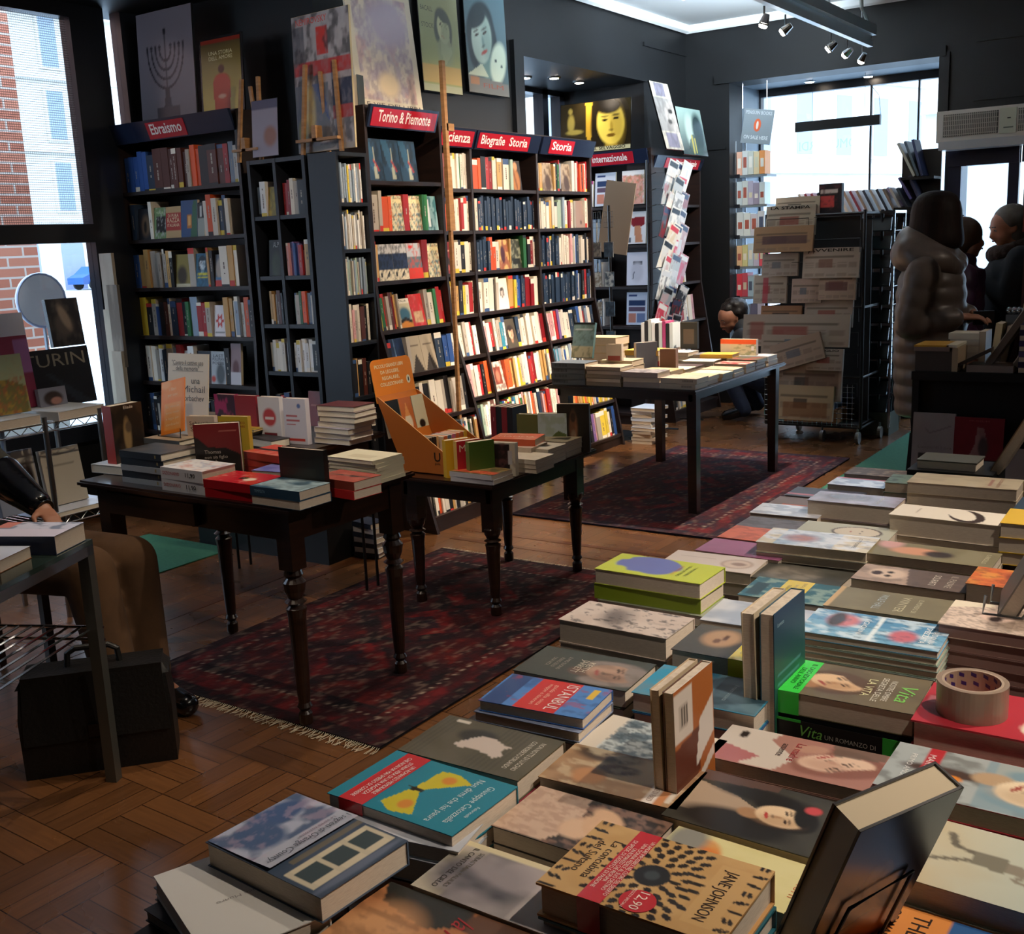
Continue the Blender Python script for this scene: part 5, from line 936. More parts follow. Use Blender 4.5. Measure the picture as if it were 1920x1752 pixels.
lay_book(-3.56, 2.66, T+.122, .21, .12, .020, 0, '5c646c', A('8c7c64').n(4, 'b89c78', .6, .5, 4, 104), [], 'brown covered book under the orange leaflet', orient='N', spine='near', page=PAGEW)
lay_book(-3.56, 2.66, T+.1015, .21, .125, .10, 0, '4c4844', None, [], 'thick dark volume under the brown covered book', orient='N', spine='near')
t = thing('notice_board', (-3.66, 2.84, T+.001), 'cream card notice with underlined Italian lettering behind the orange leaflet', 'notice')
b = MB(); R_ = Matrix.Rotation(math.radians(-8), 4, 'X'); M_ = R_
P = [M_ @ Vector(v) for v in ((0,0,0),(.245,0,0),(.245,.004,0),(0,.004,0),(0,0,.43),(.245,0,.43),(.245,.004,.43),(0,.004,.43))]; b.hexa(P, 'd9cdb6'); U_, W_ = P[1]-P[0], P[4]-P[0]
for txt, y_, s_, w_, x_ in [('"Contro il cattivo uso', .385, .018, .19, .12), ('della memoria"', .362, .018, .14, .12), ('una', .31, .026, .05, .17), ('Michail', .275, .028, .13, .16), ('Gorbachev', .24, .024, .14, .15), ('Sala', .15, .020, .06, .18), ('delle ore', .10, .020, .09, .18)]: b.text(txt, P[0], U_, W_, x_, y_, s_, '2a2626', 'C', width=w_, lift=.001)
for y_ in (.382, .359): b.face([P[0]+U_*.12+W_.normalized()*y_+Vector((0,-.001,0)), P[0]+U_*.88+W_.normalized()*y_+Vector((0,-.001,0)), P[0]+U_*.88+W_.normalized()*(y_+.0012)+Vector((0,-.001,0)), P[0]+U_*.12+W_.normalized()*(y_+.0012)+Vector((0,-.001,0))], '2a2626')
b.build('card', PRINT, t); b = MB(); b.tube([M_ @ Vector((.12, .006, .3)), (.12, .16, .0)], .003, 6); b.build('back_strut', BLACKM, t)
up(-3.20, 2.62, T+.001, .036, .165, .205, '1a1416', A('7c1c20').p([(0,0),(1,0),(1,.42),(.7,.55),(.3,.58),(0,.8)], '1a1414').r(.55, .86, .95, .87, 'b87468'), [('Thomas', .38, .46, .014, 'cfc4bc', .36), ('non sia figlio', .45, .37, .012, 'cfc4bc', .5), ('Bach', .36, .28, .014, 'cfc4bc', .25)], 'standing black and dark red novel in the middle of the antique table', near='17120f', rz=-52)
ND = A('dcdce0').n(9, 'c05c48', .6, .6, 8, 105).n(7, '7c94b8', .6, .62, 8, 106).n(14, 'e8e4e0', .5, .5, 6, 107)
for k in range(2):
    lay_book(-3.165, 2.42, T+.085-.0425*k, .225, .15, .042, -1+k, 'd9d9de', ND if k == 0 else None, [], ['white dictionary with blue and red speckled cover, upper of two', 'white dictionary, lower of two'][k], orient='N', spine='near', spinetext=('DIZIONARIO', .012, 'c04a52', (.012, .09)), page=PAGES, group='white dictionaries')
t = thing('price_tag', (-3.165, 2.417, T+.012), 'dark lettering 11,90 on the spines of the white dictionaries', 'lettering'); b = MB()
for k in range(2): b.text('11,90', (0, .0, 0), (1, 0, 0), (0, 0, 1), .135, .004+.0425*k, .015, '2a2830', 'L', width=.05, bold=True)
b.build('digits', PRINT, t)
for k in range(2):
    lay_book(-2.93+.004*k, 2.41, T+.062-.031*k, .235, .15, .030, 2*k, 'b01c26', A('c02430').n(10, 'e88c84', .5, .66, 8, 108).e(.7, .4, .1, .14, 'e8d8c8', .3).e(.55, .45, .08, .1, '3c2420', .3) if k == 0 else None, [], ['shiny red softback, upper of two at the table edge', 'shiny red softback, lower of two at the table edge'][k], orient='N', spine='near', mat_=GLOSSY)
for k in range(2):
    lay_book(-2.69+.002*k, 2.40, T+.062-.031*k, .225, .145, .030, -k, '22425c', A('264c64').n(3, 'a8c0c8', .7, .52, 4, 109).n(10, '1c2c38', .4, .5, 5, 110) if k == 0 else None, [], ['dark blue paperback with foggy cover on the front corner', 'copy under the dark blue foggy paperback'][k], orient='N', spine='near' if k == 0 else 'far', spinetext=('TEMPESTA', .010, '8cb0c8', (.02, .05)) if k == 0 else None)
up(-2.695, 2.566, T+.001, .022, .20, .165, '14120f', A('1c1a16').r(.08, .0, .8, .6, '2c2820').r(.82, .06, .95, .26, 'c8ccd8').r(.85, .1, .92, .22, '2c3448'), [], 'small dark book standing on its edge at the table corner', rz=-88, hard=True)
lay_book(-2.60, 2.60, T+.060, .08+.12, .13, .03, -4, '8c3c30', A('9c4438').p([(0,.4),(1,.5),(1,.66),(0,.56)], '2c2420').n(6, 'b86c5c', .5, .5, 5, 111), [], 'rust red paperback behind the small dark standing book', orient='N', spine='near')
lay_book(-2.60, 2.60, T+.030, .2, .13, .03, -5, 'c02c30', A('c83034'), [], 'bright red paperback under the rust red one', orient='N', spine='near')
for k in range(6):
    lay_book(-2.72+.003*(k % 3), 2.80+.002*(k % 2), T+.084-.0142*k, .225, .155, .0138, [-2, 0, 2, -1, 1, 0][k], 'd4ccb0', A('dcd6bc').r(.3, .2, .8, .5, 'ccc4a8') if k == 0 else None, [], 'thin cream booklet in the pile at the right end, ' + ['topmost', 'second', 'third', 'fourth', 'fifth', 'lowest'][k], orient='N', spine='right', page=PAGEW)
up(-3.42, 2.78, T+.001, .024, .125, .20, 'dccbb8', A('e0cebe').r(.12, .2, .88, .21, 'a87c6c').r(.12, .26, .88, .27, 'a87c6c'), [('Sebastião', .5, .82, .016, '4c3434', .8), ('Salgado', .5, .70, .018, '4c3434', .75), ('Dalla mia terra alla Terra', .5, .52, .006, '6c5448', .8)], 'beige book lettered Sebastiao Salgado standing upright', rz=-74)
up(-3.26, 2.80, T+.001, .022, .135, .205, 'd8b83c', A('e0c03c').p([(.4,.05),(.6,.05),(.54,.52),(.46,.52)], '8c3424').p([(.44,.05),(.56,.05),(.51,.42),(.49,.42)], '6c84b0').l([(.28,.02),(.48,.4)], .02, '5c2c20').l([(.72,.02),(.52,.4)], .02, '5c2c20'), [('ERNESTO FRANCO', .5, .86, .009, 'b03424', .8), ('DONNE DEL MARE', .5, .79, .009, 'b03424', .8)], 'yellow book with a red cone standing upright', rz=-78)
for k in range(3):
    lay_book(-3.10, 2.75, T+.085-.028*k, .21, .15, .027, -6+3*k, 'c03a2c', A('c44434').n(7, 'e0a494', .4, .6, 6, 112).p([(0,.35),(1,.4),(1,.55),(0,.5)], '2a2020') if k == 0 else (A('c87060').n(5, 'dcd0c8', .7, .5, 5, 113) if k == 1 else None), [], ['red and black paperback behind the dictionaries, topmost', 'pale red paperback below the red and black one', 'lowest paperback behind the dictionaries'][k], orient='N', spine='near')
lay_book(-2.92, 2.62, T+.052, .2, .14, .05, 8, '5c5ca0', A('5c60a8').n(5, '8c8cc0', .5, .5, 5, 114), [], 'violet-blue thick paperback behind the red softbacks', orient='N', spine='right')
# a second, farther table with standing novels and white piles
wood_table((-4.32, 3.28, 0), 1.0, .52, .76, .025, .06, [(.06, .40), (.94, .40), (.94, .48), (.06, .48)], 'narrow dark table behind the antique one, before the Ebraismo bookcase', turned=None)
T2 = .76
t = thing('low_case', (-4.86, 3.93, 0), 'low black case on the floor between the narrow table and the Ebraismo bookcase', 'case')
b = MB(); b.box((0, 0, 0), (1.0, .02, .34)); b.build('front_panel', BLACKP, t); b = MB(); b.box((0, .02, .0), (.02, .42, .34)); b.build('side_panel', BLACKP, t); b = MB(); b.box((.98, .02, .0), (1.0, .42, .34)); b.build('side_panel', BLACKP, t); b = MB(); b.box((.02, .02, .32), (.98, .42, .34)); b.build('top_panel', BLACKP, t)
rq = uniq(71)
for k in range(14):
    q = MB(); c_ = rq.choice(['c8c0b8', '8c2c30', 'd0c8c0', '3c4450', 'b8b0a8', '2c2c34', 'a83c40']); q.box((0, 0, 0), (.05, .13, .09), c_); o = q.build('booklet', PRINT, loc=(-4.60+.052*k, 3.97, .3405)); tag(o, 'small booklet on the low black case, %s from left' % ordn(k), 'booklet', 'booklets on the low black case')
for k in range(7): lay_book(-3.84+.006*(k % 2), 4.10, .20-.028*k, .15, .11, .0272, k*3-8, ['2c3448', 'd8d8dc'][k % 2], None, [], 'thin journal in the striped floor stack, ' + ordn(k)+' from top', orient='N', spine='near', page=PAGEW)
for k, (x_, c, a_, tx, lab) in enumerate([(-3.99, 'a8285c', A('b02c64').n(4, '14141c', .9, .5, 8, 120), [], 'pink and black novel'), (-3.85, '8c2028', A('94242c').p([(.1,.1),(.5,.1),(.3,.5)], '7c1c22'), [('Un', .4, .3, .02, 'e0b8a8', .3), ('fiato', .5, .2, .02, 'e0b8a8', .4)], 'dark red novel'), (-3.70, 'd8d4d8', A('dcd8dc').e(.5, .55, .3, .2, 'c03a3c', .3).r(.3, .5, .7, .56, 'e8d8d8').r(.2, .0, .8, .2, '7c2c34'), [], 'white novel with red emblem'), (-3.54, 'd4d0dc', A('d8d4e0').r(.1, .6, .6, .63, 'b85c64').r(.1, .5, .7, .53, 'b85c64').r(.1, .42, .5, .45, 'b85c64').r(.1, .06, .9, .13, 'c83c34').e(.7, .84, .08, .05, '5c74b0', .3), [], 'pale lilac novel with red lines')]):
    up(x_, 3.42, T2+.001, .028, .128, .205, c, a_, tx, lab+', standing on the narrow table', rz=-86)
for k in range(7):
    lay_book(-3.40+.005*(k % 3)-.02*(k > 3), 3.46-.01*(k > 3), T2+.17-.024*k, .21, .15, .0235, [3, 4, 0, 2, -2, 1, 0][k], ['5c2c30', 'd0c8c4', '4c3c34', 'b8b4c4', 'b0acbc', 'b4b0c0', 'a8a4b4'][k], None, [], 'white-edged book in the pile right of the lilac novel, ' + ['topmost', 'second', 'third', 'fourth', 'fifth', 'sixth', 'lowest'][k], orient='N', spine='left', page=PAGEW)
lay_book(-3.72, 3.30, T2+.035, .22, .1, .034, -8, '1c1c20', A('1e1e22').r(.1, .3, .6, .5, '3a3a40'), [], 'black covered hardback with cream edges on the narrow table', orient='N', spine='far', page=PAGEW)
for k in range(6):
    lay_book(-3.93+.012*k, 3.29+.004*k, T2+.012+.0105*k, .2, .09, .010, 6, ['2c3440', '3c4448', '8c8c84', '4c545c', '2c3440', 'c8a83c'][k], (A('c8a83c').n(8, '4c5c4c', .6, .55, 6, 121) if k == 5 else None), [], 'slanting slim booklet beside the black hardback, ' + ['lowest', 'second', 'third', 'fourth', 'fifth', 'yellow topmost'][k], orient='N', spine='left')
for k in range(4):
    lay_book(-4.22, 3.35, T2+.10-.025*k, .2, .14, .024, k, ['8c7c6c', 'a89c8c', '6c6c70', '9c9080'][k], None, [], 'greyish book in the pile at the left end of the narrow table, ' + ['topmost', 'second', 'third', 'lowest'][k], orient='N', spine='near')

# ---------------------------------------------------------------- low table: orange display and books
T = .61
t = thing('cardboard_display', (-3.04, 3.68, T+.001), 'orange cardboard counter display full of small books with a rounded header', 'display stand')
b = MB(); sil = [(-.06, 0), (.20, 0), (.20, .08), (-.19, .33), (-.20, .33)]
for yy in (0, .28):
    L_ = [Vector((x_, yy, z_)) for x_, z_ in sil]; R2 = [p+Vector((0, .004, 0)) for p in L_]
    b.face(L_, 'b4682c'); b.face(R2[::-1], 'c8742c')
    for i in range(5): b.face([L_[i], R2[i], R2[(i+1) % 5], L_[(i+1) % 5]], 'd8a060')
b.box((.197, 0, 0), (.2, .284, .08), 'd8862c'); b.box((-.06, 0, 0), (.2, .284, .004), 'b4682c'); b.face([(-.062, 0, 0), (-.062, .284, 0), (-.202, .284, .33), (-.202, 0, .33)][::-1], 'c8742c')
b.face([(-.062, .284, 0.002), (-.062, 0, 0.002), (-.20, 0, .332), (-.20, .284, .332)][::-1], 'c8742c')
b.text('U', (-.0, -.0006, 0), (1, 0, 0), (0, 0, 1), .13, .06, .04, '2a1c14', 'C', bold=True); b.text('guida', (-.0, -.0006, 0), (1, 0, 0), (0, 0, 1), .13, .045, .010, '2a1c14', 'C')
b.build('tray', PRINT, t)
b = MB(); pts = []
for cx_, cz_, a0 in ((.03, .0, None), (.254, .0, None), (.254, .165, 0), (.03, .165, 90)):
    if a0 is None: pts.append((0 if cx_ < .1 else .284, 0)); continue
    for q in range(7): an = math.radians(a0+q*15); pts.append((cx_+.03*math.cos(an), cz_+.03*math.sin(an)))
O = Vector((-.20, 0, .30)); U_ = Vector((0, 1, 0)); W_ = Vector((-.16, 0, 1)).normalized(); nrm = U_.cross(W_)
b.face([O+U_*a_+W_*c_+nrm*.003 for a_, c_ in pts], 'ef8c22'); b.face([O+U_*a_+W_*c_ for a_, c_ in pts][::-1], 'd87c2c')
for i in range(len(pts)):
    j = (i+1) % len(pts); b.face([O+U_*pts[i][0]+W_*pts[i][1], O+U_*pts[j][0]+W_*pts[j][1], O+U_*pts[j][0]+W_*pts[j][1]+nrm*.003, O+U_*pts[i][0]+W_*pts[i][1]+nrm*.003], 'e8983c')
for k, tx in enumerate(['PICCOLI GRANDI LIBRI', 'DA LEGGERE,', 'REGALARE,', 'COLLEZIONARE!']): b.text(tx, O+nrm*.0032, U_, W_, .125, .155-k*.028, .016, 'fff4c8', 'C', width=[.2, .13, .12, .16][k], bold=True)
for q, cc in ((.018, 'f4ecd0'),): b.face([O+nrm*.0038+U_*(.245+.014*math.cos(k_*.42))+W_*(.085+.020*math.sin(k_*.42)) for k_ in range(15)], cc)
b.face([O+nrm*.0044+U_*(.245+.004*math.cos(k_*.42))+W_*(.085+.011*math.sin(k_*.42)) for k_ in range(15)], '2a2420')
b.build('header_card', PRINT, t)
bk = [A('1c1c1a').p([(.1,0),(.9,0),(.9,.45),(.7,.52),(.5,.44),(.3,.52),(.1,.45)], 'dcc860').e(.6, .15, .04, .08, '1c1c1a', .2), A('c8703c').e(.5, .3, .3, .25, 'ece0c4', .3).p([(.3,.5),(.7,.5),(.5,.9)], 'e8a060'), A('dcd8b8').e(.5, .2, .25, .12, '1c1c1a', .3).r(.35, .72, .65, .73, '8c8c78')]
for k in range(3):
    up(-3.195, 3.69+k*.092, T+.14+.03*k*0, .03, .086, .17, ['1c1c1a', 'd8a878', 'd8d4b8'][k], bk[k], [], ['black and yellow', 'orange flowered', 'cream black-cat'][k]+' booklet in the back tier of the orange display', rz=0, lean=-12)
for k in range(5):
    up(-3.06+.0*k, 3.69+.017*k, T+.006, .09, .014, .15, ['14120f', '1a1512', '14120f', '1c1815', 'd8b078'][k], None, [], 'little volume in the front tier of the display, ' + ['nearest', 'second', 'third', 'fourth', 'tan fifth'][k], rz=0)
for k in range(6):
    up(-3.05, 3.785+.03*k, T+.006, .10, .024, .145, ['d8723c', '5c7494', 'c86c8c', 'd86c3c', 'd0703c', 'e0b83c'][k], None, [], 'coloured little volume in the front tier, ' + ['orange', 'grey-blue', 'rose', 'second orange', 'third orange', 'yellow'][k], rz=0)
for k, (x_, c, nr, a_, tx, lab) in enumerate([(-2.86, 'd8a828', 'e0b43c', None, [], 'narrow yellow book'), (-2.80, 'b82430', 'd8b060', A('bc2834').e(.8, .15, .12, .15, '1c1818', .3), [('MAD', .5, .72, .03, 'f0d8c0', .8)], 'red book lettered MAD'), (-2.735, '4c6c2c', '6c7c3c', None, [], 'olive green book')]):
    up(x_, 3.655, T+.001, .034, .12, .165, c, a_, tx, lab+' standing before the display', rz=-28, near=nr)
for k in range(2):
    lay_book(-2.79+.004*k, 3.605, T+.043-.0215*k, .225, .15, .021, -2+2*k, 'b8b4b8', A('5c4c2c').n(7, '2c3a20', .8, .5, 7, 122).r(0, .1, 1, .42, 'b03a28').n(12, 'c89c5c', .4, .6, 6, 123) if k == 0 else None, [('MILLE ALLEE', .5, .2, .022, 'd8643c', .9)] if k == 0 else [], ['glossy dark cover lettered in orange on the low table corner', 'copy under the orange lettered one on the low table'][k], orient='N', spine='near', page=PAGEW)
up(-2.79, 3.79, T+.001, .03, .215, .145, 'd8d0c0', A('d8d0c0').r(.0, .0, .22, 1, 'cfc4b4').r(.22, .02, .88, .96, '241c20').n(7, '7c4c50', .5, .6, 6, 124).r(.84, .35, .94, .75, 'c8c8d0'), [], 'white-edged book with a dark crowd picture standing on its side', rz=-82)
lay_book(-2.84, 3.98, T+.115, .22, .15, .03, 14, 'd8623c', A('dc6844').n(5, 'e8c8a8', .5, .6, 5, 125), [('MAMMA', .5, .4, .02, 'f0dcc8', .8)], 'orange-red paperback on the low table pile', orient='N', spine='near')
for k in range(3): lay_book(-2.84, 3.975, T+.085-.028*k, .22, .155, .027, 4-2*k, 'c8b8a8', None, [], 'cream book under the orange-red paperback, ' + ['upper', 'middle', 'lower'][k], orient='N', spine='far')
px_ = [(-2.72, 3.86, .062, 3, A('d8ccb8').n(4, 'c8b8a0', .5, .5, 4, 126), 'cream'), (-2.76, 4.03, .075, 4, A('cfc4b0').e(.6, .5, .2, .2, '3c342c', .4).e(.1, .5, .3, .3, 'b8482c', .5), 'cream and red spotted'), (-2.78, 4.21, .075, 3, A('8c8068').p([(.4,.3),(.9,.4),(.8,.8),(.5,.6)], '2c2820'), 'khaki and black')]
for x_, y_, h_, n_, a_, nm in px_:
    for k in range(n_):
        tt = h_/n_; lay_book(x_, y_, T+h_-tt*k, .205, .155, tt-.0006, k, 'cfc4b4', a_ if k == 0 else None, [], '%s paperback along the right edge of the low table, %s' % (nm, ['topmost', 'second', 'third', 'fourth'][k]), orient='N', spine='left', page=PAGEW)
for k in range(4): up(-3.075+.033*k, 4.33, T+.001, .031, .13, .20, ['7c1a20', '1c1a1c', '8c2428', '1c1a1c'][k], None, [], ['dark red', 'black', 'second dark red', 'last black'][k]+' volume of the boxed set at the back of the low table', near=['84202a', '18181a', '8c2428', '1a181a'][k])
t = thing('belly_band', (-3.055, 4.325, T+.08), 'pale lettering on the red boxed set at the back of the low table', 'lettering'); b = MB()
b.text('I', (0, 0, 0), (1, 0, 0), (0, 0, 1), .0, .05, .02, 'd8b8b0'); b.build('lettering', PRINT, t)
up(-2.91, 4.34, T+.001, .03, .125, .175, '6c6c3c', A('6c6c3c'), [], 'olive landscape book at the back of the low table', rz=-85)
up(-2.79, 4.33, T+.001, .035, .14, .185, '8cb4b0', A('b8c8cc').p([(0,0),(1,0),(1,.45),(.7,.55),(.4,.35),(0,.5)], '5c6c3c').n(6, '8c9c6c', .4, .55, 5, 127), [], 'sea-green spined landscape picture book standing behind', rz=-70, near='7cb0a8')
up(-2.70, 4.36, T+.001, .03, .155, .23, '1c1712', A('1e1914').e(.5, .5, .13, .34, '8c5c3c', .5).e(.5, .72, .08, .1, '3c2418', .4).e(.5, .32, .08, .14, 'a88c74', .5).n(5, '14100c', .4, .5, 4, 128), [], 'tall black book with a dancer standing at the far end of the low table', rz=-72)
# ---------------------------------------------------------------- square-legged table: books
T = .74
def fpile(x, y, h, n, w, d, ang, cols, art, nm, where, orient='N', spine='near', page=None, ptext=None, **kw):
    tt = h/n
    for k in range(n):
        lay_book(x+RJ.uniform(-.006, .006), y+RJ.uniform(-.004, .006), T+h-tt*k, w, d, tt-.0012, ang+RJ.uniform(-2, 2), mul(cols[k % len(cols)], RJ.uniform(.7, 1.15)), art if k == 0 else None, [], '%s, %s, %s' % (nm, where, ['topmost', 'second', 'third', 'fourth', 'fifth', 'lowest'][k] if n > 1 else 'single'), orient=orient, spine=spine if (k % 2 == 0 or ptext) else 'far', page=page or PAGES, spinetext=ptext, **kw)
fpile(-3.51, 5.60, .132, 4, .235, .165, 0, ['5c6670'], A('6c7680'), 'slate volume with black label', 'front left pile of far table', ptext=('IIIIIIIIII', .018, '14161a', (.02, .09)), page=PAGEW)
fpile(-3.265, 5.60, .115, 5, .235, .165, 0, ['b09c80'], A('cfc0a8').n(4, 'b8a890', .5, .5, 4, 140), 'tan volume', 'second pile along the far table front', page=PAGEW)
fpile(-3.02, 5.60, .090, 3, .235, .165, 0, ['9c8c84'], A('a8a0a0').n(9, '3c3c44', .8, .56, 7, 141), 'mauve-grey volume with dark print', 'third pile along the far table front', page=PAGEW)
fpile(-2.78, 5.60, .062, 2, .225, .165, 0, ['a89c8c'], A('c8bca4').n(4, 'a09080', .5, .5, 4, 142), 'beige volume', 'front right corner of far table', page=PAGEW, ptext=('IIIIIIII', .012, '2a2826', (.14, .06)))
rr = uniq(9)
for i, (x_, y_, h_, n_, c, nm) in enumerate([(-2.78, 5.79, .05, 2, 'c8b890', 'pale yellow'), (-2.77, 5.98, .045, 2, 'd8cca8', 'cream'), (-2.78, 6.17, .045, 2, 'bca888', 'sand'), (-2.78, 6.37, .055, 2, '8c2c2c', 'crimson'), (-2.79, 6.57, .06, 3, '4c4c3c', 'olive'), (-2.79, 6.77, .06, 2, 'c8c8cc', 'grey'), (-3.02, 5.80, .075, 3, 'c8a878', 'tan patterned'), (-3.02, 6.0, .06, 2, 'd8d0bc', 'ivory'), (-3.05, 6.20, .05, 2, '5c4c4c', 'brown'), (-3.03, 6.42, .06, 2, 'd8d4c8', 'white'), (-3.27, 5.80, .13, 4, 'd8c8a4', 'straw coloured'), (-3.25, 6.55, .10, 4, 'b8c0c0', 'pale grey-green'), (-3.50, 6.40, .10, 4, 'd0c4a8', 'buff'), (-3.05, 6.62, .08, 3, '7c7c84', 'dark grey'), (-3.48, 6.60, .08, 3, '8ca0a8', 'blue-grey')]):
    fpile(x_, y_, h_, n_, .215, .16, rr.uniform(-3, 3), [c, 'c8bca8'], A(c).n(5, rr.choice(['e8dcc8', '4c3c34', 'a8a098', 'b03a30']), .6, .55, 6, 150+i), '%s volume' % nm, 'pile %s on the far table' % ['behind the front right corner', 'second along its right edge', 'third along its right edge', 'fourth along its right edge', 'fifth along its right edge', 'last along its right edge', 'behind the mauve-grey pile', 'in the middle near the front', 'in the middle', 'in the middle toward the back', 'behind the tan front pile', 'back centre left', 'back left', 'back centre right', 'farthest left'][i], spine=rr.choice(['near', 'far']))
fpile(-3.52, 6.02, .245, 5, .235, .17, 0, ['d8c08c'], A('e0cc9c'), 'cream-yellow edged thick volume', 'tall stack on far table', spine='far')
fpile(-3.24, 6.05, .165, 5, .23, .17, 3, ['e0b040', 'd8c8a8', 'c8484c', '3c3c3c', 'c04850'], A('e4b44c'), 'yellow, pink and red volume', 'stack right of the tall cream one', spine='near')
up(-3.49, 5.83, T+.135, .022, .15, .22, '3c5c60', None, [], 'dark backed teal book leaning on the slate pile', rz=-88, near=None)
t = [o for o in D.objects if o.get('label') == 'dark backed teal book leaning on the slate pile'][0]; t.rotation_euler = (math.radians(0), math.radians(-14), math.radians(-90))
b = MB(); b.grid((.0224, 0, .002), (0, .15, 0), (0, 0, .216), 16, 26, A('8cacac').r(0, 0, 1, .34, 'd0c8a4').n(9, '4c5c34', .5, .6, 7, 143).r(.1, .8, .9, .82, 'd8e4e4').r(0, .95, 1, 1, '1c2428')); b.build('printed_front', PRINT, t)
up(-3.22, 5.80, T+.132, .03, .10, .10, 'd8c8b4', A('d8c8b4').r(.1, .0, .9, .3, '8c3428'), [], 'small cream and brown upright card box on the straw pile', rz=-85)
up(-3.14, 5.98, T+.062, .04, .14, .16, '5c5c68', A('5c6070'), [], 'grey hardback standing on the far table', rz=-40)
up(-2.98, 6.05, T+.062, .05, .10, .12, '6c4c3c', A('6c4a38'), [], 'brown slipcase standing by the grey hardback', rz=-82)
t = thing('book', (-2.92, 6.80, T+.062), 'picture book with a wide orange top band standing at the right of the far table', 'book')
b = MB(); b.box((0, 0, 0), (.25, .035, .105), 'c8b8a0'); b.grid((0, -.0004, 0), (.25, 0, 0), (0, 0, .105), 40, 18, A('d8c8a0').n(9, '5c6c3c', .6, .55, 6, 144).r(.0, 0, .3, .7, 'dcc8a8').r(0, .68, 1, 1, 'f0602c').r(.86, .3, .94, .6, 'f0e8e0')); b.build('cover', PRINT, t)
lay_book(-2.98, 6.60, T+.085, .22, .15, .024, 5, 'd8a030', A('e0a83c').n(6, 'e8c870', .5, .5, 5, 145), [], 'yellow-orange paperback below the orange banded book', orient='N', spine='near')
for k in range(9):
    up(-3.50+.027*k, 6.78, T+.10, .024, .13, rr.uniform(.17, .2), ['d8dcdc', '2c3438', 'd8dcdc', 'e8ecec', '1c2024', 'c0c8c8', 'b8487c', '20282c', 'd8e0e0'][k], None, [], 'magazine-like volume upright at the back of the far table, %s from left' % ordn(k), near=['e8ecec', '20262c', 'c8d0d0', 'e8ecec', '1c2024', 'c8d0d0', 'a83c70', '1c2428', 'dce4e4'][k], rz=0)
fpile(-3.52, 6.80, .099, 3, .25, .16, 0, ['5c5c60'], None, 'dark flat volume', 'under the upright row')
up(-3.20, 6.80, T+.10, .035, .12, .18, '2c2c28', A('2c2a24').r(.2, .2, .8, .75, '5c4c3c'), [], 'dark framed cover upright at the back of the far table', rz=-85)
# ---------------------------------------------------------------- cases at the far niche
MZ = [1.86, 1.53, 1.18, .84, .5, .1]
bookcase((-5.05, 8.45, 0), 0, [0, .80], 2.32, MZ, .25, lambda z: 0 if z > 1.2 else -.15*(1.2-z), 'dark magazine case signed internazionale at the far niche', sign=[(0, .79, [(.02, .66, 'Stampa internazionale', .058)])], signz=(2.20, 2.315))
face('flowers', .21, .28, A('e8e4e4').n(12, 'c86c5c', .6, .5, 7, 160).r(.05, .02, .95, .85, 'd87c5c', .7).n(14, 'e8b0a0', .7, .55, 7, 161).n(10, '6c8c5c', .5, .62, 8, 162).r(0, .88, 1, 1, 'ece8e8'), 'e8e4e4', 'flower covered magazine')
face('torso', .2, .27, A('e4e4e8').p([(.15,.8),(.95,.85),(.95,.6),(.7,.5),(.35,.55)], '8c2c34').p([(.45,.55),(.75,.55),(.85,.05),(.5,.05)], 'c88c6c').r(.1, .05, .3, .2, '5c6470'), 'e4e4e8', 'magazine with a red shirted figure')
face('helmet', .2, .28, A('dcdce8').r(.3, .62, .75, .72, '3c4048').e(.5, .4, .3, .3, 'c8c8d4', .5).l([(.3,.2),(.35,.4)], .02, '4c4c5c'), 'dcdce8', 'pale lilac magazine with a dark cap')
face('bluemag', .2, .28, A('c8d0e0').r(.1, .6, .9, .75, '2c3c60').r(.1, .42, .9, .56, '5c4c60').r(.1, .08, .45, .36, 'b87c6c').r(.5, .08, .9, .36, '6c7ca0').r(.1, .86, .5, .93, '3c4c7c'), 'c8d0e0', 'pale blue magazine with boxed pictures')
face('spots', .16, .22, A('e8e8ec').e(.3, .7, .12, .08, '1c1c20', .2).e(.7, .8, .1, .06, '1c1c20', .2).e(.6, .4, .14, .08, '1c1c20', .2).e(.2, .3, .1, .08, '1c1c20', .2).r(0, .88, 1, 1, 'b04c8c'), 'e8e8ec', 'black spotted white magazine')
def mag(loc, rx, ry, rz, fc, label, t=.004, group=None):
    b = MB(); cover_book(b, fc, t, Matrix.Identity(4)); w, h, art, col, desc, texts = FACE[fc]
    o = b.build('magazine', GLOSSY); o.location = loc; o.rotation_euler = (rx, ry, rz); tag(o, label, 'magazine', group); return o
for i, (x_, z_, f, l) in enumerate([(-4.53, 1.87, 'flowers', 'top'), (-4.51, 1.54, 'torso', 'second'), (-4.50, 1.19, 'helmet', 'third'), (-4.51, .85, 'bluemag', 'fourth')]):
    mag((x_, 8.46, z_), -.08, 0, 0, f, '%s on the %s shelf of the internazionale case' % (FACE[f][4], l), t=.03, group='magazines facing out in the internazionale case')
for i, (x_, f) in enumerate([(-4.98, 'spots'), (-4.80, 'bluemag')]): mag((x_, 8.47, 2.0-.13), -.1, 0, 0, f, '%s on the top shelf of the internazionale case, %s' % (FACE[f][4], ['far left', 'middle'][i]), t=.02)
for i, z in enumerate(MZ[1:5]): shelf_row((-5.05, 8.45, 0), 0, .02, .32, z, .02, 'w2 k1 m2 s1 r1 x2 k2 b1 s2 w1 s1 x1', '', .25, 500+i, single=False)
bookcase((-4.25, 8.50, 0), math.pi/2, [0, .95], 2.27, MZ, .24, lambda z: 0 if z > 1.2 else -.16*(1.2-z), 'dark bookcase signed Filosofia internazionale next to the far wall', sign=[(0, .94, [(.18, .86, 'Filosofia internazionale', .048)])], signz=(2.16, 2.26))
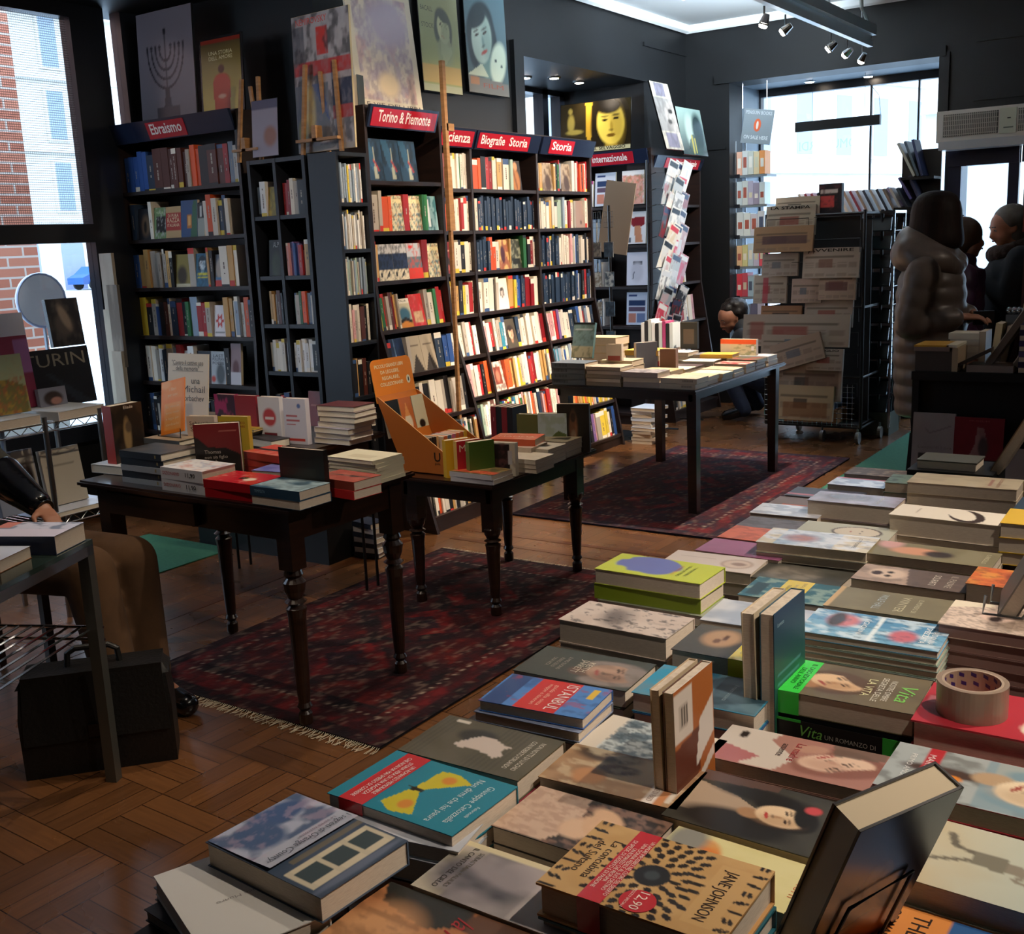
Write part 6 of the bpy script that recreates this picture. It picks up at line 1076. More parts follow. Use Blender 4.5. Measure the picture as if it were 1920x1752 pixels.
for i, (z, sp) in enumerate(zip(MZ, ['s2 k1 w1*3 s2 k1 l1 w2 k1 x1 w1 s1 m4 k4 x2 w3 k1 w2 s3 k4 m3', 'x2 k1 x2 s3 w1*3 k1 s2 l2 x1 w1 x4 i4 x3 s2 x4 i4 x5', 'k1 x2 s3 o3 w1 k1 x3 s2 s3 x1 o5 x4 k2 x3 o5 e4 x2', 'w3 i1 k1 w3 r4 w3 w4 x5 w4 i3 r3 w4 x4 w5 i4', 's2 b2 w2 k1 r1 x2 b3 s2 w2 s4 b3 x4 k3 s4', 's2 w2 k2 s2 w2 s4 w4 k3'])): shelf_row((-4.25, 8.50, 0), math.pi/2, .02, .93, z, .02-(.16*(1.2-z) if z < 1.2 else 0), sp, '', .24, 520+i, single=False, tilt=.1)
# tall wire rack of magazines in front of that bookcase
t = thing('magazine_rack', (-4.12, 8.33, 0), 'tall wall-side wire rack crammed with slanting magazines beside the far bookcases', 'magazine rack')
b = MB()
for yy in (-.2, .3):
    b.tube([(0, yy, 0), (0, yy, 2.2)], .008, 6, '202020'); b.tube([(0, yy, .02), (.25, yy, .02)], .008, 6, '202020')
for z in np.arange(.7, 2.1, .125):
    b.tube([(0, -.2, z), (.08, -.2, z+.02), (.08, .3, z+.02), (0, .3, z)], .003, 5, '202020')
b.build('wire_frame', BLACKM, t)
mk = uniq(31); MC = ['dfe6ea', 'c8d4dc', '2c3440', 'b8c4cc', 'e8ecec', '8c2430', 'd8dce4', '3c4450', 'c0a8b0', 'd8c8a8', 'e0e8f0', '94a4b0', 'c84c64', 'e8e8e0']
n = 0
for ri, z in enumerate(np.arange(.72, 2.0, .125)):
    for k in range(3):
        c = mk.choice(MC); a = A(c).n(5, mk.choice(MC), .7, .55, 7, 170+n).r(.05, .8, .95, .95, mk.choice(['c83c4c', '2c3c60', 'e8ecf0', '202428', 'd0d8e0']))
        face('m%d' % n, .17, .25, a, c, 'magazine'); 
        mag((-4.05+.03*mk.random(), 8.05+.22*(float(z)-.72)/1.3+.12*k+mk.uniform(-.02, .02)-.04*(ri % 2), float(z)), mk.uniform(.10, .22), mk.uniform(.18, .34), math.pi/2, 'm%d' % n, 'slanting magazine in the wire rack, %s tier from the bottom, %s across' % (ordn(ri), ordn(k)), group='slanting magazines in the wire rack'); n += 1
# spinner of cards and big board in the far niche corner
t = thing('card_board', (-4.42, 7.82, 1.50), 'large plain grey-brown board leaning by the last Storia bay', 'board')
b = MB(); b.box((0, 0, 0), (.25, .012, .56), '8c7c6c'); b.build('board', MATTE, t); t.rotation_euler = (0, math.radians(10), math.radians(8))
t = thing('card_spinner', (-4.25, 7.72, 0), 'black wire postcard rack in the dark gap by the last Storia bay', 'card rack')
b = MB(); b.tube([(0, 0, 0), (0, 0, 1.85)], .012, 8); b.tube([(0, 0, .03), (0, 0, .0)], [.18, .2], 16)
for z in (1.68, 1.45, 1.22, .99, .76):
    for sx, sy in ((-.09, -.12), (.02, -.12)):
        for q in range(5): b.tube([(sx+.02*q, sy, z), (sx+.02*q, sy, z+.12)], .0015, 4)
        for q in range(4): b.tube([(sx, sy, z+.04*q), (sx+.08, sy, z+.04*q)], .0015, 4)
b.build('wire_frame', BLACKM, t)
for i, z in enumerate((1.45, 1.22, .99, .76)):
    for j in range(2):
        q = MB(); q.box((0, 0, 0), (.08, .004, .11), mk.choice(['5c7c94', '2c3c4c', '8c8474', '4c5c3c'])); q.grid((0, -.0005, 0), (.08, 0, 0), (0, 0, .11), 8, 10, A(mk.choice(['4c6478', '3c4c5c', '7c7468'])).n(5, mk.choice(['c8d0d0', '1c2430']), .7, .5, 7, 220+2*i+j)); o = q.build('postcard', PRINT, loc=(-4.34+.11*j, 7.592, z+.005)); tag(o, 'postcard in the black wire rack, %s row, %s' % (ordn(i), ['left', 'right'][j]), 'postcard', 'postcards in the wire rack')
# stack of white books on the floor at the end of the wall case
for k in range(11):
    lay_book(-3.99+.006*((k*7) % 3), 7.52+.004*(k % 2), .285-.026*k, .17 if k % 3 else .21, .23, .0252, (k*13) % 7-3, ['c8d4e4', 'dcdce0', 'd8d4d0'][k % 3] if k < 7 else 'b8aa98', None, [], 'white book in the floor stack by the wall case end, ' + ['topmost, bluish', 'second', 'third', 'fourth', 'fifth', 'sixth', 'seventh', 'eighth', 'ninth', 'tenth', 'lowest'][k], orient='N', spine='near' if k % 2 else 'far', page=PAGEW)
# ---------------------------------------------------------------- posters and easels
def poster(name, P0, U, W, w, h, art, label, texts=(), framec='101012', fr=.008, t=.012, nx=48, ny=64, cat='poster', glass=False):
    P0, U, W = Vector(P0), Vector(U).normalized(), Vector(W).normalized(); N = U.cross(W).normalized()
    th = thing(name, P0, label, cat)
    b = MB(); a = [Vector((0, 0, 0))-N*t, U*w-N*t, U*w, Vector((0, 0, 0))]; 
    c = [-U*fr-W*fr-N*t, U*(w+fr)-W*fr-N*t, U*(w+fr)-W*fr-N*.001, -U*fr-W*fr-N*.001]; H = W*(h+2*fr); b.hexa([c[0], c[1], c[2], c[3], c[0]+H, c[1]+H, c[2]+H, c[3]+H], framec)
    b.build('frame' if fr > .003 else 'backing_board', GLOSSY, th)
    q = MB(); q.grid(N*.0005, U*w, W*h, nx, ny, art)
    for tx in texts: q.text(tx[0], N*.0005, U, W, tx[1]*w, tx[2]*h, tx[3], tx[4], 'C', width=tx[5]*w if len(tx) > 5 else None, lift=.001, bold=len(tx) > 6)
    q.build('print', PRINT if not glass else GLOSSY, th); return th
men = A('7c7680').g('6a6870', '8a828c')
for k in range(4):
    rx, ry = .10+.075*k, .11+.085*k
    pts = [(.5+rx*math.cos(a), .64-.0+ry*math.sin(a)*1.0) for a in [math.pi+math.pi*q/14 for q in range(15)]]; men.l(pts, .012, '2c2c34')
    for sx in (-1, 1): men.e(.5+sx*rx, .665, .022, .018, '2c2c34', .3)
for k in range(4):
    rx, ry = .10+.075*k, .11+.085*k
    for q in range(15):
        if q % 2 == 0: an = math.pi+math.pi*q/14; men.e(.5+rx*math.cos(an), .64+ry*math.sin(an), .017, .013, '2c2c34', .3)
men.l([(.5, .2), (.5, .80)], .014, '2c2c34').p([(.42,.06),(.58,.06),(.53,.28),(.47,.28)], '34343c').r(.3, .0, .7, .1, '3c3c44').e(.5, .8, .03, .03, '2c2c34', .3)
poster('poster', (-5.76, 4.56, 2.425), (1, 0, 0), (0, .05, 1), .50, .62, men, 'grey-lilac poster of a branched candelabrum above the Ebraismo bookcase', fr=.004, nx=60, ny=72, glass=True)
poster('poster', (-5.20, 4.56, 2.42), (1, 0, 0), (0, .06, 1), .33, .40, A('b8963c').g('c8b058', '4a3a22').e(.5, .42, .2, .1, 'b8442c', .3).p([(.3,.0),(.7,.0),(.72,.4),(.6,.5),(.4,.5),(.28,.4)], 'b8442c').e(.5, .58, .08, .06, '5c3420', .3).e(.5, .2, .1, .03, 'c89478', .5).r(0, .94, 1, 1, '8c2c1c'), 'dim yellow framed poster of a figure in orange seen from behind', [('UNA STORIA', .5, .78, .022, 'e8dca8', .6), ('DELL AMORE', .5, .71, .022, 'e8dca8', .6)], fr=.014, glass=True)
nemA = A('a09ca0').r(0, .56, 1, .66, 'b02c2c').r(.0, .34, 1, .56, 'a0989c').r(.42, .70, .62, .90, 'b83028').r(0, .66, .2, .92, '5c5c64').n(10, '242428', .8, .56, 8, 230).r(.35, .55, 1, .66, 'a82c2c').p([(0,.06),(.6,.1),(.6,.5),(0,.5)], '5c6470').e(.25, .3, .1, .2, 'b8a878', .5).e(.12, .15, .1, .1, '8c8450', .5).p([(.3,.5),(.5,.5),(.6,.2)], '2c4c80').r(.66, .3, 1, .5, '1c2440').r(.66, .22, 1, .32, '9c2c2c').r(0, 0, 1, .04, '9c948c').n(20, '888084', .3, .55, 5, 231)
poster('poster', (-4.36, 4.46, 2.12), (1, -.08, 0), (-.02, .05, 1), .44, .70, nemA, 'red and grey collage poster lettered Nemirovsky on the narrow double case', [('NEMIROVSKY', .35, .93, .034, 'c84c44', .55)], fr=.002, framec='b8a888', nx=60, ny=84)
def easel(name, P, h, w, label, tilt=.12, rz=0, col='a87c50'):
    t = thing(name, P, label, 'easel', rz=rz); m = mat('easel_wood', col, .5, noise='8c6238', nscale=8, stretch=(1, 1, 6))
    b = MB(); b.hexa([(-w/2, 0, 0), (-w/2+.02, 0, 0), (-w/2+.02, .018, 0), (-w/2, .018, 0), (-w*.38, tilt, h), (-w*.38+.02, tilt, h), (-w*.38+.02, tilt+.018, h), (-w*.38, tilt+.018, h)], '0'*6); b.build('leg', m, t)
    b = MB(); b.hexa([(w/2-.02, 0, 0), (w/2, 0, 0), (w/2, .018, 0), (w/2-.02, .018, 0), (w*.38-.02, tilt, h), (w*.38, tilt, h), (w*.38, tilt+.018, h), (w*.38-.02, tilt+.018, h)], '0'*6); b.build('leg', m, t)
    b = MB(); b.box((-w/2, -.03, .06), (w/2, -.002, .075)); b.build('ledge', m, t)
    b = MB(); b.box((-w*.1, -.03, .06), (-w*.1+.03, .02, .14)); b.build('clamp', m, t)
    b = MB(); b.hexa([(-.01, tilt*1.8, 0), (.01, tilt*1.8, 0), (.01, tilt*1.8+.015, 0), (-.01, tilt*1.8+.015, 0), (-.01, tilt, h*.9), (.01, tilt, h*.9), (.01, tilt+.015, h*.9), (-.01, tilt+.015, h*.9)], '0'*6); b.build('back_leg', m, t)
    return t
easel('table_easel', (-4.15, 4.41, 2.106), .46, .30, 'small pale wooden easel standing before the red collage poster', tilt=.03)
easel('table_easel', (-4.62, 4.30, 1.98), .5, .2, 'dark wooden easel beside the orange figure poster', tilt=.05, col='3c2c20')
for p_ in [o for o in D.objects if o.get('label') == 'dark wooden easel beside the orange figure poster']: p_.location = (-4.72, 4.43, 2.106); p_.scale = (1, 1, .9)
poster('wall_calendar', (-4.66, 4.405, 2.12), (1, 0, 0), (0, .08, 1), .20, .30, A('8c8494').r(0, .85, 1, 1, '44405c').e(.7, .35, .25, .18, '8c5c4c', .5), 'lilac-grey wall calendar leaning on the narrow double case', fr=.001, t=.004, nx=20, ny=28, cat='calendar')
mapA = A('cfc0b0').n(12, '9c8c9c', .6, .5, 6, 240).n(8, 'b88c84', .6, .58, 6, 241).n(24, '7c6c7c', .4, .55, 7, 242).e(.5, .2, .16, .1, 'e0c8a4', .6).e(.6, .7, .3, .2, 'a898a8', .6)
for q in ((0, 0, .08, 1), (.92, 0, 1, 1), (0, 0, 1, .06), (0, .9, 1, 1)): mapA.r(*q, 'd0c4ac', .9)
poster('poster', (-4.20, 4.80, 2.375), (0, 1, 0), (-.10, 0, 1), .57, .70, mapA, 'tall pale illustrated map poster above the Torino sign', [('MAP OF BOOK COUNTRY', .5, .93, .040, '3c3844', .9), ('LE VIE DEI LIBRI', .5, .02, .02, '5c5450', .9)], fr=.003, framec='c8c0b0', nx=70, ny=84, glass=True)
up(-4.17, 4.72, 2.362, .028, .07, .17, '2c2c20', None, [], 'dark olive old volume on top of the Torino bookcase', rz=10)
fA = visage(A('a8a878').g('8c9460', 'a8ac88').e(.62, .32, .2, .16, '8c9878', .6), .60, .47, .17, .41, .84, 'c0c49c', '4c5448', '8c9474', rot=-.2).p([(.55,.5),(.7,.52),(.8,.3),(.6,.2),(.5,.3)], 'a0a884', .7).r(0, .06, 1, .2, 'b89c60').r(0, 0, 1, .05, 'a8a888')
poster('poster', (-4.455, 5.72, 2.57), (0, 1, 0), (-.03, 0, 1), .41, .84, fA, 'pale green film poster of a woman on the black wall, left of two', [('BACALL', .2, .58, .03, '4c5444', .3), ('STOCK', .2, .46, .03, '4c5444', .3)], fr=.004, t=.006, nx=56, ny=84)
gA = visage(A('3c545c').g('44585c', '54707c'), .38, .44, .27, .48, .82, 'a8b8ac', '1c2a30', '64807c', rot=.25).p([(.0,.14),(.35,.24),(.5,.14)], 'b8c0a8').e(.76, .26, .22, .15, 'c0ccb8', .3, .5).e(.70, .28, .03, .012, '2c3c40', .4).e(.84, .24, .03, .012, '2c3c40', .4).p([(0,0),(1,0),(1,.1),(0,.14)], '6c6c68').r(.05, .06, .25, .12, '9c7050')
poster('poster', (-4.455, 6.21, 2.60), (0, 1, 0), (-.03, 0, 1), .48, .82, gA, 'blue-grey film poster of a man and a tilted face, right of two on the wall', [('FILM', .6, .05, .03, '8c4c3c', .5)], fr=.004, t=.006, nx=56, ny=84)
hA = visage(A('2c2410').p([(.38,.08),(.44,.08),(.46,1),(.36,1)], 'b8902c').r(.0, .12, .36, 1, '2a2212', .8).e(.15, .6, .05, .18, '8c7c3c', .5).e(.2, .42, .12, .05, '8c7c3c', .5).e(.14, .85, .03, .06, '8c7c3c', .4), .72, .54, .21, .68, .41, 'e0c050', '20180c', '9c7c28', rot=.05, feat='1c1408', lip='6c4c14').r(0, 0, 1, .09, 'b8b08c')
poster('poster', (-5.10, 8.43, 2.33), (1, 0, 0), (0, .06, 1), .68, .41, hA, 'yellow and black film poster of a frowning man lettered Hud il selvaggio', [('HUD IL SELVAGGIO', .62, .02, .026, '20241c', .62, 'b')], fr=.003, nx=72, ny=44, glass=True)
qA = A('8c8c8c').r(0, .78, 1, 1, 'c8c4b4').r(0, 0, 1, .26, 'b8b4a8').n(14, '3c3c5c', .0, .5, 6, 244).r(.2, .8, .7, .98, '5c5c80', .8).r(.2, .04, .8, .24, '5c5c80', .8).e(.8, .5, .35, .24, 'b0aca8', .4).e(.75, .58, .12, .04, '2c2c2c', .4).e(.6, .42, .12, .04, '3c3c3c', .5).n(9, '3c3c3c', .4, .55, 6, 245)
poster('poster', (-4.10, 8.46, 2.30), (0, 1, 0), (-.22, -.12, 1), .34, .56, qA, 'tall narrow poster with a grey face between pale patterned ends', fr=.002, nx=30, ny=50)
rA = A('6c8c8c').g('1c3034', '8ca8a4').e(.45, .5, .2, .36, 'a0b8b0', .5).e(.75, .5, .22, .4, '1c3438', .4).p([(.2,0),(.8,0),(.7,.35),(.5,.45),(.35,.3)], '24403c', .8).l([(.45,.05),(.45,.4)], .03, 'a8a04c').l([(.55,.05),(.55,.35)], .02, 'a8a04c')
poster('poster', (-4.12, 8.84, 2.275), (0, 1, 0), (-.16, -.10, 1), .50, .40, rA, 'sea-green poster with two pale figures above the Filosofia sign', fr=.003, nx=48, ny=40, glass=True)
# narrow wooden easel beam standing at the Torino case
t = thing('wooden_easel', (-3.90, 5.18, 1.38), 'slender brown wooden easel post before the Scienza bay', 'easel')
WOODE = mat('easel_wood')
b = MB(); b.box((-.012, -.014, .62), (.012, .014, 1.24)); b.build('upper_post', WOODE, t); b = MB(); b.hexa([(-.014, -.02, .30), (.014, -.02, .30), (.014, .03, .30), (-.014, .03, .30), (-.014, -.016, .66), (.014, -.016, .66), (.014, .02, .66), (-.014, .02, .66)], '0'*6); b.build('slide_block', WOODE, t)
b = MB(); b.box((-.012, .0, .86), (.012, .07, .90)); b.build('peg', WOODE, t); b = MB(); b.hexa([(-.010, -.03, -1.37), (.010, -.03, -1.37), (.010, -.01, -1.37), (-.010, -.01, -1.37), (-.010, -.01, .32), (.010, -.01, .32), (.010, .01, .32), (-.010, .01, .32)], '0'*6); b.build('lower_post', WOODE, t)
# ---------------------------------------------------------------- wire shelf by the left window
t = thing('wire_shelving', (-4.75, 1.9, 0), 'chrome wire shelving by the left window', 'shelving')
for px_, py in ((0, 0), (.35, 0), (0, .88), (.35, .88), (.35, 1.16), (0, 1.16)):
    b = MB(); b.tube([(px_, py, 0), (px_, py, .93)], .012, 10); b.build('post', STEEL, t)
for z in (.90, .47):
    b = MB()
    for yy in np.arange(0, 1.17, .03): b.tube([(0, yy, z), (.35, yy, z)], .002, 4, cap=False)
    for xx in (0, .35):
        b.tube([(xx, 0, z), (xx, 1.16, z)], .004, 6); b.tube([(xx, 0, z-.035), (xx, 1.16, z-.035)], .004, 6)
        zz = [(xx, .04*q, z-.035*(q % 2)) for q in range(30)]; b.tube(zz, .0028, 5)
    b.build('wire_shelf', CHROME, t)
lay_book(-4.72, 2.30, .945, .33, .46, .040, 0, 'e8ecf0', A('e8f0f8'), [], 'wide white art book lying on the wire shelf, left one', orient='N', spine='near', page=PAGES)
lay_book(-4.70, 2.80, .945, .33, .26, .040, 6, 'e8ecf0', A('eef4f8'), [], 'wide white art book on the wire shelf, right one', orient='N', spine='near', page=PAGES)
lay_book(-4.72, 2.72, .495, .34, .36, .02, 0, 'd8dce8', A('d8dff0'), [], 'white magazine lying on the lower wire shelf', orient='N', spine='near', page=PAGEW)
def board(x, y0, y1, z0, z1, art, label, texts=(), name='book', lean=.12, t=.025, cat='book', fc='c8c8c8', n=(24, 30)):
    return poster(name, (x, y0, z0), (0, 1, 0), (-lean, 0, 1), y1-y0, z1-z0, art, label, texts, framec=fc, fr=.001, t=t, nx=n[0], ny=n[1], cat=cat)
board(-4.66, 2.86, 3.24, .93, 1.20, A('0d0e16').p([(.35,.6),(.75,0),(.95,0),(.4,.6)], '2c3440', .6), 'black book lettered TURIN standing on the wire shelf', [('TURIN', .5, .70, .062, '8c8474', .86)], fc='0c0c12')
board(-4.70, 3.07, 3.24, 1.205, 1.43, A('141216').n(5, '4c4440', .6, .55, 6, 250).e(.45, .45, .3, .25, '4c443e', .5).e(.5, .6, .12, .3, '8c7c6c', .5, .5), 'dark picture of a pale arch standing behind the TURIN book', fc='0c0c12')
board(-4.72, 2.80, 2.96, 1.10, 1.38, A('d8d8e4').p([(.5,0),(1,0),(1,.6)], 'c8bcc8').r(.6, .28, .85, .46, '3c4450'), 'white card with a dark number 5 in the window display', [('5', .72, .28, .07, '2c343c', .2)], fc='d8d8e4', cat='card', name='display_card')
board(-4.64, 2.78, 2.92, .95, 1.28, A('8c2c48').r(.5, .5, 1, .95, 'a86ca0').r(.4, .1, .6, .2, '9c4c58'), 'crimson book standing beside the TURIN book', fc='8c2c48')
board(-4.52, 2.56, 2.80, .95, 1.21, A('b0b890').n(9, '5c6c34', .0, .5, 6, 251).p([(0,0),(1,0),(1,.45),(.6,.6),(0,.5)], '7c7440').n(12, 'b85c3c', .6, .6, 8, 252).n(14, 'd8a83c', .5, .64, 9, 253).r(.0, .62, 1, 1, 'b4bc94', .8), 'pale green picture book with autumn foliage on the wire shelf', fc='b0b890')
board(-4.60, 2.90, 3.04, .946, 1.03, A('8c8c98').e(.5, .4, .35, .4, '3c2c28', .3).e(.6, .25, .2, .2, 'b88474', .4), 'small picture of a brown haired head at the foot of the TURIN book', fc='8c8c98')
board(-4.50, 2.82, 3.02, .50, .76, A('b8b0a0').r(.1, .7, .8, .71, '8c8478'), 'beige picture book on the lower wire shelf, right one', lean=.15, fc='b8b0a0')
board(-4.52, 2.60, 2.80, .50, .78, A('8c94a8').p([(.5,0),(1,0),(1,1),(.5,1)], 'b8b0a4').e(.75, .5, .18, .3, '3c2c28', .5).e(.7, .45, .1, .15, 'd8ccc0', .4), 'picture book with a dancing figure on the lower wire shelf', lean=.15, fc='8c94a8')
board(-4.54, 2.36, 2.58, .50, .76, A('243848').r(.55, 0, 1, 1, '8c9cb4'), 'dark blue picture book on the lower wire shelf, left one', lean=.15, fc='243848')
t = thing('round_sign', (-6.3, 4.06, 1.37), 'round white disc sign standing outside the left window', 'sign')
b = MB(); b.tube([(0, 0, 0), (.02, 0, 0)], .17, 28, 'e8f0f8'); b.build('disc', PRINT, t); b = MB(); b.tube([(.02+.0*math.cos(a), .165*math.cos(a), .165*math.sin(a)) for a in [k*math.pi/12 for k in range(25)]], .008, 6, 'a8b8d8'); b.build('rim', PRINT, t); b = MB(); b.tube([(.01, 0, -.16), (.01, 0, -1.50)], .012, 6, 'a8b8c8'); b.build('stem', PRINT, t)
for i, (x_, w_, z0, z1, c, l) in enumerate([(-5.92, .12, 1.18, 1.64, 'a89f90', 'upper left'), (-5.90, .14, .66, 1.30, 'b8b09c', 'lower left'), (-5.80, .10, .95, 1.45, '6c655a', 'dark right'), (-5.78, .09, .66, 1.05, 'a89f8e', 'lower right')]):
    q = MB(); q.box((0, 0, 0), (w_, .02, z1-z0), c); q.grid((0, -.0006, 0), (w_, 0, 0), (0, 0, z1-z0), 12, 40, A(c).n(4, '9c9484', .5, .55, 5, 260+i)); o = q.build('hanging_print', PRINT, loc=(x_, 4.25-.03*i, z0)); tag(o, 'long greyish paper print hanging by the Ebraismo bookcase, %s one' % l, 'print')
# ---------------------------------------------------------------- steel table, front left
d1 = Vector((.42, -.9075, 0)); d2 = Vector((-.9075, -.42, 0)); C0 = Vector((-2.84, 1.90, 0))
t = thing('steel_table', (0, 0, 0), 'steel glass-topped side table at the left edge of the picture', 'table'); t.matrix_world = Matrix((d2, d1*-1, Vector((0, 0, 1)))).transposed().to_4x4() if False else Matrix.Identity(4)
SM = Matrix((d2, -d1, Vector((0,0,1)))).transposed().to_4x4()
if SM.determinant() < 0: SM = Matrix((d1, d2, Vector((0,0,1)))).transposed().to_4x4()
SM.translation = C0; t.matrix_world = SM
x1, y1 = (.8, .52) if SM.col[0].xyz.dot(d1) > .9 else (.52, -.8)
bx = lambda a0, a1, b0, b1, z0, z1: ((min(a0, a1), min(b0, b1), z0), (max(a0, a1), max(b0, b1), z1))
b = MB(); b.box(*bx(0, x1, 0, y1, .765, .78)); b.build('glass_top', mat('green_glass_top', '2c3a34', .08, spec=.8), t)
b = MB(); b.box(*bx(0, x1, 0, .02*np.sign(y1), .735, .765)); b.box(*bx(0, x1, y1-.02*np.sign(y1), y1, .735, .765)); b.box(*bx(0, .02, 0, y1, .735, .765)); b.box(*bx(x1-.02, x1, 0, y1, .735, .765)); b.build('rim', STEEL, t)
for ax in (0, x1-.04):
    for ay in (0, y1-.04 if y1 > 0 else y1): 
        b = MB(); ay2 = ay if y1 > 0 or ay else -.04; b.box((ax, ay2, 0), (ax+.035, ay2+.035, .765)); b.build('leg', mat('dull_steel', '6c6e68', .35, .8), t)
b = MB()
for q in range(12): yy = y1*(.06+.08*q); b.tube([(0, yy, .50), (x1, yy, .50)], .004, 5)
for xx in (0, x1): b.tube([(xx, 0, .50), (xx, y1, .50)], .005, 6); b.tube([(xx, 0, .46), (xx, y1, .46)], .005, 6)
b.build('wire_shelf', CHROME, t)
for (lx_, ly_, w_, d_, t_, c_, a_, l_, sp_) in [(.015, .01, .16, .25, .055, '1c2c4c', A('c8c8d8').n(9, '3c5470', .8, .55, 8, 270).r(.5, 0, 1, 1, 'd4ccdc').r(0, .8, .4, 1, 'c86c50'), 'thick book with blue printed lettering at the far end of the steel table', 'right'),
    (.20, .07, .15, .24, .034, '8c5428', A('d8e0f0').r(.2, .5, .8, .55, 'b8c8e0'), 'pale blue covered book in the middle of the steel table', 'right'), (.37, .10, .16, .24, .045, 'd8ccd4', A('e4d8e4').n(12, '3c3438', .5, .68, 9, 271), 'pinkish white book at the near end of the steel table', 'right')]:
    lay_book(0, 0, 0, w_, d_, t_, 0, c_, a_, [], l_, orient='N', spine=sp_, page=PAGES, M=SM @ Matrix.Translation((lx_, ly_, .781)))
# ---------------------------------------------------------------- display window contents
t = thing('book_tower', (-4.06, 9.80, .42), 'glass-shelved book tower standing in the far display window', 'shelving')
for z in (.30, .58, .86, 1.14, 1.42, 1.69):
    b = MB(); b.box((0, 0, z-.02), (.31, .24, z), '7c8890'); b.box((0, -.01, z-.022), (.05, .0, z+.012), '1c2028'); b.build('shelf', GLOSSY, t)
b = MB(); b.box((0, .235, .0), (.012, .25, 2.3)); b.build('post', STEEL, t); b = MB(); b.box((.0, -.0, .0), (.01, .01, 2.0)); b.build('post', STEEL, t)
tw = uniq(5); twn = 0
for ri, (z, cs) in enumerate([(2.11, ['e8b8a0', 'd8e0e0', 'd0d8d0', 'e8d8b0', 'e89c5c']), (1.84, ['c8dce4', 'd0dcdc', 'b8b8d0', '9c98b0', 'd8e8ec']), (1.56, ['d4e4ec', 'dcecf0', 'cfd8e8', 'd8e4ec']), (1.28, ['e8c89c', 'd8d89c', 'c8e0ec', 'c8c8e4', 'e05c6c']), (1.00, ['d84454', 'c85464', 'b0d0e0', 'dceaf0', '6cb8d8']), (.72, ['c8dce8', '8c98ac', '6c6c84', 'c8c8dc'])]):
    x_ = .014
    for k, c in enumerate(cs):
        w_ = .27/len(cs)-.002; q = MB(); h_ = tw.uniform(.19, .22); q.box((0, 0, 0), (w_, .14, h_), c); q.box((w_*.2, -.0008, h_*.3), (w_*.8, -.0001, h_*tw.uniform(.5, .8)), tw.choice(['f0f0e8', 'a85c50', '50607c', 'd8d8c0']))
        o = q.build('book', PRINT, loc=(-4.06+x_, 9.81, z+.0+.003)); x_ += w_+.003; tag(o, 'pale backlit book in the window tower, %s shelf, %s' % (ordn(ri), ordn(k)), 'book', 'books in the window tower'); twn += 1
t = thing('hanging_sign', (-3.99, 9.76, 2.40), 'tilted grey sign lettered Penguin Books On Sale Here with an orange oval', 'sign', rz=0)
b = MB(); R_ = Matrix.Rotation(math.radians(9), 4, 'Y'); P = [R_ @ Vector(v) for v in ((0,0,0),(.28,0,0),(.28,.012,0),(0,.012,0),(0,0,.30),(.28,0,.30),(.28,.012,.30),(0,.012,.30))]; b.hexa(P, '8a969e'); U_, W_ = P[1]-P[0], P[4]-P[0]
O_ = P[0]+Vector((0, -.001, 0)); b.face([O_+U_*(.5+.12*math.cos(k*.314))+W_*(.54+.19*math.sin(k*.314)) for k in range(20)], 'd8643c'); b.face([O_+Vector((0,-.001,0))+U_*(.5+.04*math.cos(k*.314))+W_*(.54+.12*math.sin(k*.314)) for k in range(20)], 'e8e0d8')
b.text('PENGUIN BOOKS', O_, U_, W_, .14, .255, .030, 'c8d0d8', 'C', width=.25, bold=True); b.text('ON SALE HERE', O_, U_, W_, .14, .04, .032, 'e0e8ec', 'C', width=.23, bold=True); b.build('panel', PRINT, t)
b = MB(); b.tube([(.02, .006, .30), (.02, .006, .52)], .004, 6); b.tube([(.25, .006, .26), (.25, .006, .52)], .004, 6); b.build('hanger', STEEL, t)
t = thing('hanging_bar', (-3.58, 10.05, 2.47), 'long dark bar hanging by thin wires in the display window', 'hanging light')
b = MB(); b.box((0, 0, 0), (.76, .05, .085), '14161c'); b.build('bar', BLACKM, t); b = MB(); b.tube([(.15, .025, .085), (.15, .025, .45)], .0015, 4); b.tube([(.62, .025, .085), (.62, .025, .45)], .0015, 4); b.tube([(.62, .025, .40), (.74, .03, .25), (.76, .03, .08)], .002, 4); b.build('wire', BLACKM, t)
# low bookcase line of magazines seen over the rack
t = thing('magazine_shelf', (-3.25, 9.35, 0), 'low dark shelf with leaning magazines along the display window', 'shelving')
b = MB(); b.box((0, 0, 0), (.95, .28, .03)); b.box((0, .26, 0), (.95, .28, 1.70)); b.box((0, 0, 1.69), (.95, .28, 1.71)); b.box((0, 0, 0), (.02, .28, 1.7)); b.box((.93, 0, 0), (.95, .28, 1.7)); b.build('case', SHELFB, t)
for k in range(16):
    c = tw.choice(['d8d4cc', 'b8a898', '2c3038', 'c8c0b4', '8c7464', '7c2c38', '3c3c34', 'd0c4b8']); q = MB(); q.box((0, 0, 0), (.02, .16, .20), c)
    o = q.build('magazine', PRINT, loc=(-3.22+.055*k, 9.38, 1.715)); o.rotation_euler = (0, math.radians(-28), 0); tag(o, 'leaning magazine on top of the window shelf, %s from left' % ordn(k), 'magazine', 'leaning magazines on the window shelf')
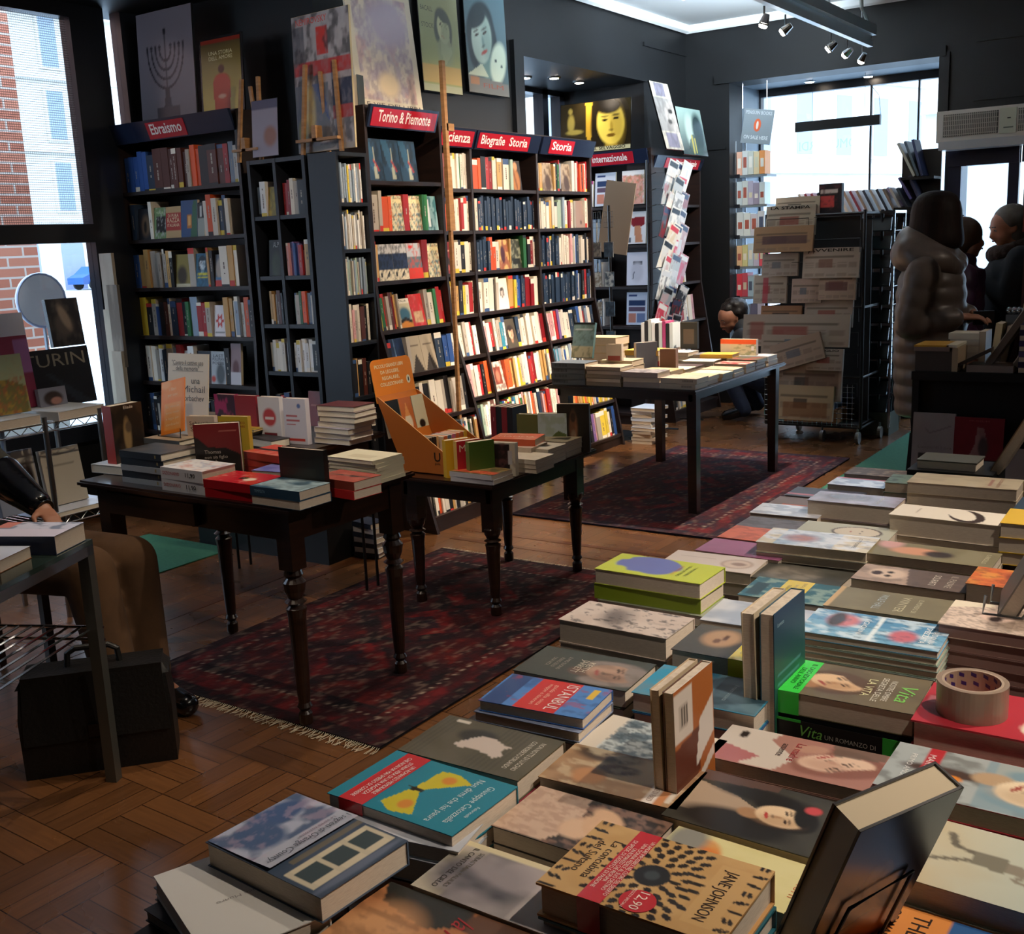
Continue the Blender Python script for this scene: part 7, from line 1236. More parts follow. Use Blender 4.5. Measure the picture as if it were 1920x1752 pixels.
for k, (x_, z_, a_, c) in enumerate([(-2.33, 1.98, -22, '4c5c68'), (-2.36, 1.98, -27, 'c8c8b8'), (-2.30, 1.98, -16, '2c3458'), (-2.38, 1.80, -30, '5c5484'), (-2.32, 1.80, -24, '2c2c44'), (-2.45, 1.74, -38, '9c8ca8')]):
    q = MB(); q.box((0, 0, 0), (.02, .2, .30 if k < 3 else .2), c); o = q.build('magazine', PRINT, loc=(x_, 9.40, z_)); o.rotation_euler = (0, math.radians(a_), 0); tag(o, 'tall leaning magazine beside the blue door frame, %s' % ['pale-backed', 'cream', 'navy', 'violet', 'dark one below', 'mauve lowest'][k], 'magazine')
q = MB(); q.box((-2.50, 9.37, 1.70), (-2.19, 9.62, 1.74)); q.box((-2.50, 9.60, 1.70), (-2.19, 9.62, 2.2)); q.box((-2.45, 9.37, 1.955), (-2.19, 9.6, 1.975)); o = q.build('wall_rack', BLACKM); tag(o, 'small black rack of tall magazines at the left of the door', 'rack')
# ---------------------------------------------------------------- air curtain over the door
t = thing('air_curtain', (-2.20, 9.44, 2.17), 'white slatted air curtain unit above the glass door', 'air conditioner')
b = MB(); b.box((0, 0, .06), (1.5, .26, .30), 'd8d4cc'); b.build('housing', GLOSSY, t)
b = MB(); b.hexa([(0.02, .0, .0), (1.5, .0, .0), (1.5, .2, .0), (0.02, .2, .0), (0.02, -.012, .065), (1.5, -.012, .065), (1.5, .2, .065), (.02, .2, .065)], 'c8ccd0'); b.build('outlet', GLOSSY, t)
for gx0, gx1 in ((.05, .46), (.60, 1.1)):
    b = MB(); b.box((gx0, -.006, .10), (gx1, -.001, .27), '5c5c58'); n_ = int((gx1-gx0)/.014)
    for k in range(n_): b.box((gx0+k*.014, -.010, .10), (gx0+k*.014+.006, -.006, .27), 'b8b4a8')
    for k in range(5): b.box((gx0, -.012, .11+k*.036), (gx1, -.010, .115+k*.036), 'b8b4a8')
    b.build('grille', PRINT, t)
b = MB(); b.box((.47, -.008, .09), (.59, -.001, .28), 'c8ccb8'); b.box((.525, -.010, .20), (.55, -.008, .21), '2c2c2c'); b.box((.50, -.010, .13), (.57, -.008, .14), '6c7468'); b.build('control_panel', PRINT, t)
# ---------------------------------------------------------------- newspaper rack on castors
NW = uniq(44)
t = thing('newspaper_rack', (-3.10, 8.10, 0), 'black wire newspaper rack on castors in front of the display window', 'newspaper rack')
b = MB()
for xx, yy in ((0, 0), (.74, 0), (0, .45), (.74, .45)): b.tube([(xx, yy, .12), (xx, yy, 1.72)], .013, 8)
for z in (.12, .5, 1.02, 1.70):
    b.tube([(0, 0, z), (.74, 0, z), (.74, .45, z), (0, .45, z), (0, 0, z)], .010, 6)
b.build('frame', BLACKM, t)
b = MB()
for z in (.15, .19, .23, .27, .31, .35, .39, .43): b.tube([(0, -.03, z), (.70, -.03, z)], .0022, 4)
for k in range(19): b.tube([(.038*k, -.03, .13), (.038*k, -.03, .45)], .0022, 4)
b.build('basket', CHROME, t)
b = MB(); b.box((.01, .0, .13), (.72, .43, .14)); b.box((.02, .25, .14), (.72, .27, 1.65)); b.build('back_board', BLACKP, t)
for xx, yy in ((.03, 0), (.12, .42), (.45, 0), (.72, .0), (.80, .3)):
    b = MB(); b.tube([(xx-.01, yy, .045), (xx+.015, yy, .045)], .045, 16); b.tube([(xx, yy, .05), (xx, yy, .12)], .008, 6); b.build('castor', mat('castor_grey', '7c7c78', .3, .6), t)
for z in (1.58, 1.42, 1.26, 1.10, .92, .74, .58, .36):
    b = MB()
    for x0_, x1_ in ((.02, .34), (.38, .72)): b.tube([(x0_, -.04, z), (x0_, -.04, z+.10), (x1_, -.04, z+.10), (x1_, -.04, z)], .003, 5)
    b.build('holder_wire', BLACKM, t)
def newspaper(x, y, z, w, h, label, seed, col='b8aea0', rx=-.14, ry=0, t_=.03, title=None, colr=None, fold=True):
    r = uniq(seed); a = A(col)
    a.r(.04, .84, .96, .845, '4c4844', .8)
    for k in range(5):
        x0 = .05+.19*k
        for q in range(14):
            yy = .06+q*.04
            if r.random() < .8: a.r(x0, yy, x0+.16, yy+.018, '6c645c', .45)
    a.r(.3, .35, .3+r.uniform(.2, .4), .62, r.choice(['3c3c3c', '7c5c50', '5c6470', '8c4c44']), .8).r(.05, .66, .9, .73, '3c3834', .6)
    if colr: a.r(*colr)
    b = MB(); b.grid((0, 0, 0), (w, 0, 0), (0, 0, h), 36, 28, a, bow=lambda u, v: .012*math.sin(u*3.1)); b.face([(0, t_, 0), (0, t_, h), (w, t_, h), (w, t_, 0)], col); b.face([(0, 0, h), (w, 0, h), (w, t_, h), (0, t_, h)], col); b.face([(0, 0, 0), (0, 0, h), (0, t_, h), (0, t_, 0)], col); b.face([(w, 0, 0), (w, t_, 0), (w, t_, h), (w, 0, h)], col); b.face([(0, 0, 0), (0, t_, 0), (w, t_, 0), (w, 0, 0)], col)
    if title: b.text(title, (0, -.014, 0), (1, 0, 0), (0, 0, 1), w/2, h*.87, h*.10, '2c2824', 'C', width=w*.8, bold=True)
    o = b.build('newspaper', MATTE, loc=(x, y, z)); o.rotation_euler = (rx, ry, 0); tag(o, label, 'newspaper', 'newspapers in the castor rack'); return o
newspaper(-3.05, 8.14, 1.70, .34, .14, 'folded newspaper lying on the very top of the rack', 1, col='c8baa4')
newspaper(-3.10, 8.07, 1.56, .38, .22, 'newspaper lettered La Stampa at the top left of the rack', 2, title='LA STAMPA', col='b4ac9c')
newspaper(-3.18, 8.03, 1.44, .46, .19, 'newspaper with a brown top strip, second tier left', 3, col='a08468', colr=(.15, .3, .9, .62, '4c3c44', .8))
newspaper(-3.12, 8.05, 1.26, .28, .17, 'curled grey newspaper, third tier left', 4, col='a8a098')
newspaper(-2.80, 8.04, 1.24, .42, .22, 'newspaper lettered Avvenire, third tier right', 5, title='AVVENIRE', col='a89c90')
newspaper(-3.18, 8.03, 1.06, .26, .21, 'newspaper with a red column, fourth tier left', 6, col='b0a89c', colr=(.28, 0, .46, .9, 'a83c4c', .8))
newspaper(-2.88, 8.03, 1.06, .23, .18, 'small pinkish newspaper, fourth tier middle', 7, col='a89488')
newspaper(-2.68, 8.03, 1.08, .28, .22, 'newspaper with a dark picture, fourth tier right', 8, col='a08c7c', colr=(.2, .3, .8, .6, '5c3c3c', .8))
newspaper(-3.12, 8.03, .90, .32, .14, 'orange-brown topped newspaper, fifth tier left', 9, col='a07c60')
newspaper(-2.78, 8.03, .88, .36, .20, 'newspaper, fifth tier right', 10, col='a89c90')
newspaper(-3.24, 7.96, .74, .82, .24, 'very wide open newspaper spread across the middle of the rack', 11, col='a89e92', colr=(.08, .2, .22, .75, '8c4c44', .7))
newspaper(-3.08, 7.93, .66, .46, .17, 'newspaper with a blue round picture below the wide one', 12, col='a4998c', colr=(.4, .5, .5, .8, '4c6478', .8))
newspaper(-2.95, 7.90, .55, .40, .20, 'tilted newspaper in the lower middle of the rack', 13, col='a08f80', ry=-.3)
newspaper(-2.72, 7.92, .57, .27, .16, 'dark lettered newspaper, lower right', 14, title='IL FOGLIO', col='a49a90')
newspaper(-3.10, 7.94, .50, .20, .17, 'narrow newspaper, lower left beside the table', 15, col='a89e92', title='FATTI')
newspaper(-2.96, 7.92, .34, .50, .28, 'large newspaper hanging low on the rack', 16, col='9c9084', colr=(.45, .15, .95, .85, '6c5448', .6))
newspaper(-2.92, 7.86, .20, .42, .26, 'lowest newspaper, folded with brown pictures', 17, col='a8987c', colr=(.1, .1, .9, .5, '7c5434', .7))
q = MB(); q.box((0, 0, 0), (.17, .05, .22), '14141a'); q.grid((0, -.001, 0), (.17, 0, 0), (0, 0, .22), 20, 24, A('1c1a22').r(.1, .25, .7, .6, 'c84848').r(.1, .7, .8, .8, 'd8d0c8').n(9, '5c2c38', .6, .6, 6, 280)); o = q.build('magazine', PRINT, loc=(-2.72, 8.16, 1.70)); tag(o, 'black and red magazine standing behind the top newspaper', 'magazine')
q = MB(); q.box((0, 0, 0), (.42, .25, .10), '8c6440'); o = q.build('cardboard_box', MATTE, loc=(-2.96, 8.12, .142)); tag(o, 'brown cardboard box in the rack basket', 'box')
q = MB(); q.box((0, 0, 0), (.34, .22, .08), '7c98c0'); o = q.build('plastic_tray', GLOSSY, loc=(-2.92, 8.14, .243)); tag(o, 'pale blue tray on the cardboard box in the rack basket', 'tray')
# glossy display tower right of the rack
t = thing('display_tower', (-2.50, 8.50, 0), 'tall dark glass display tower of discs right of the newspaper rack', 'display tower')
b = MB()
for xx, yy in ((0, 0), (.24, 0), (0, .3), (.24, .3)): b.box((xx-.008, yy-.008, .06), (xx+.008, yy+.008, 1.70))
b.box((-.01, -.01, 1.69), (.25, .31, 1.71)); b.build('frame', CHROME, t)
for k in range(11):
    z = .18+.138*k; b = MB(); b.box((0, 0, z), (.24, .3, z+.006)); b.build('glass_shelf', mat('dark_glass', '1c2c30', .06, spec=.8), t)
    for j in range(3):
        q = MB(); q.box((0, 0, 0), (.18, .02, .10), '1c2a2e'); o = q.build('disc_case', GLOSSY, loc=(-2.47, 8.52+.07*j, z+.0072)); o.rotation_euler = (-.3, 0, 0); tag(o, 'dark disc case in the display tower, %s tier up, %s' % (ordn(k), ['front', 'middle', 'back'][j]), 'disc case', 'disc cases in the display tower')
b = MB(); b.box((0, 0, 0), (.24, .3, .18)); b.build('base', mat('grey_green_base', '3c4438', .6), t)
# silver folding wire grid
t = thing('wire_grid', (-2.24, 8.75, 0), 'leaning chrome wire grid right of the display tower', 'grid')
b = MB()
for k in range(30): z = .25+.046*k; b.tube([(-.02, 0, z), (.12, .06, z)], .004, 5)
b.tube([(-.02, 0, .2), (-.02, 0, 1.62)], .006, 6); b.tube([(.12, .06, .0), (.12, .06, 1.62)], .006, 6); b.tube([(-.02, 0, .2), (.2, .1, .0)], .006, 6); b.build('wires', CHROME, t)
# ---------------------------------------------------------------- black counter
t = thing('shop_counter', (-1.31, 5.30, 0), 'black shop counter behind the foreground books', 'counter')
b = MB(); b.box((0, .0, .88), (1.9, .55, .92)); b.build('top', BLACKP, t)
b = MB(); b.box((0, .02, .05), (.03, .53, .88)); b.build('side_panel', BLACKP, t); b = MB(); b.box((1.87, .02, .05), (1.9, .53, .88)); b.build('side_panel', BLACKP, t)
b = MB(); b.box((.03, .06, .05), (1.87, .08, .88)); b.build('front_panel', BLACKP, t); b = MB(); b.box((.0, -.06, .40), (1.9, .06, .43)); b.build('ledge', BLACKP, t)
b = MB(); b.hexa([(-.03, -.05, 0), (.0, -.05, 0), (.0, .5, 0), (-.03, .5, 0), (-.005, .02, .62), (.02, .02, .62), (.02, .5, .62), (-.005, .5, .62)], '0'*6); b.build('foot_panel', BLACKP, t)
def flat_cover(x, y, z, w, h, art, label, texts=(), rz=0, rx=-.1):
    b = MB(); b.box((0, 0, 0), (w, .02, h), art.base); b.grid((0, -.0005, 0), (w, 0, 0), (0, 0, h), 40, 44, art)
    for tx in texts: b.text(tx[0], (0, -.001, 0), (1, 0, 0), (0, 0, 1), tx[1]*w, tx[2]*h, tx[3], tx[4], 'C', width=tx[5]*w)
    o = b.build('book', PRINT, loc=(x, y, z)); o.rotation_euler = (rx, 0, rz); tag(o, label, 'book'); return o
flat_cover(-1.295, 5.275, .431, .19, .295, A('a8a0a0').r(.16, 0, 1, .36, '0c0c0c').n(3, '9c9494', .4, .5, 4, 290).l([(.3,.75),(.4,.68),(.6,.72),(.9,.8)], .012, '8c8484'), 'grey landscape book standing on the counter ledge', [('Leopardi l pra', .55, .43, .014, '8c8480', .8)])
flat_cover(-1.105, 5.275, .520, .215, .195, A('7c1c28').p([(.3,0),(.62,0),(.66,.5),(.6,.75),(.46,.78),(.44,.4)], 'a87c78').n(7, '6c1820', .3, .5, 5, 291).e(.6, .3, .1, .25, '4c3c3c', .4), 'dark red landscape book with a statue on the counter ledge', [('MUSEUM', .5, .9, .008, 'a85c58', .4)])
q = MB(); q.box((0, 0, 0), (.21, .04, .088), '1c1816'); o = q.build('book', PRINT, loc=(-1.105, 5.28, .4308)); tag(o, 'dark thick book lying under the red landscape book on the ledge', 'book')
flat_cover(-.88, 5.275, .431, .12, .15, A('a89c98'), 'small pale book standing at the right of the ledge')
Tc = .9205
b = MB(); th = thing('card_box', (-1.30, 5.32, Tc), 'dark grey box with a golden yellow padded lid on the counter corner', 'box')
b.box((0, 0, 0), (.165, .2, .10), '4c4440'); b.box((.165, .0, .0), (.19, .2, .11), 'b8a488'); b.build('box', PRINT, th); b = MB(); b.box((-.006, -.004, .10), (.15, .205, .122), 'c8942c'); b.box((.14, -.004, .112), (.185, .205, .124), 'e8e0c8'); b.box((-.006, -.006, .094), (.155, -.003, .114), '8c7870'); b.build('lid', PRINT, th)
T = 0
for k in range(5): lay_book(-1.21+.008*(k % 2), 5.58, Tc+.155-.031*k, .16, .14, .03, k-2, ['e8e0cc', 'd8d0c0', 'e8dcc8', 'd8c8b4', 'a8705c'][k], None, [], 'cream book in the pile behind the yellow-lidded box, ' + ['topmost', 'second', 'third', 'fourth', 'lowest'][k], orient='N', spine='near', page=PAGEW)
lay_book(-1.07, 5.32, Tc+.032, .20, .16, .031, 0, '8c7c74', None, [], 'mauve-grey book lying flat on the counter', orient='N', spine='near')
for k, (x_, h_, c, l_) in enumerate([(-1.055, .17, 'b0a498', 0), (-1.005, .21, 'c8b48c', 6), (-.965, .20, '5c4448', 9), (-.93, .17, '6c4450', 14), (-.89, .30, '4c3c2c', 4)]):
    up(x_, 5.50, Tc+.002, .03, .14, h_, c, None, [], 'book standing among others on the counter, ' + ['pale grey first', 'tan second', 'brown third', 'plum fourth', 'tall dark last'][k], lean=l_, near=[None, 'd8c8a0', None, '5c3c48', 'b89c6c'][k])
th = thing('acrylic_stand', (-.96, 5.60, Tc+.002), 'clear stand with glinting round heads on the counter', 'stand')
b = MB(); b.box((0, 0, 0), (.09, .06, .24)); b.build('block', mat('grey_acrylic', '6c7478', .1, spec=.8), th)
for k in range(4): b = MB(); b.ball((.012+.022*k, .02, .26), .016); b.build('glass_bead', CHROME, th)
for k in range(2):
    th = thing('book', (-1.0+.12*k, 5.36, Tc+.034 if k == 0 else Tc+.034), ['long brown-backed book leaning steeply on the counter', 'second brown book leaning at the right of the counter'][k], 'book'); plank(th, 'cover', (.028, .15, .30), PRINT, (0, 0, 0), None, '6c5c50'); plank(th, 'page_block', (.004, .14, .29), PAGES, (-.004, .005, .005)); th.rotation_euler = (0, math.radians(32), 0)
th = thing('cover_ramp', (-1.14, 5.33, Tc+.004), 'dark slanting ledge piece between the box and the books on the counter', 'support'); b = MB(); b.hexa([(0, 0, 0), (.16, 0, .085), (.16, .12, .085), (0, .12, 0), (0, 0, .018), (.16, 0, .103), (.16, .12, .103), (0, .12, .018)], '3c342c'); b.build('ledge', PRINT, th)
for k in range(9): lay_book(-.85, 5.31, Tc+.22-.024*k, .2, .15, .0235, 0, ['3c345c', '2c2444', '4c4468'][k % 3], None, [], 'indigo striped book in the tall pile on the counter, ' + (ordn(k)+' from top'), orient='N', spine='near' if k % 2 else 'far', page=PAGEW)
th = thing('red_display', (-.92, 5.75, Tc+.002), 'tall dull red card display standing on the counter', 'display'); b = MB(); b.box((0, 0, 0), (.12, .02, .62), '3c1c18'); b.box((-.01, -.004, .62), (.14, .024, .80), '7c2c24'); b.build('panel', PRINT, th)
# things behind the foreground piles, right
th = thing('book', (-.80, 3.86, .905), 'flat olive-grey hardback lying on the far right pile', 'book'); 
plank(th, 'cover', (.17, .12, .004), PRINT, (0, 0, .022), None, '5c5a50'); plank(th, 'page_block', (.165, .115, .022), PAGES, (.002, .002, 0)); D.objects.remove(th.children[0]) if False else None
th.location = (-.79, 3.40, .785)
q = MB(); q.box((0, 0, 0), (.24, .2, .10)); o = q.build('book_riser', BLACKP, loc=(-.82, 3.30, .7805)); tag(o, 'low black riser at the far end of the foreground table', 'riser'); th.location = (-.80, 3.33, .881)
th = thing('book', (-.60, 3.36, .881), 'brown covered book leaning on a wire stand at the far right edge', 'book'); plank(th, 'cover', (.003, .15, .21), PRINT, (0, 0, 0), None, '7c6450'); plank(th, 'page_block', (.024, .145, .205), PAGES, (.003, .002, .002)); th.rotation_euler = (0, math.radians(28), 0)
# ---------------------------------------------------------------- briefcase under the steel table
th = thing('briefcase', (-3.09, 1.73, 0), 'large black leather briefcase on the floor by the seated man', 'bag', rz=math.radians(48))
LEATH = mat('black_leather', '0b0b0a', .45, bump=.2, nscale=80)
b = MB(); prof = [(0, .0, .14, .0), (.0, -.01, .15, .20), (0, .005, .135, .30), (0, .03, .11, .33)]
for i in range(3):
    _, a0, a1, z0 = prof[i]; _, c0, c1, z1 = prof[i+1]; b.hexa([(.0, a0, z0), (.46, a0, z0), (.46, a1, z0), (0, a1, z0), (.0+.01*i, c0, z1), (.46-.01*i, c0, z1), (.46-.01*i, c1, z1), (.01*i, c1, z1)], '0'*6)
b.build('body', LEATH, th); b = MB(); b.hexa([(.01, -.02, .12), (.45, -.02, .12), (.45, -.008, .12), (.01, -.008, .12), (.02, .0, .325), (.44, .0, .325), (.44, .02, .325), (.02, .02, .325)], '0'*6); b.box((.02, .0, .325), (.44, .13, .338)); b.build('flap', LEATH, th)
b = MB(); b.tube([(.15, .07, .33), (.155, .07, .38), (.18, .07, .395), (.28, .07, .395), (.305, .07, .38), (.31, .07, .33)], .010, 10); b.build('handle', LEATH, th); b = MB(); b.box((.205, -.026, .13), (.255, -.019, .17)); b.build('clasp', BLACKM, th)
# ---------------------------------------------------------------- people
SKIN = mat('skin', 'b07c62', .5, noise='a06c54', nscale=12); LIP = mat('lips', '8c4c44', .5); EYEW = mat('eye_white', 'a0948c', .4); IRIS = mat('dark_iris', '1c1410', .2)
def cap(b, p0, r0, p1, r1, n=14):
    p0, p1 = Vector(p0), Vector(p1); L = (p1-p0).length; k = max(2, int(L/max(.006, min(r0, r1)*.5)))
    pts = []; rs = []
    for i in range(-2, 1): pass
    pts = [p0.lerp(p1, i/k) for i in range(k+1)]; rs = [r0+(r1-r0)*i/k for i in range(k+1)]
    b.tube(pts, rs, n); b.ball(p0, r0); b.ball(p1, r1)
def soft(b, name, m, parent, vox=.012, smooth=3, sub=0):
    o = b.build(name, m, parent, smooth=True); r = o.modifiers.new('remesh', 'REMESH'); r.mode = 'VOXEL'; r.voxel_size = vox; r.use_smooth_shade = True
    if smooth: s = o.modifiers.new('smooth', 'SMOOTH'); s.iterations = smooth; s.factor = .5
    return o
def hand(b, wr, fwd, up, s=1, curl=.5, side=1):
    """five separate fingers; wr wrist, fwd hand direction, up back-of-hand normal, side +1 thumb on the left of fwd"""
    wr, fwd, up = Vector(wr), Vector(fwd).normalized(), Vector(up).normalized(); lat = up.cross(fwd).normalized()*side; up = fwd.cross(lat*side).normalized() if False else up
    for k in (-1.2, -.4, .4, 1.2): cap(b, wr+lat*k*.010*s, .014*s, wr+fwd*.080*s+lat*k*.018*s, .0105*s, 8)
    for k, L in zip((1.25, .42, -.42, -1.25), (.068, .076, .070, .055)):
        p = wr+fwd*.082*s+lat*k*.0185*s; d = fwd.copy(); ln = L*s; r = .0088*s
        for seg, fr in enumerate((.45, .32, .23)):
            d = (d-up*curl*(.5+.35*seg)).normalized(); q = p+d*ln*fr; cap(b, p, r, q, r*.9, 8); p = q; r *= .9
    p = wr+fwd*.022*s+lat*.024*s; q = p+(lat*.7+fwd*.75-up*.15*curl).normalized()*.042*s; cap(b, p, .013*s, q, .0105*s, 8); cap(b, q, .0105*s, q+(fwd*.9-up*curl*.6+lat*.1).normalized()*.032*s, .0085*s, 8)
def head(b, c, f, s=1):
    c, f = Vector(c), Vector(f).normalized(); sd = Vector((0, 0, 1)).cross(f).normalized(); u = f.cross(sd)
    P = lambda a, l, z: c+f*a*s+sd*l*s+u*z*s
    b.ball(P(-.012, 0, .025), .092*s); b.ball(P(.012, 0, .03), .086*s); b.ball(P(.03, 0, -.03), .066*s)
    cap(b, P(.045, 0, -.055), .045*s, P(.058, 0, -.085), .028*s); b.ball(P(.035, .035, -.03), .038*s); b.ball(P(.035, -.035, -.03), .038*s)
    cap(b, P(.092, 0, .015), .010*s, P(.110, 0, -.022), .014*s, 8); b.ball(P(.098, .011, -.026), .010*s); b.ball(P(.098, -.011, -.026), .010*s)
    cap(b, P(.086, .028, .028), .012*s, P(.088, -.028, .028), .012*s, 8); b.ball(P(.088, 0, -.052), .014*s)
    for q in (-1, 1):
        b.ball(P(-.008, q*.088, .0), (.018*s, .012*s, .030*s))
def face_parts(c, f, parent, s=1):
    c, f = Vector(c), Vector(f).normalized(); sd = Vector((0, 0, 1)).cross(f).normalized(); u = f.cross(sd); P = lambda a, l, z: c+f*a*s+sd*l*s+u*z*s
    for q in (-1, 1):
        b = MB(); b.ball(P(.081, q*.030, .012), .0105*s); o = b.build('eye', EYEW, parent, smooth=True); b = MB(); b.ball(P(.0885, q*.030, .012), .0050*s); b.build('iris', IRIS, o)
        b = MB(); cap(b, P(.097, q*.016, .034), .003*s, P(.089, q*.046, .033), .003*s, 6); b.build('eyebrow', IRIS, parent)
    b = MB(); cap(b, P(.099, .017, -.052), .0048*s, P(.102, 0, -.053), .006*s, 8); cap(b, P(.102, 0, -.053), .006*s, P(.099, -.017, -.052), .0048*s, 8); b.build('mouth', LIP, parent)
def person(label, J, f, hands=(), s=1, vox=.011, look=None, curl=.5):
    b = MB(); V = {k: Vector(v) for k, v in J.items()}
    cap(b, V['pelvis'], .135*s, V['chest'], .135*s); b.ball(V['chest'], (.13*s, .15*s, .13*s)); cap(b, V['chest'], .12*s, V['neck'], .055*s); cap(b, V['neck'], .055*s, V['head'], .05*s)
    head(b, V['head'], look or f, s)
    for q in 'LR':
        cap(b, V['chest']+Vector((0, 0, .08)), .06*s, V['sh'+q], .058*s); cap(b, V['sh'+q], .055*s, V['el'+q], .042*s); cap(b, V['el'+q], .042*s, V['wr'+q], .028*s)
        cap(b, V['pelvis'], .11*s, V['hip'+q], .10*s); cap(b, V['hip'+q], .088*s, V['kn'+q], .062*s); cap(b, V['kn'+q], .060*s, V['an'+q], .040*s); cap(b, V['an'+q], .040*s, V['to'+q], .032*s)
    for (q, fw_h, up_h, side) in hands: hand(b, V['wr'+q], fw_h, up_h, s, curl, side)
    o = soft(b, 'person', SKIN, None, vox, 2); tag(o, label, 'person'); face_parts(V['head'], look or f, o, s); return o, V
def sleeve(b, pts, rs, puff=0, step=.085):
    for (p0, r0), (p1, r1) in zip(zip(pts[:-1], rs[:-1]), zip(pts[1:], rs[1:])):
        if not puff: cap(b, p0, r0, p1, r1); continue
        p0, p1 = Vector(p0), Vector(p1); L = (p1-p0).length; n = max(1, round(L/step)); m = n*8
        b.tube([p0.lerp(p1, i/m) for i in range(m+1)], [(r0+(r1-r0)*i/m)*(.90+.12*abs(math.sin(math.pi*i/8))**.6) for i in range(m+1)], 18); b.ball(p0, r0*.93); b.ball(p1, r1*.93)
# --- woman in the padded coat
W = Vector((-1.40, 6.04, 0))
J = dict(pelvis=W+Vector((0, 0, .98)), chest=W+Vector((.0, 0, 1.28)), neck=W+Vector((.01, 0, 1.46)), head=W+Vector((.035, 0, 1.615)), shL=W+Vector((0, .19, 1.37)), shR=W+Vector((0, -.19, 1.37)), elL=W+Vector((-.03, .23, 1.10)), elR=W+Vector((-.06, -.22, 1.09)), wrL=W+Vector((.19, .06, 1.13)), wrR=W+Vector((.17, -.12, 1.125)), hipL=W+Vector((0, .09, .92)), hipR=W+Vector((0, -.09, .92)), knL=W+Vector((.02, .10, .50)), knR=W+Vector((.02, -.10, .50)), anL=W+Vector((-.01, .10, .09)), anR=W+Vector((-.01, -.10, .09)), toL=W+Vector((.13, .11, .035)), toR=W+Vector((.13, -.11, .035)))
o, V = person('person in a grey-brown padded hooded coat with a brown bob, holding a small dark wallet at the counter', J, (1, .35, 0), hands=[('L', (.8, -.5, 0), (0, .3, 1), -1), ('R', (.9, .35, 0), (0, -.3, 1), 1)], vox=.009, look=(.7, .7, -.15), curl=.9)
o['label'] = 'person in grey-brown padded hooded coat with brown bob, holding a small wallet'
COAT = mat('grey_brown_padded_nylon', '645850', .38, noise='584e48', nscale=5, bump=.25)
def quilt(b, W, z0, z1, prof, step=.085, dx=0):
    """a padded body: elliptical rings with stitched grooves; prof(z) -> half depth, half width"""
    m = int((z1-z0)/step*10); n = 28; base = len(b.V); c = (.5, .5, .5)
    for j in range(m+1):
        z = z0+(z1-z0)*j/m; rx, ry = prof(z); f = .93+.075*abs(math.sin(math.pi*(z-z0)/step))**.6
        for i in range(n): a = 2*math.pi*i/n; b.V.append((W.x+dx+rx*f*math.cos(a), W.y+ry*f*math.sin(a), z))
    for j in range(m):
        for i in range(n): i2 = (i+1) % n; b.F.append((base+j*n+i, base+j*n+i2, base+(j+1)*n+i2, base+(j+1)*n+i)); b.C.extend([c]*4); b.M.append(0)
    for j, rev in ((0, True), (m, False)):
        q = [base+j*n+i for i in range(n)]; b.F.append(tuple(q[::-1] if rev else q)); b.C.extend([c]*n); b.M.append(0)
b = MB()
quilt(b, W, .60, 1.42, lambda z: (.165+.018*math.sin((z-.6)*4)-.03*max(0, (z-1.3)/.12), .215+.01*math.sin((z-.6)*4)-.05*max(0, (z-1.3)/.12)), dx=-.005)
for q in 'LR': sleeve(b, [V['sh'+q], V['el'+q], V['wr'+q]-(V['wr'+q]-V['el'+q]).normalized()*.03], [.090, .078, .055], 1, .09)
soft(b, 'padded_coat', COAT, o, .010, 6)
b = MB()
for k in range(28):
    a = k*math.pi/14; back = .5-.5*math.cos(a); r_ = .055+.042*back
    b.ball(W+Vector((.115-.235*back, .165*math.sin(a), 1.385+.075*back+.012*math.sin(5*a))), r_)
    b.ball(W+Vector((.09-.20*back, .13*math.sin(a), 1.43+.085*back)), r_*.85)
soft(b, 'hood', COAT, o, .011, 8)
HAIRB = mat('brown_hair', '140a06', .6, noise='24140d', nscale=9, stretch=(3, 3, .3), bump=.5, spec=.2)
b = MB(); hc = V['head']+Vector((-.028, -.004, 0)); n_ = 26
hp = [(.152, .02), (.145, .062), (.125, .095), (.09, .117), (.05, .126), (.0, .130), (-.04, .134), (-.08, .140), (-.115, .142), (-.140, .132), (-.148, .10)]
b.tube([hc+Vector((0, 0, z_)) for z_, r_ in hp], [r_ for z_, r_ in hp], n_); soft(b, 'bobbed_hair', HAIRB, o, .009, 3)
JEANS = mat('dark_grey_trousers', '1c1c20', .85); BOOT = mat('black_leather_shoe', '0c0c0e', .18, coat=.5)
b = MB()
for q in 'LR': sleeve(b, [V['hip'+q], V['kn'+q], V['an'+q]+Vector((0, 0, .04))], [.105, .078, .062])
soft(b, 'trousers', JEANS, o, .012, 2)
for q in 'LR': b = MB(); sleeve(b, [V['an'+q], V['to'+q]], [.055, .046]); cap(b, V['an'+q], .055, V['an'+q]+Vector((0, 0, .12)), .055); soft(b, 'boot', BOOT, o, .010, 2)
q = MB(); q.box((0, 0, 0), (.10, .02, .07), '14100f'); w_ = q.build('wallet', PRINT, loc=W+Vector((.225, -.06, 1.08))); w_.rotation_euler = (0, 0, .5); tag(w_, 'small dark wallet held in the hands over the counter', 'wallet')
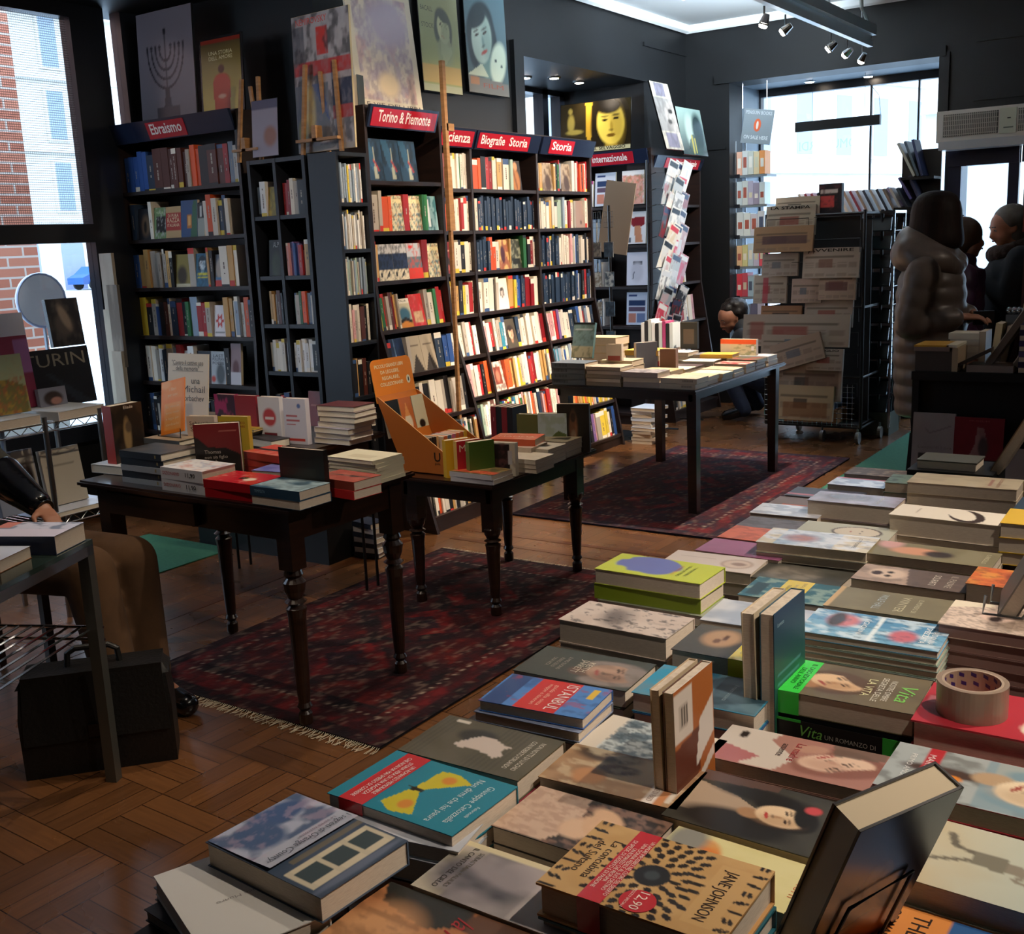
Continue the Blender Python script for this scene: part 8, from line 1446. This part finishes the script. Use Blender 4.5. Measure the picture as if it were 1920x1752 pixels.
# --- person in the plum jacket
W = Vector((-1.50, 7.15, 0)); k_ = .93
def standing(W, k, arm='down', turn=0):
    cs, sn = math.cos(turn), math.sin(turn)
    R = lambda x, y, z: W+Vector(((x*cs-y*sn)*k, (x*sn+y*cs)*k, z*k))
    J = dict(pelvis=R(0, 0, .98), chest=R(0, 0, 1.28), neck=R(.01, 0, 1.46), head=R(.03, 0, 1.60), shL=R(0, .19, 1.38), shR=R(0, -.19, 1.38), elL=R(-.02, .25, 1.10), elR=R(-.02, -.25, 1.10), wrL=R(.10, .24, .88), wrR=R(.10, -.24, .88), hipL=R(0, .09, .92), hipR=R(0, -.09, .92), knL=R(.02, .10, .50), knR=R(.02, -.10, .50), anL=R(-.01, .10, .09), anR=R(-.01, -.10, .09), toL=R(.14, .11, .035), toR=R(.14, -.11, .035))
    return J, R
J, R = standing(W, k_, turn=math.radians(20))
o, V = person('person in a plum padded jacket half hidden behind the grey-brown coat', J, (.94, .34, 0), hands=[('L', (.2, 0, -1), (0, 1, 0), 1), ('R', (.2, 0, -1), (0, -1, 0), -1)], s=k_, vox=.013)
PLUM = mat('plum_nylon', '3c1c38', .5, noise='321630', nscale=5, bump=.2)
b = MB()
quilt(b, W, .72, 1.32, lambda z: (.15, .20-.05*max(0, (z-1.22)/.1)))
b.ball(R(.01, 0, 1.47), (.09, .10, .06))
for q in 'LR': sleeve(b, [V['sh'+q], V['el'+q], V['wr'+q]], [.085, .072, .052], 1)
soft(b, 'padded_jacket', PLUM, o, .014, 2)
b = MB(); b.ball(V['head']+Vector((-.02, -.005, .04)), (.118, .112, .108)); b.ball(V['head']+Vector((-.05, 0, -.02)), (.09, .105, .10)); soft(b, 'hair', mat('light_brown_hair', '5c4434', .5, noise='483426', nscale=14, bump=.4), o, .011, 2)
b = MB()
for q in 'LR': sleeve(b, [V['hip'+q], V['kn'+q], V['an'+q]], [.105, .078, .065])
soft(b, 'trousers', JEANS, o, .014, 2)
for q in 'LR': b = MB(); sleeve(b, [V['an'+q], V['to'+q]], [.052, .044]); soft(b, 'shoe', BOOT, o, .011, 2)
q = MB(); q.face([(0, 0, 0), (.05, 0, .004), (.05, 0, .03), (0, 0, .026)], 'a0405c'); q.build('chest_emblem', PRINT, o).location = W+Vector((.03, -.235, 1.18))
# --- older person with grey hair
W = Vector((-1.26, 7.55, 0)); J, R = standing(W, .985, turn=math.radians(200))
J['wrL'] = R(.20, .02, 1.28); J['elL'] = R(.06, .22, 1.12); J['head'] = R(.05, 0, 1.575)
o, V = person('older person with short grey hair, brown fur collar and dark coat, looking down', J, (-.95, -.3, 0), hands=[('L', R(1, 0, .3)-W, R(0, 1, 0)-W, 1), ('R', (0, 0, -1), (0, 1, 0), -1)], vox=.011, look=(-.80, -.50, -.25), curl=.7)
b = MB(); b.ball(V['head']+Vector((.022, .015, .052)), (.116, .112, .100)); b.ball(V['head']+Vector((.055, .03, -.01)), (.088, .095, .095)); soft(b, 'grey_hair', mat('grey_hair', '6c665e', .6, noise='56514a', nscale=20, bump=.4), o, .010, 2)
DARKC = mat('dark_wool_coat', '17181d', .9, noise='1c1e24', nscale=8)
b = MB(); cap(b, R(0, 0, .55), .22, R(0, 0, 1.25), .185); b.ball(R(0, 0, 1.30), (.17, .22, .14))
for q in 'LR': sleeve(b, [V['sh'+q], V['el'+q], V['wr'+q]+(V['el'+q]-V['wr'+q]).normalized()*.02], [.088, .074, .055])
soft(b, 'coat', DARKC, o, .014, 2)
b = MB(); 
for k in range(16): a = k*math.pi/8; b.ball(R(.02+.10*math.cos(a), .12*math.sin(a), 1.44-.03*math.cos(a)), .055)
soft(b, 'fur_collar', mat('brown_fur', '3c2a22', .95, noise='2a1c16', nscale=40, bump=1), o, .013, 1)
b = MB()
for q in 'LR': sleeve(b, [V['hip'+q], V['kn'+q], V['an'+q]], [.105, .078, .065])
soft(b, 'trousers', JEANS, o, .014, 2)
for q in 'LR': b = MB(); sleeve(b, [V['an'+q], V['to'+q]], [.052, .044]); soft(b, 'shoe', BOOT, o, .011, 2)
# --- crouching person by the far window
W = Vector((-3.53, 9.02, 0))
J = dict(pelvis=W+Vector((.12, 0, .36)), chest=W+Vector((-.02, -.03, .66)), neck=W+Vector((-.12, -.06, .80)), head=W+Vector((-.215, -.09, .87)), shL=W+Vector((-.06, -.21, .72)), shR=W+Vector((-.02, .15, .72)), elL=W+Vector((-.18, -.26, .50)), elR=W+Vector((-.18, .2, .50)), wrL=W+Vector((-.36, -.18, .46)), wrR=W+Vector((-.38, .12, .46)), hipL=W+Vector((.10, -.10, .34)), hipR=W+Vector((.10, .10, .34)), knL=W+Vector((-.22, -.20, .46)), knR=W+Vector((-.24, .18, .42)), anL=W+Vector((-.04, -.20, .09)), anR=W+Vector((-.06, .16, .09)), toL=W+Vector((-.20, -.22, .035)), toR=W+Vector((-.22, .16, .035)))
o, V = person('person with dark curly hair in a dark jacket and jeans crouching behind the far table', J, (-1, -.3, 0), hands=[('L', (-1, .2, -.2), (0, 0, 1), -1), ('R', (-1, -.2, -.2), (0, 0, 1), 1)], vox=.012, look=(-.5, -.75, -.45))
b = MB(); rr = uniq(3)
for k in range(40): a, e = rr.uniform(0, 6.3), rr.uniform(-.1, 1.5); b.ball(V['head']+Vector((.022, .03, .055))+Vector((math.cos(a)*math.cos(e), math.sin(a)*math.cos(e), math.sin(e)))*.098, .030)
b.ball(V['head']+Vector((.035, .045, .065)), .116); soft(b, 'curly_hair', mat('dark_hair', '120d0b', .5, bump=.6, nscale=30), o, .010, 1)
b = MB(); SL = mat('slate_jacket', '20252c', .7, noise='191d23', nscale=6)
cap(b, V['pelvis'], .17, V['chest'], .175); cap(b, V['chest'], .16, V['neck'], .08)
for q in 'LR': sleeve(b, [V['sh'+q], V['el'+q], V['wr'+q]], [.08, .065, .048])
soft(b, 'jacket', SL, o, .013, 3)
b = MB()
for q in 'LR': sleeve(b, [V['hip'+q], V['kn'+q], V['an'+q]], [.105, .08, .062])
soft(b, 'jeans', mat('blue_jeans', '1c2840', .9, noise='161f33', nscale=20), o, .013, 2)
for q in 'LR': b = MB(); sleeve(b, [V['an'+q], V['to'+q]], [.055, .045]); soft(b, 'shoe', BOOT, o, .011, 2)
# --- seated man at the left edge
W = Vector((-3.78, 2.20, 0))
J = dict(pelvis=Vector((-3.86, 2.08, .55)), chest=Vector((-4.05, 1.97, .90)), neck=Vector((-4.13, 1.90, 1.12)), head=Vector((-4.10, 1.89, 1.27)), shL=Vector((-4.00, 2.14, .99)), shR=Vector((-3.96, 1.80, 1.0)), elL=Vector((-3.80, 2.20, .83)), elR=Vector((-3.85, 1.86, .78)), wrL=Vector((-3.56, 2.20, .735)), wrR=Vector((-3.62, 2.00, .68)), hipL=W+Vector((.0, .06, .53)), hipR=W+Vector((.0, -.12, .53)), knL=W+Vector((.50, .14, .535)), knR=W+Vector((.52, -.05, .55)), anL=W+Vector((.56, .13, .09)), anR=W+Vector((.60, -.03, .09)), toL=W+Vector((.75, .12, .04)), toR=W+Vector((.80, -.05, .04)))
o, V = person('seated person in olive jacket with shiny black sleeves and brown trousers, hand on lap', J, (1, -.1, 0), hands=[('L', (1, -.25, -.35), (.2, 0, 1), -1), ('R', (1, .2, -.3), (.2, 0, 1), 1)], vox=.008, look=(.9, -.1, -.45), curl=.45)
b = MB(); b.ball(V['head']+Vector((-.03, 0, .05)), (.112, .108, .10)); soft(b, 'hair', mat('grey_hair'), o, .010, 2)
OLIVE = mat('olive_wool', '24221a', .9, noise='2c2a20', nscale=10)
b = MB(); cap(b, V['pelvis']+Vector((-.02, 0, -.02)), .15, V['chest'], .16); b.ball(V['chest'], (.15, .20, .16)); cap(b, V['chest'], .15, V['neck'], .085); b.ball(V['pelvis']+Vector((.08, 0, .02)), (.15, .18, .12)); cap(b, V['shR'], .085, V['elR'], .075); cap(b, V['shL'], .085, V['elL'], .075); soft(b, 'jacket', OLIVE, o, .013, 3)
b = MB(); LS = mat('shiny_black_leather', '0c0d12', .16, coat=.8)
for q in 'LR': e_, w_ = V['el'+q], V['wr'+q]; sleeve(b, [e_, w_-(w_-e_).normalized()*.035], [.080, .050])
soft(b, 'leather_sleeves', LS, o, .011, 2)
b = MB(); TR = mat('brown_corduroy', '5c4026', .9, noise='4a331e', nscale=8, bump=.3)
for q in 'LR': sleeve(b, [V['hip'+q], V['kn'+q], V['an'+q]+Vector((-.01, 0, .03))], [.105, .092, .074])
soft(b, 'trousers', TR, o, .013, 3)
for q in 'LR': b = MB(); sleeve(b, [V['an'+q]+Vector((0, 0, -.03)), V['to'+q]], [.050, .042]); soft(b, 'shoe', BOOT, o, .009, 2)
b = MB(); w_ = V['wrL']; dv = (V['wrL']-V['elL']).normalized(); b.tube([w_-dv*.012, w_+dv*.012], .036, 18); b.build('watch_strap', LS, o); b = MB(); b.tube([w_+Vector((0, 0, .034)), w_+Vector((0, 0, .042))], .019, 18); b.build('watch_face', CHROME, o)
th = thing('chair', (-3.92, 2.10, 0), 'plain dark chair under the seated person', 'chair')
b = MB(); b.box((-.22, -.2, .405), (.2, .2, .435)); b.build('seat', WOODD, th); b = MB(); b.box((-.30, -.19, .435), (-.275, .19, .85)); b.build('backrest', WOODD, th)
for a_ in (-.2, .16):
    for c_ in (-.18, .15): b = MB(); b.box((a_, c_, 0), (a_+.03, c_+.03, .405)); b.build('leg', WOODD, th)
# ---------------------------------------------------------------- the smallest of the books become one object
bpy.context.view_layer.update()
INV = cam.matrix_world.inverted(); FPX = 2037.6
def view_area(o):
    obs = [o]+list(o.children_recursive); xs, ys = [], []
    for q in obs:
        if q.type != 'MESH': continue
        for c in q.bound_box:
            p = INV @ (q.matrix_world @ Vector(c))
            if p.z > -.05: continue
            xs.append(960+FPX*p.x/-p.z); ys.append(876-FPX*p.y/-p.z)
    if not xs: return 0
    w = min(1920, max(xs))-max(0, min(xs)); h = min(1752, max(ys))-max(0, min(ys))
    return max(0, w)*max(0, h)
allb = [o for o in COL.objects if o.parent is None and o.get('category') == 'book']
hidden = lambda o: 1 if 'copy under' in o['label'] and ('third' in o['label'] or 'fourth' in o['label'] or 'fifth' in o['label'] or 'sixth' in o['label'] or 'seventh' in o['label'] or 'bottom' in o['label']) else 0
allb.sort(key=lambda o: -view_area(o)*(.35 if hidden(o) else 1))
ATTR = {m.name for m in (PRINT, GLOSSY, MATTE, CLOTH)}
for o in allb[298:]:
    for q in [o]+list(o.children_recursive):
        if q.type != 'MESH': continue
        me = q.data; M = q.matrix_world; base = len(STUFF.V)
        STUFF.V.extend([tuple(M @ v.co) for v in me.vertices])
        at = me.materials[0].name in ATTR; ca = me.color_attributes['Col'].data; k = lin('cdbca4')
        for p in me.polygons:
            STUFF.F.append(tuple(base+v for v in p.vertices)); STUFF.M.append(0)
            STUFF.C.extend([tuple(ca[i].color)[:3] for i in p.loop_indices] if at else [k]*p.loop_total)
    for q in [o]+list(o.children_recursive): D.objects.remove(q)
o = STUFF.build('shelved_books', PRINT); tag(o, 'the many smaller spines and under-copies filling the lower and farther shelves and piles', 'books', kind='stuff')
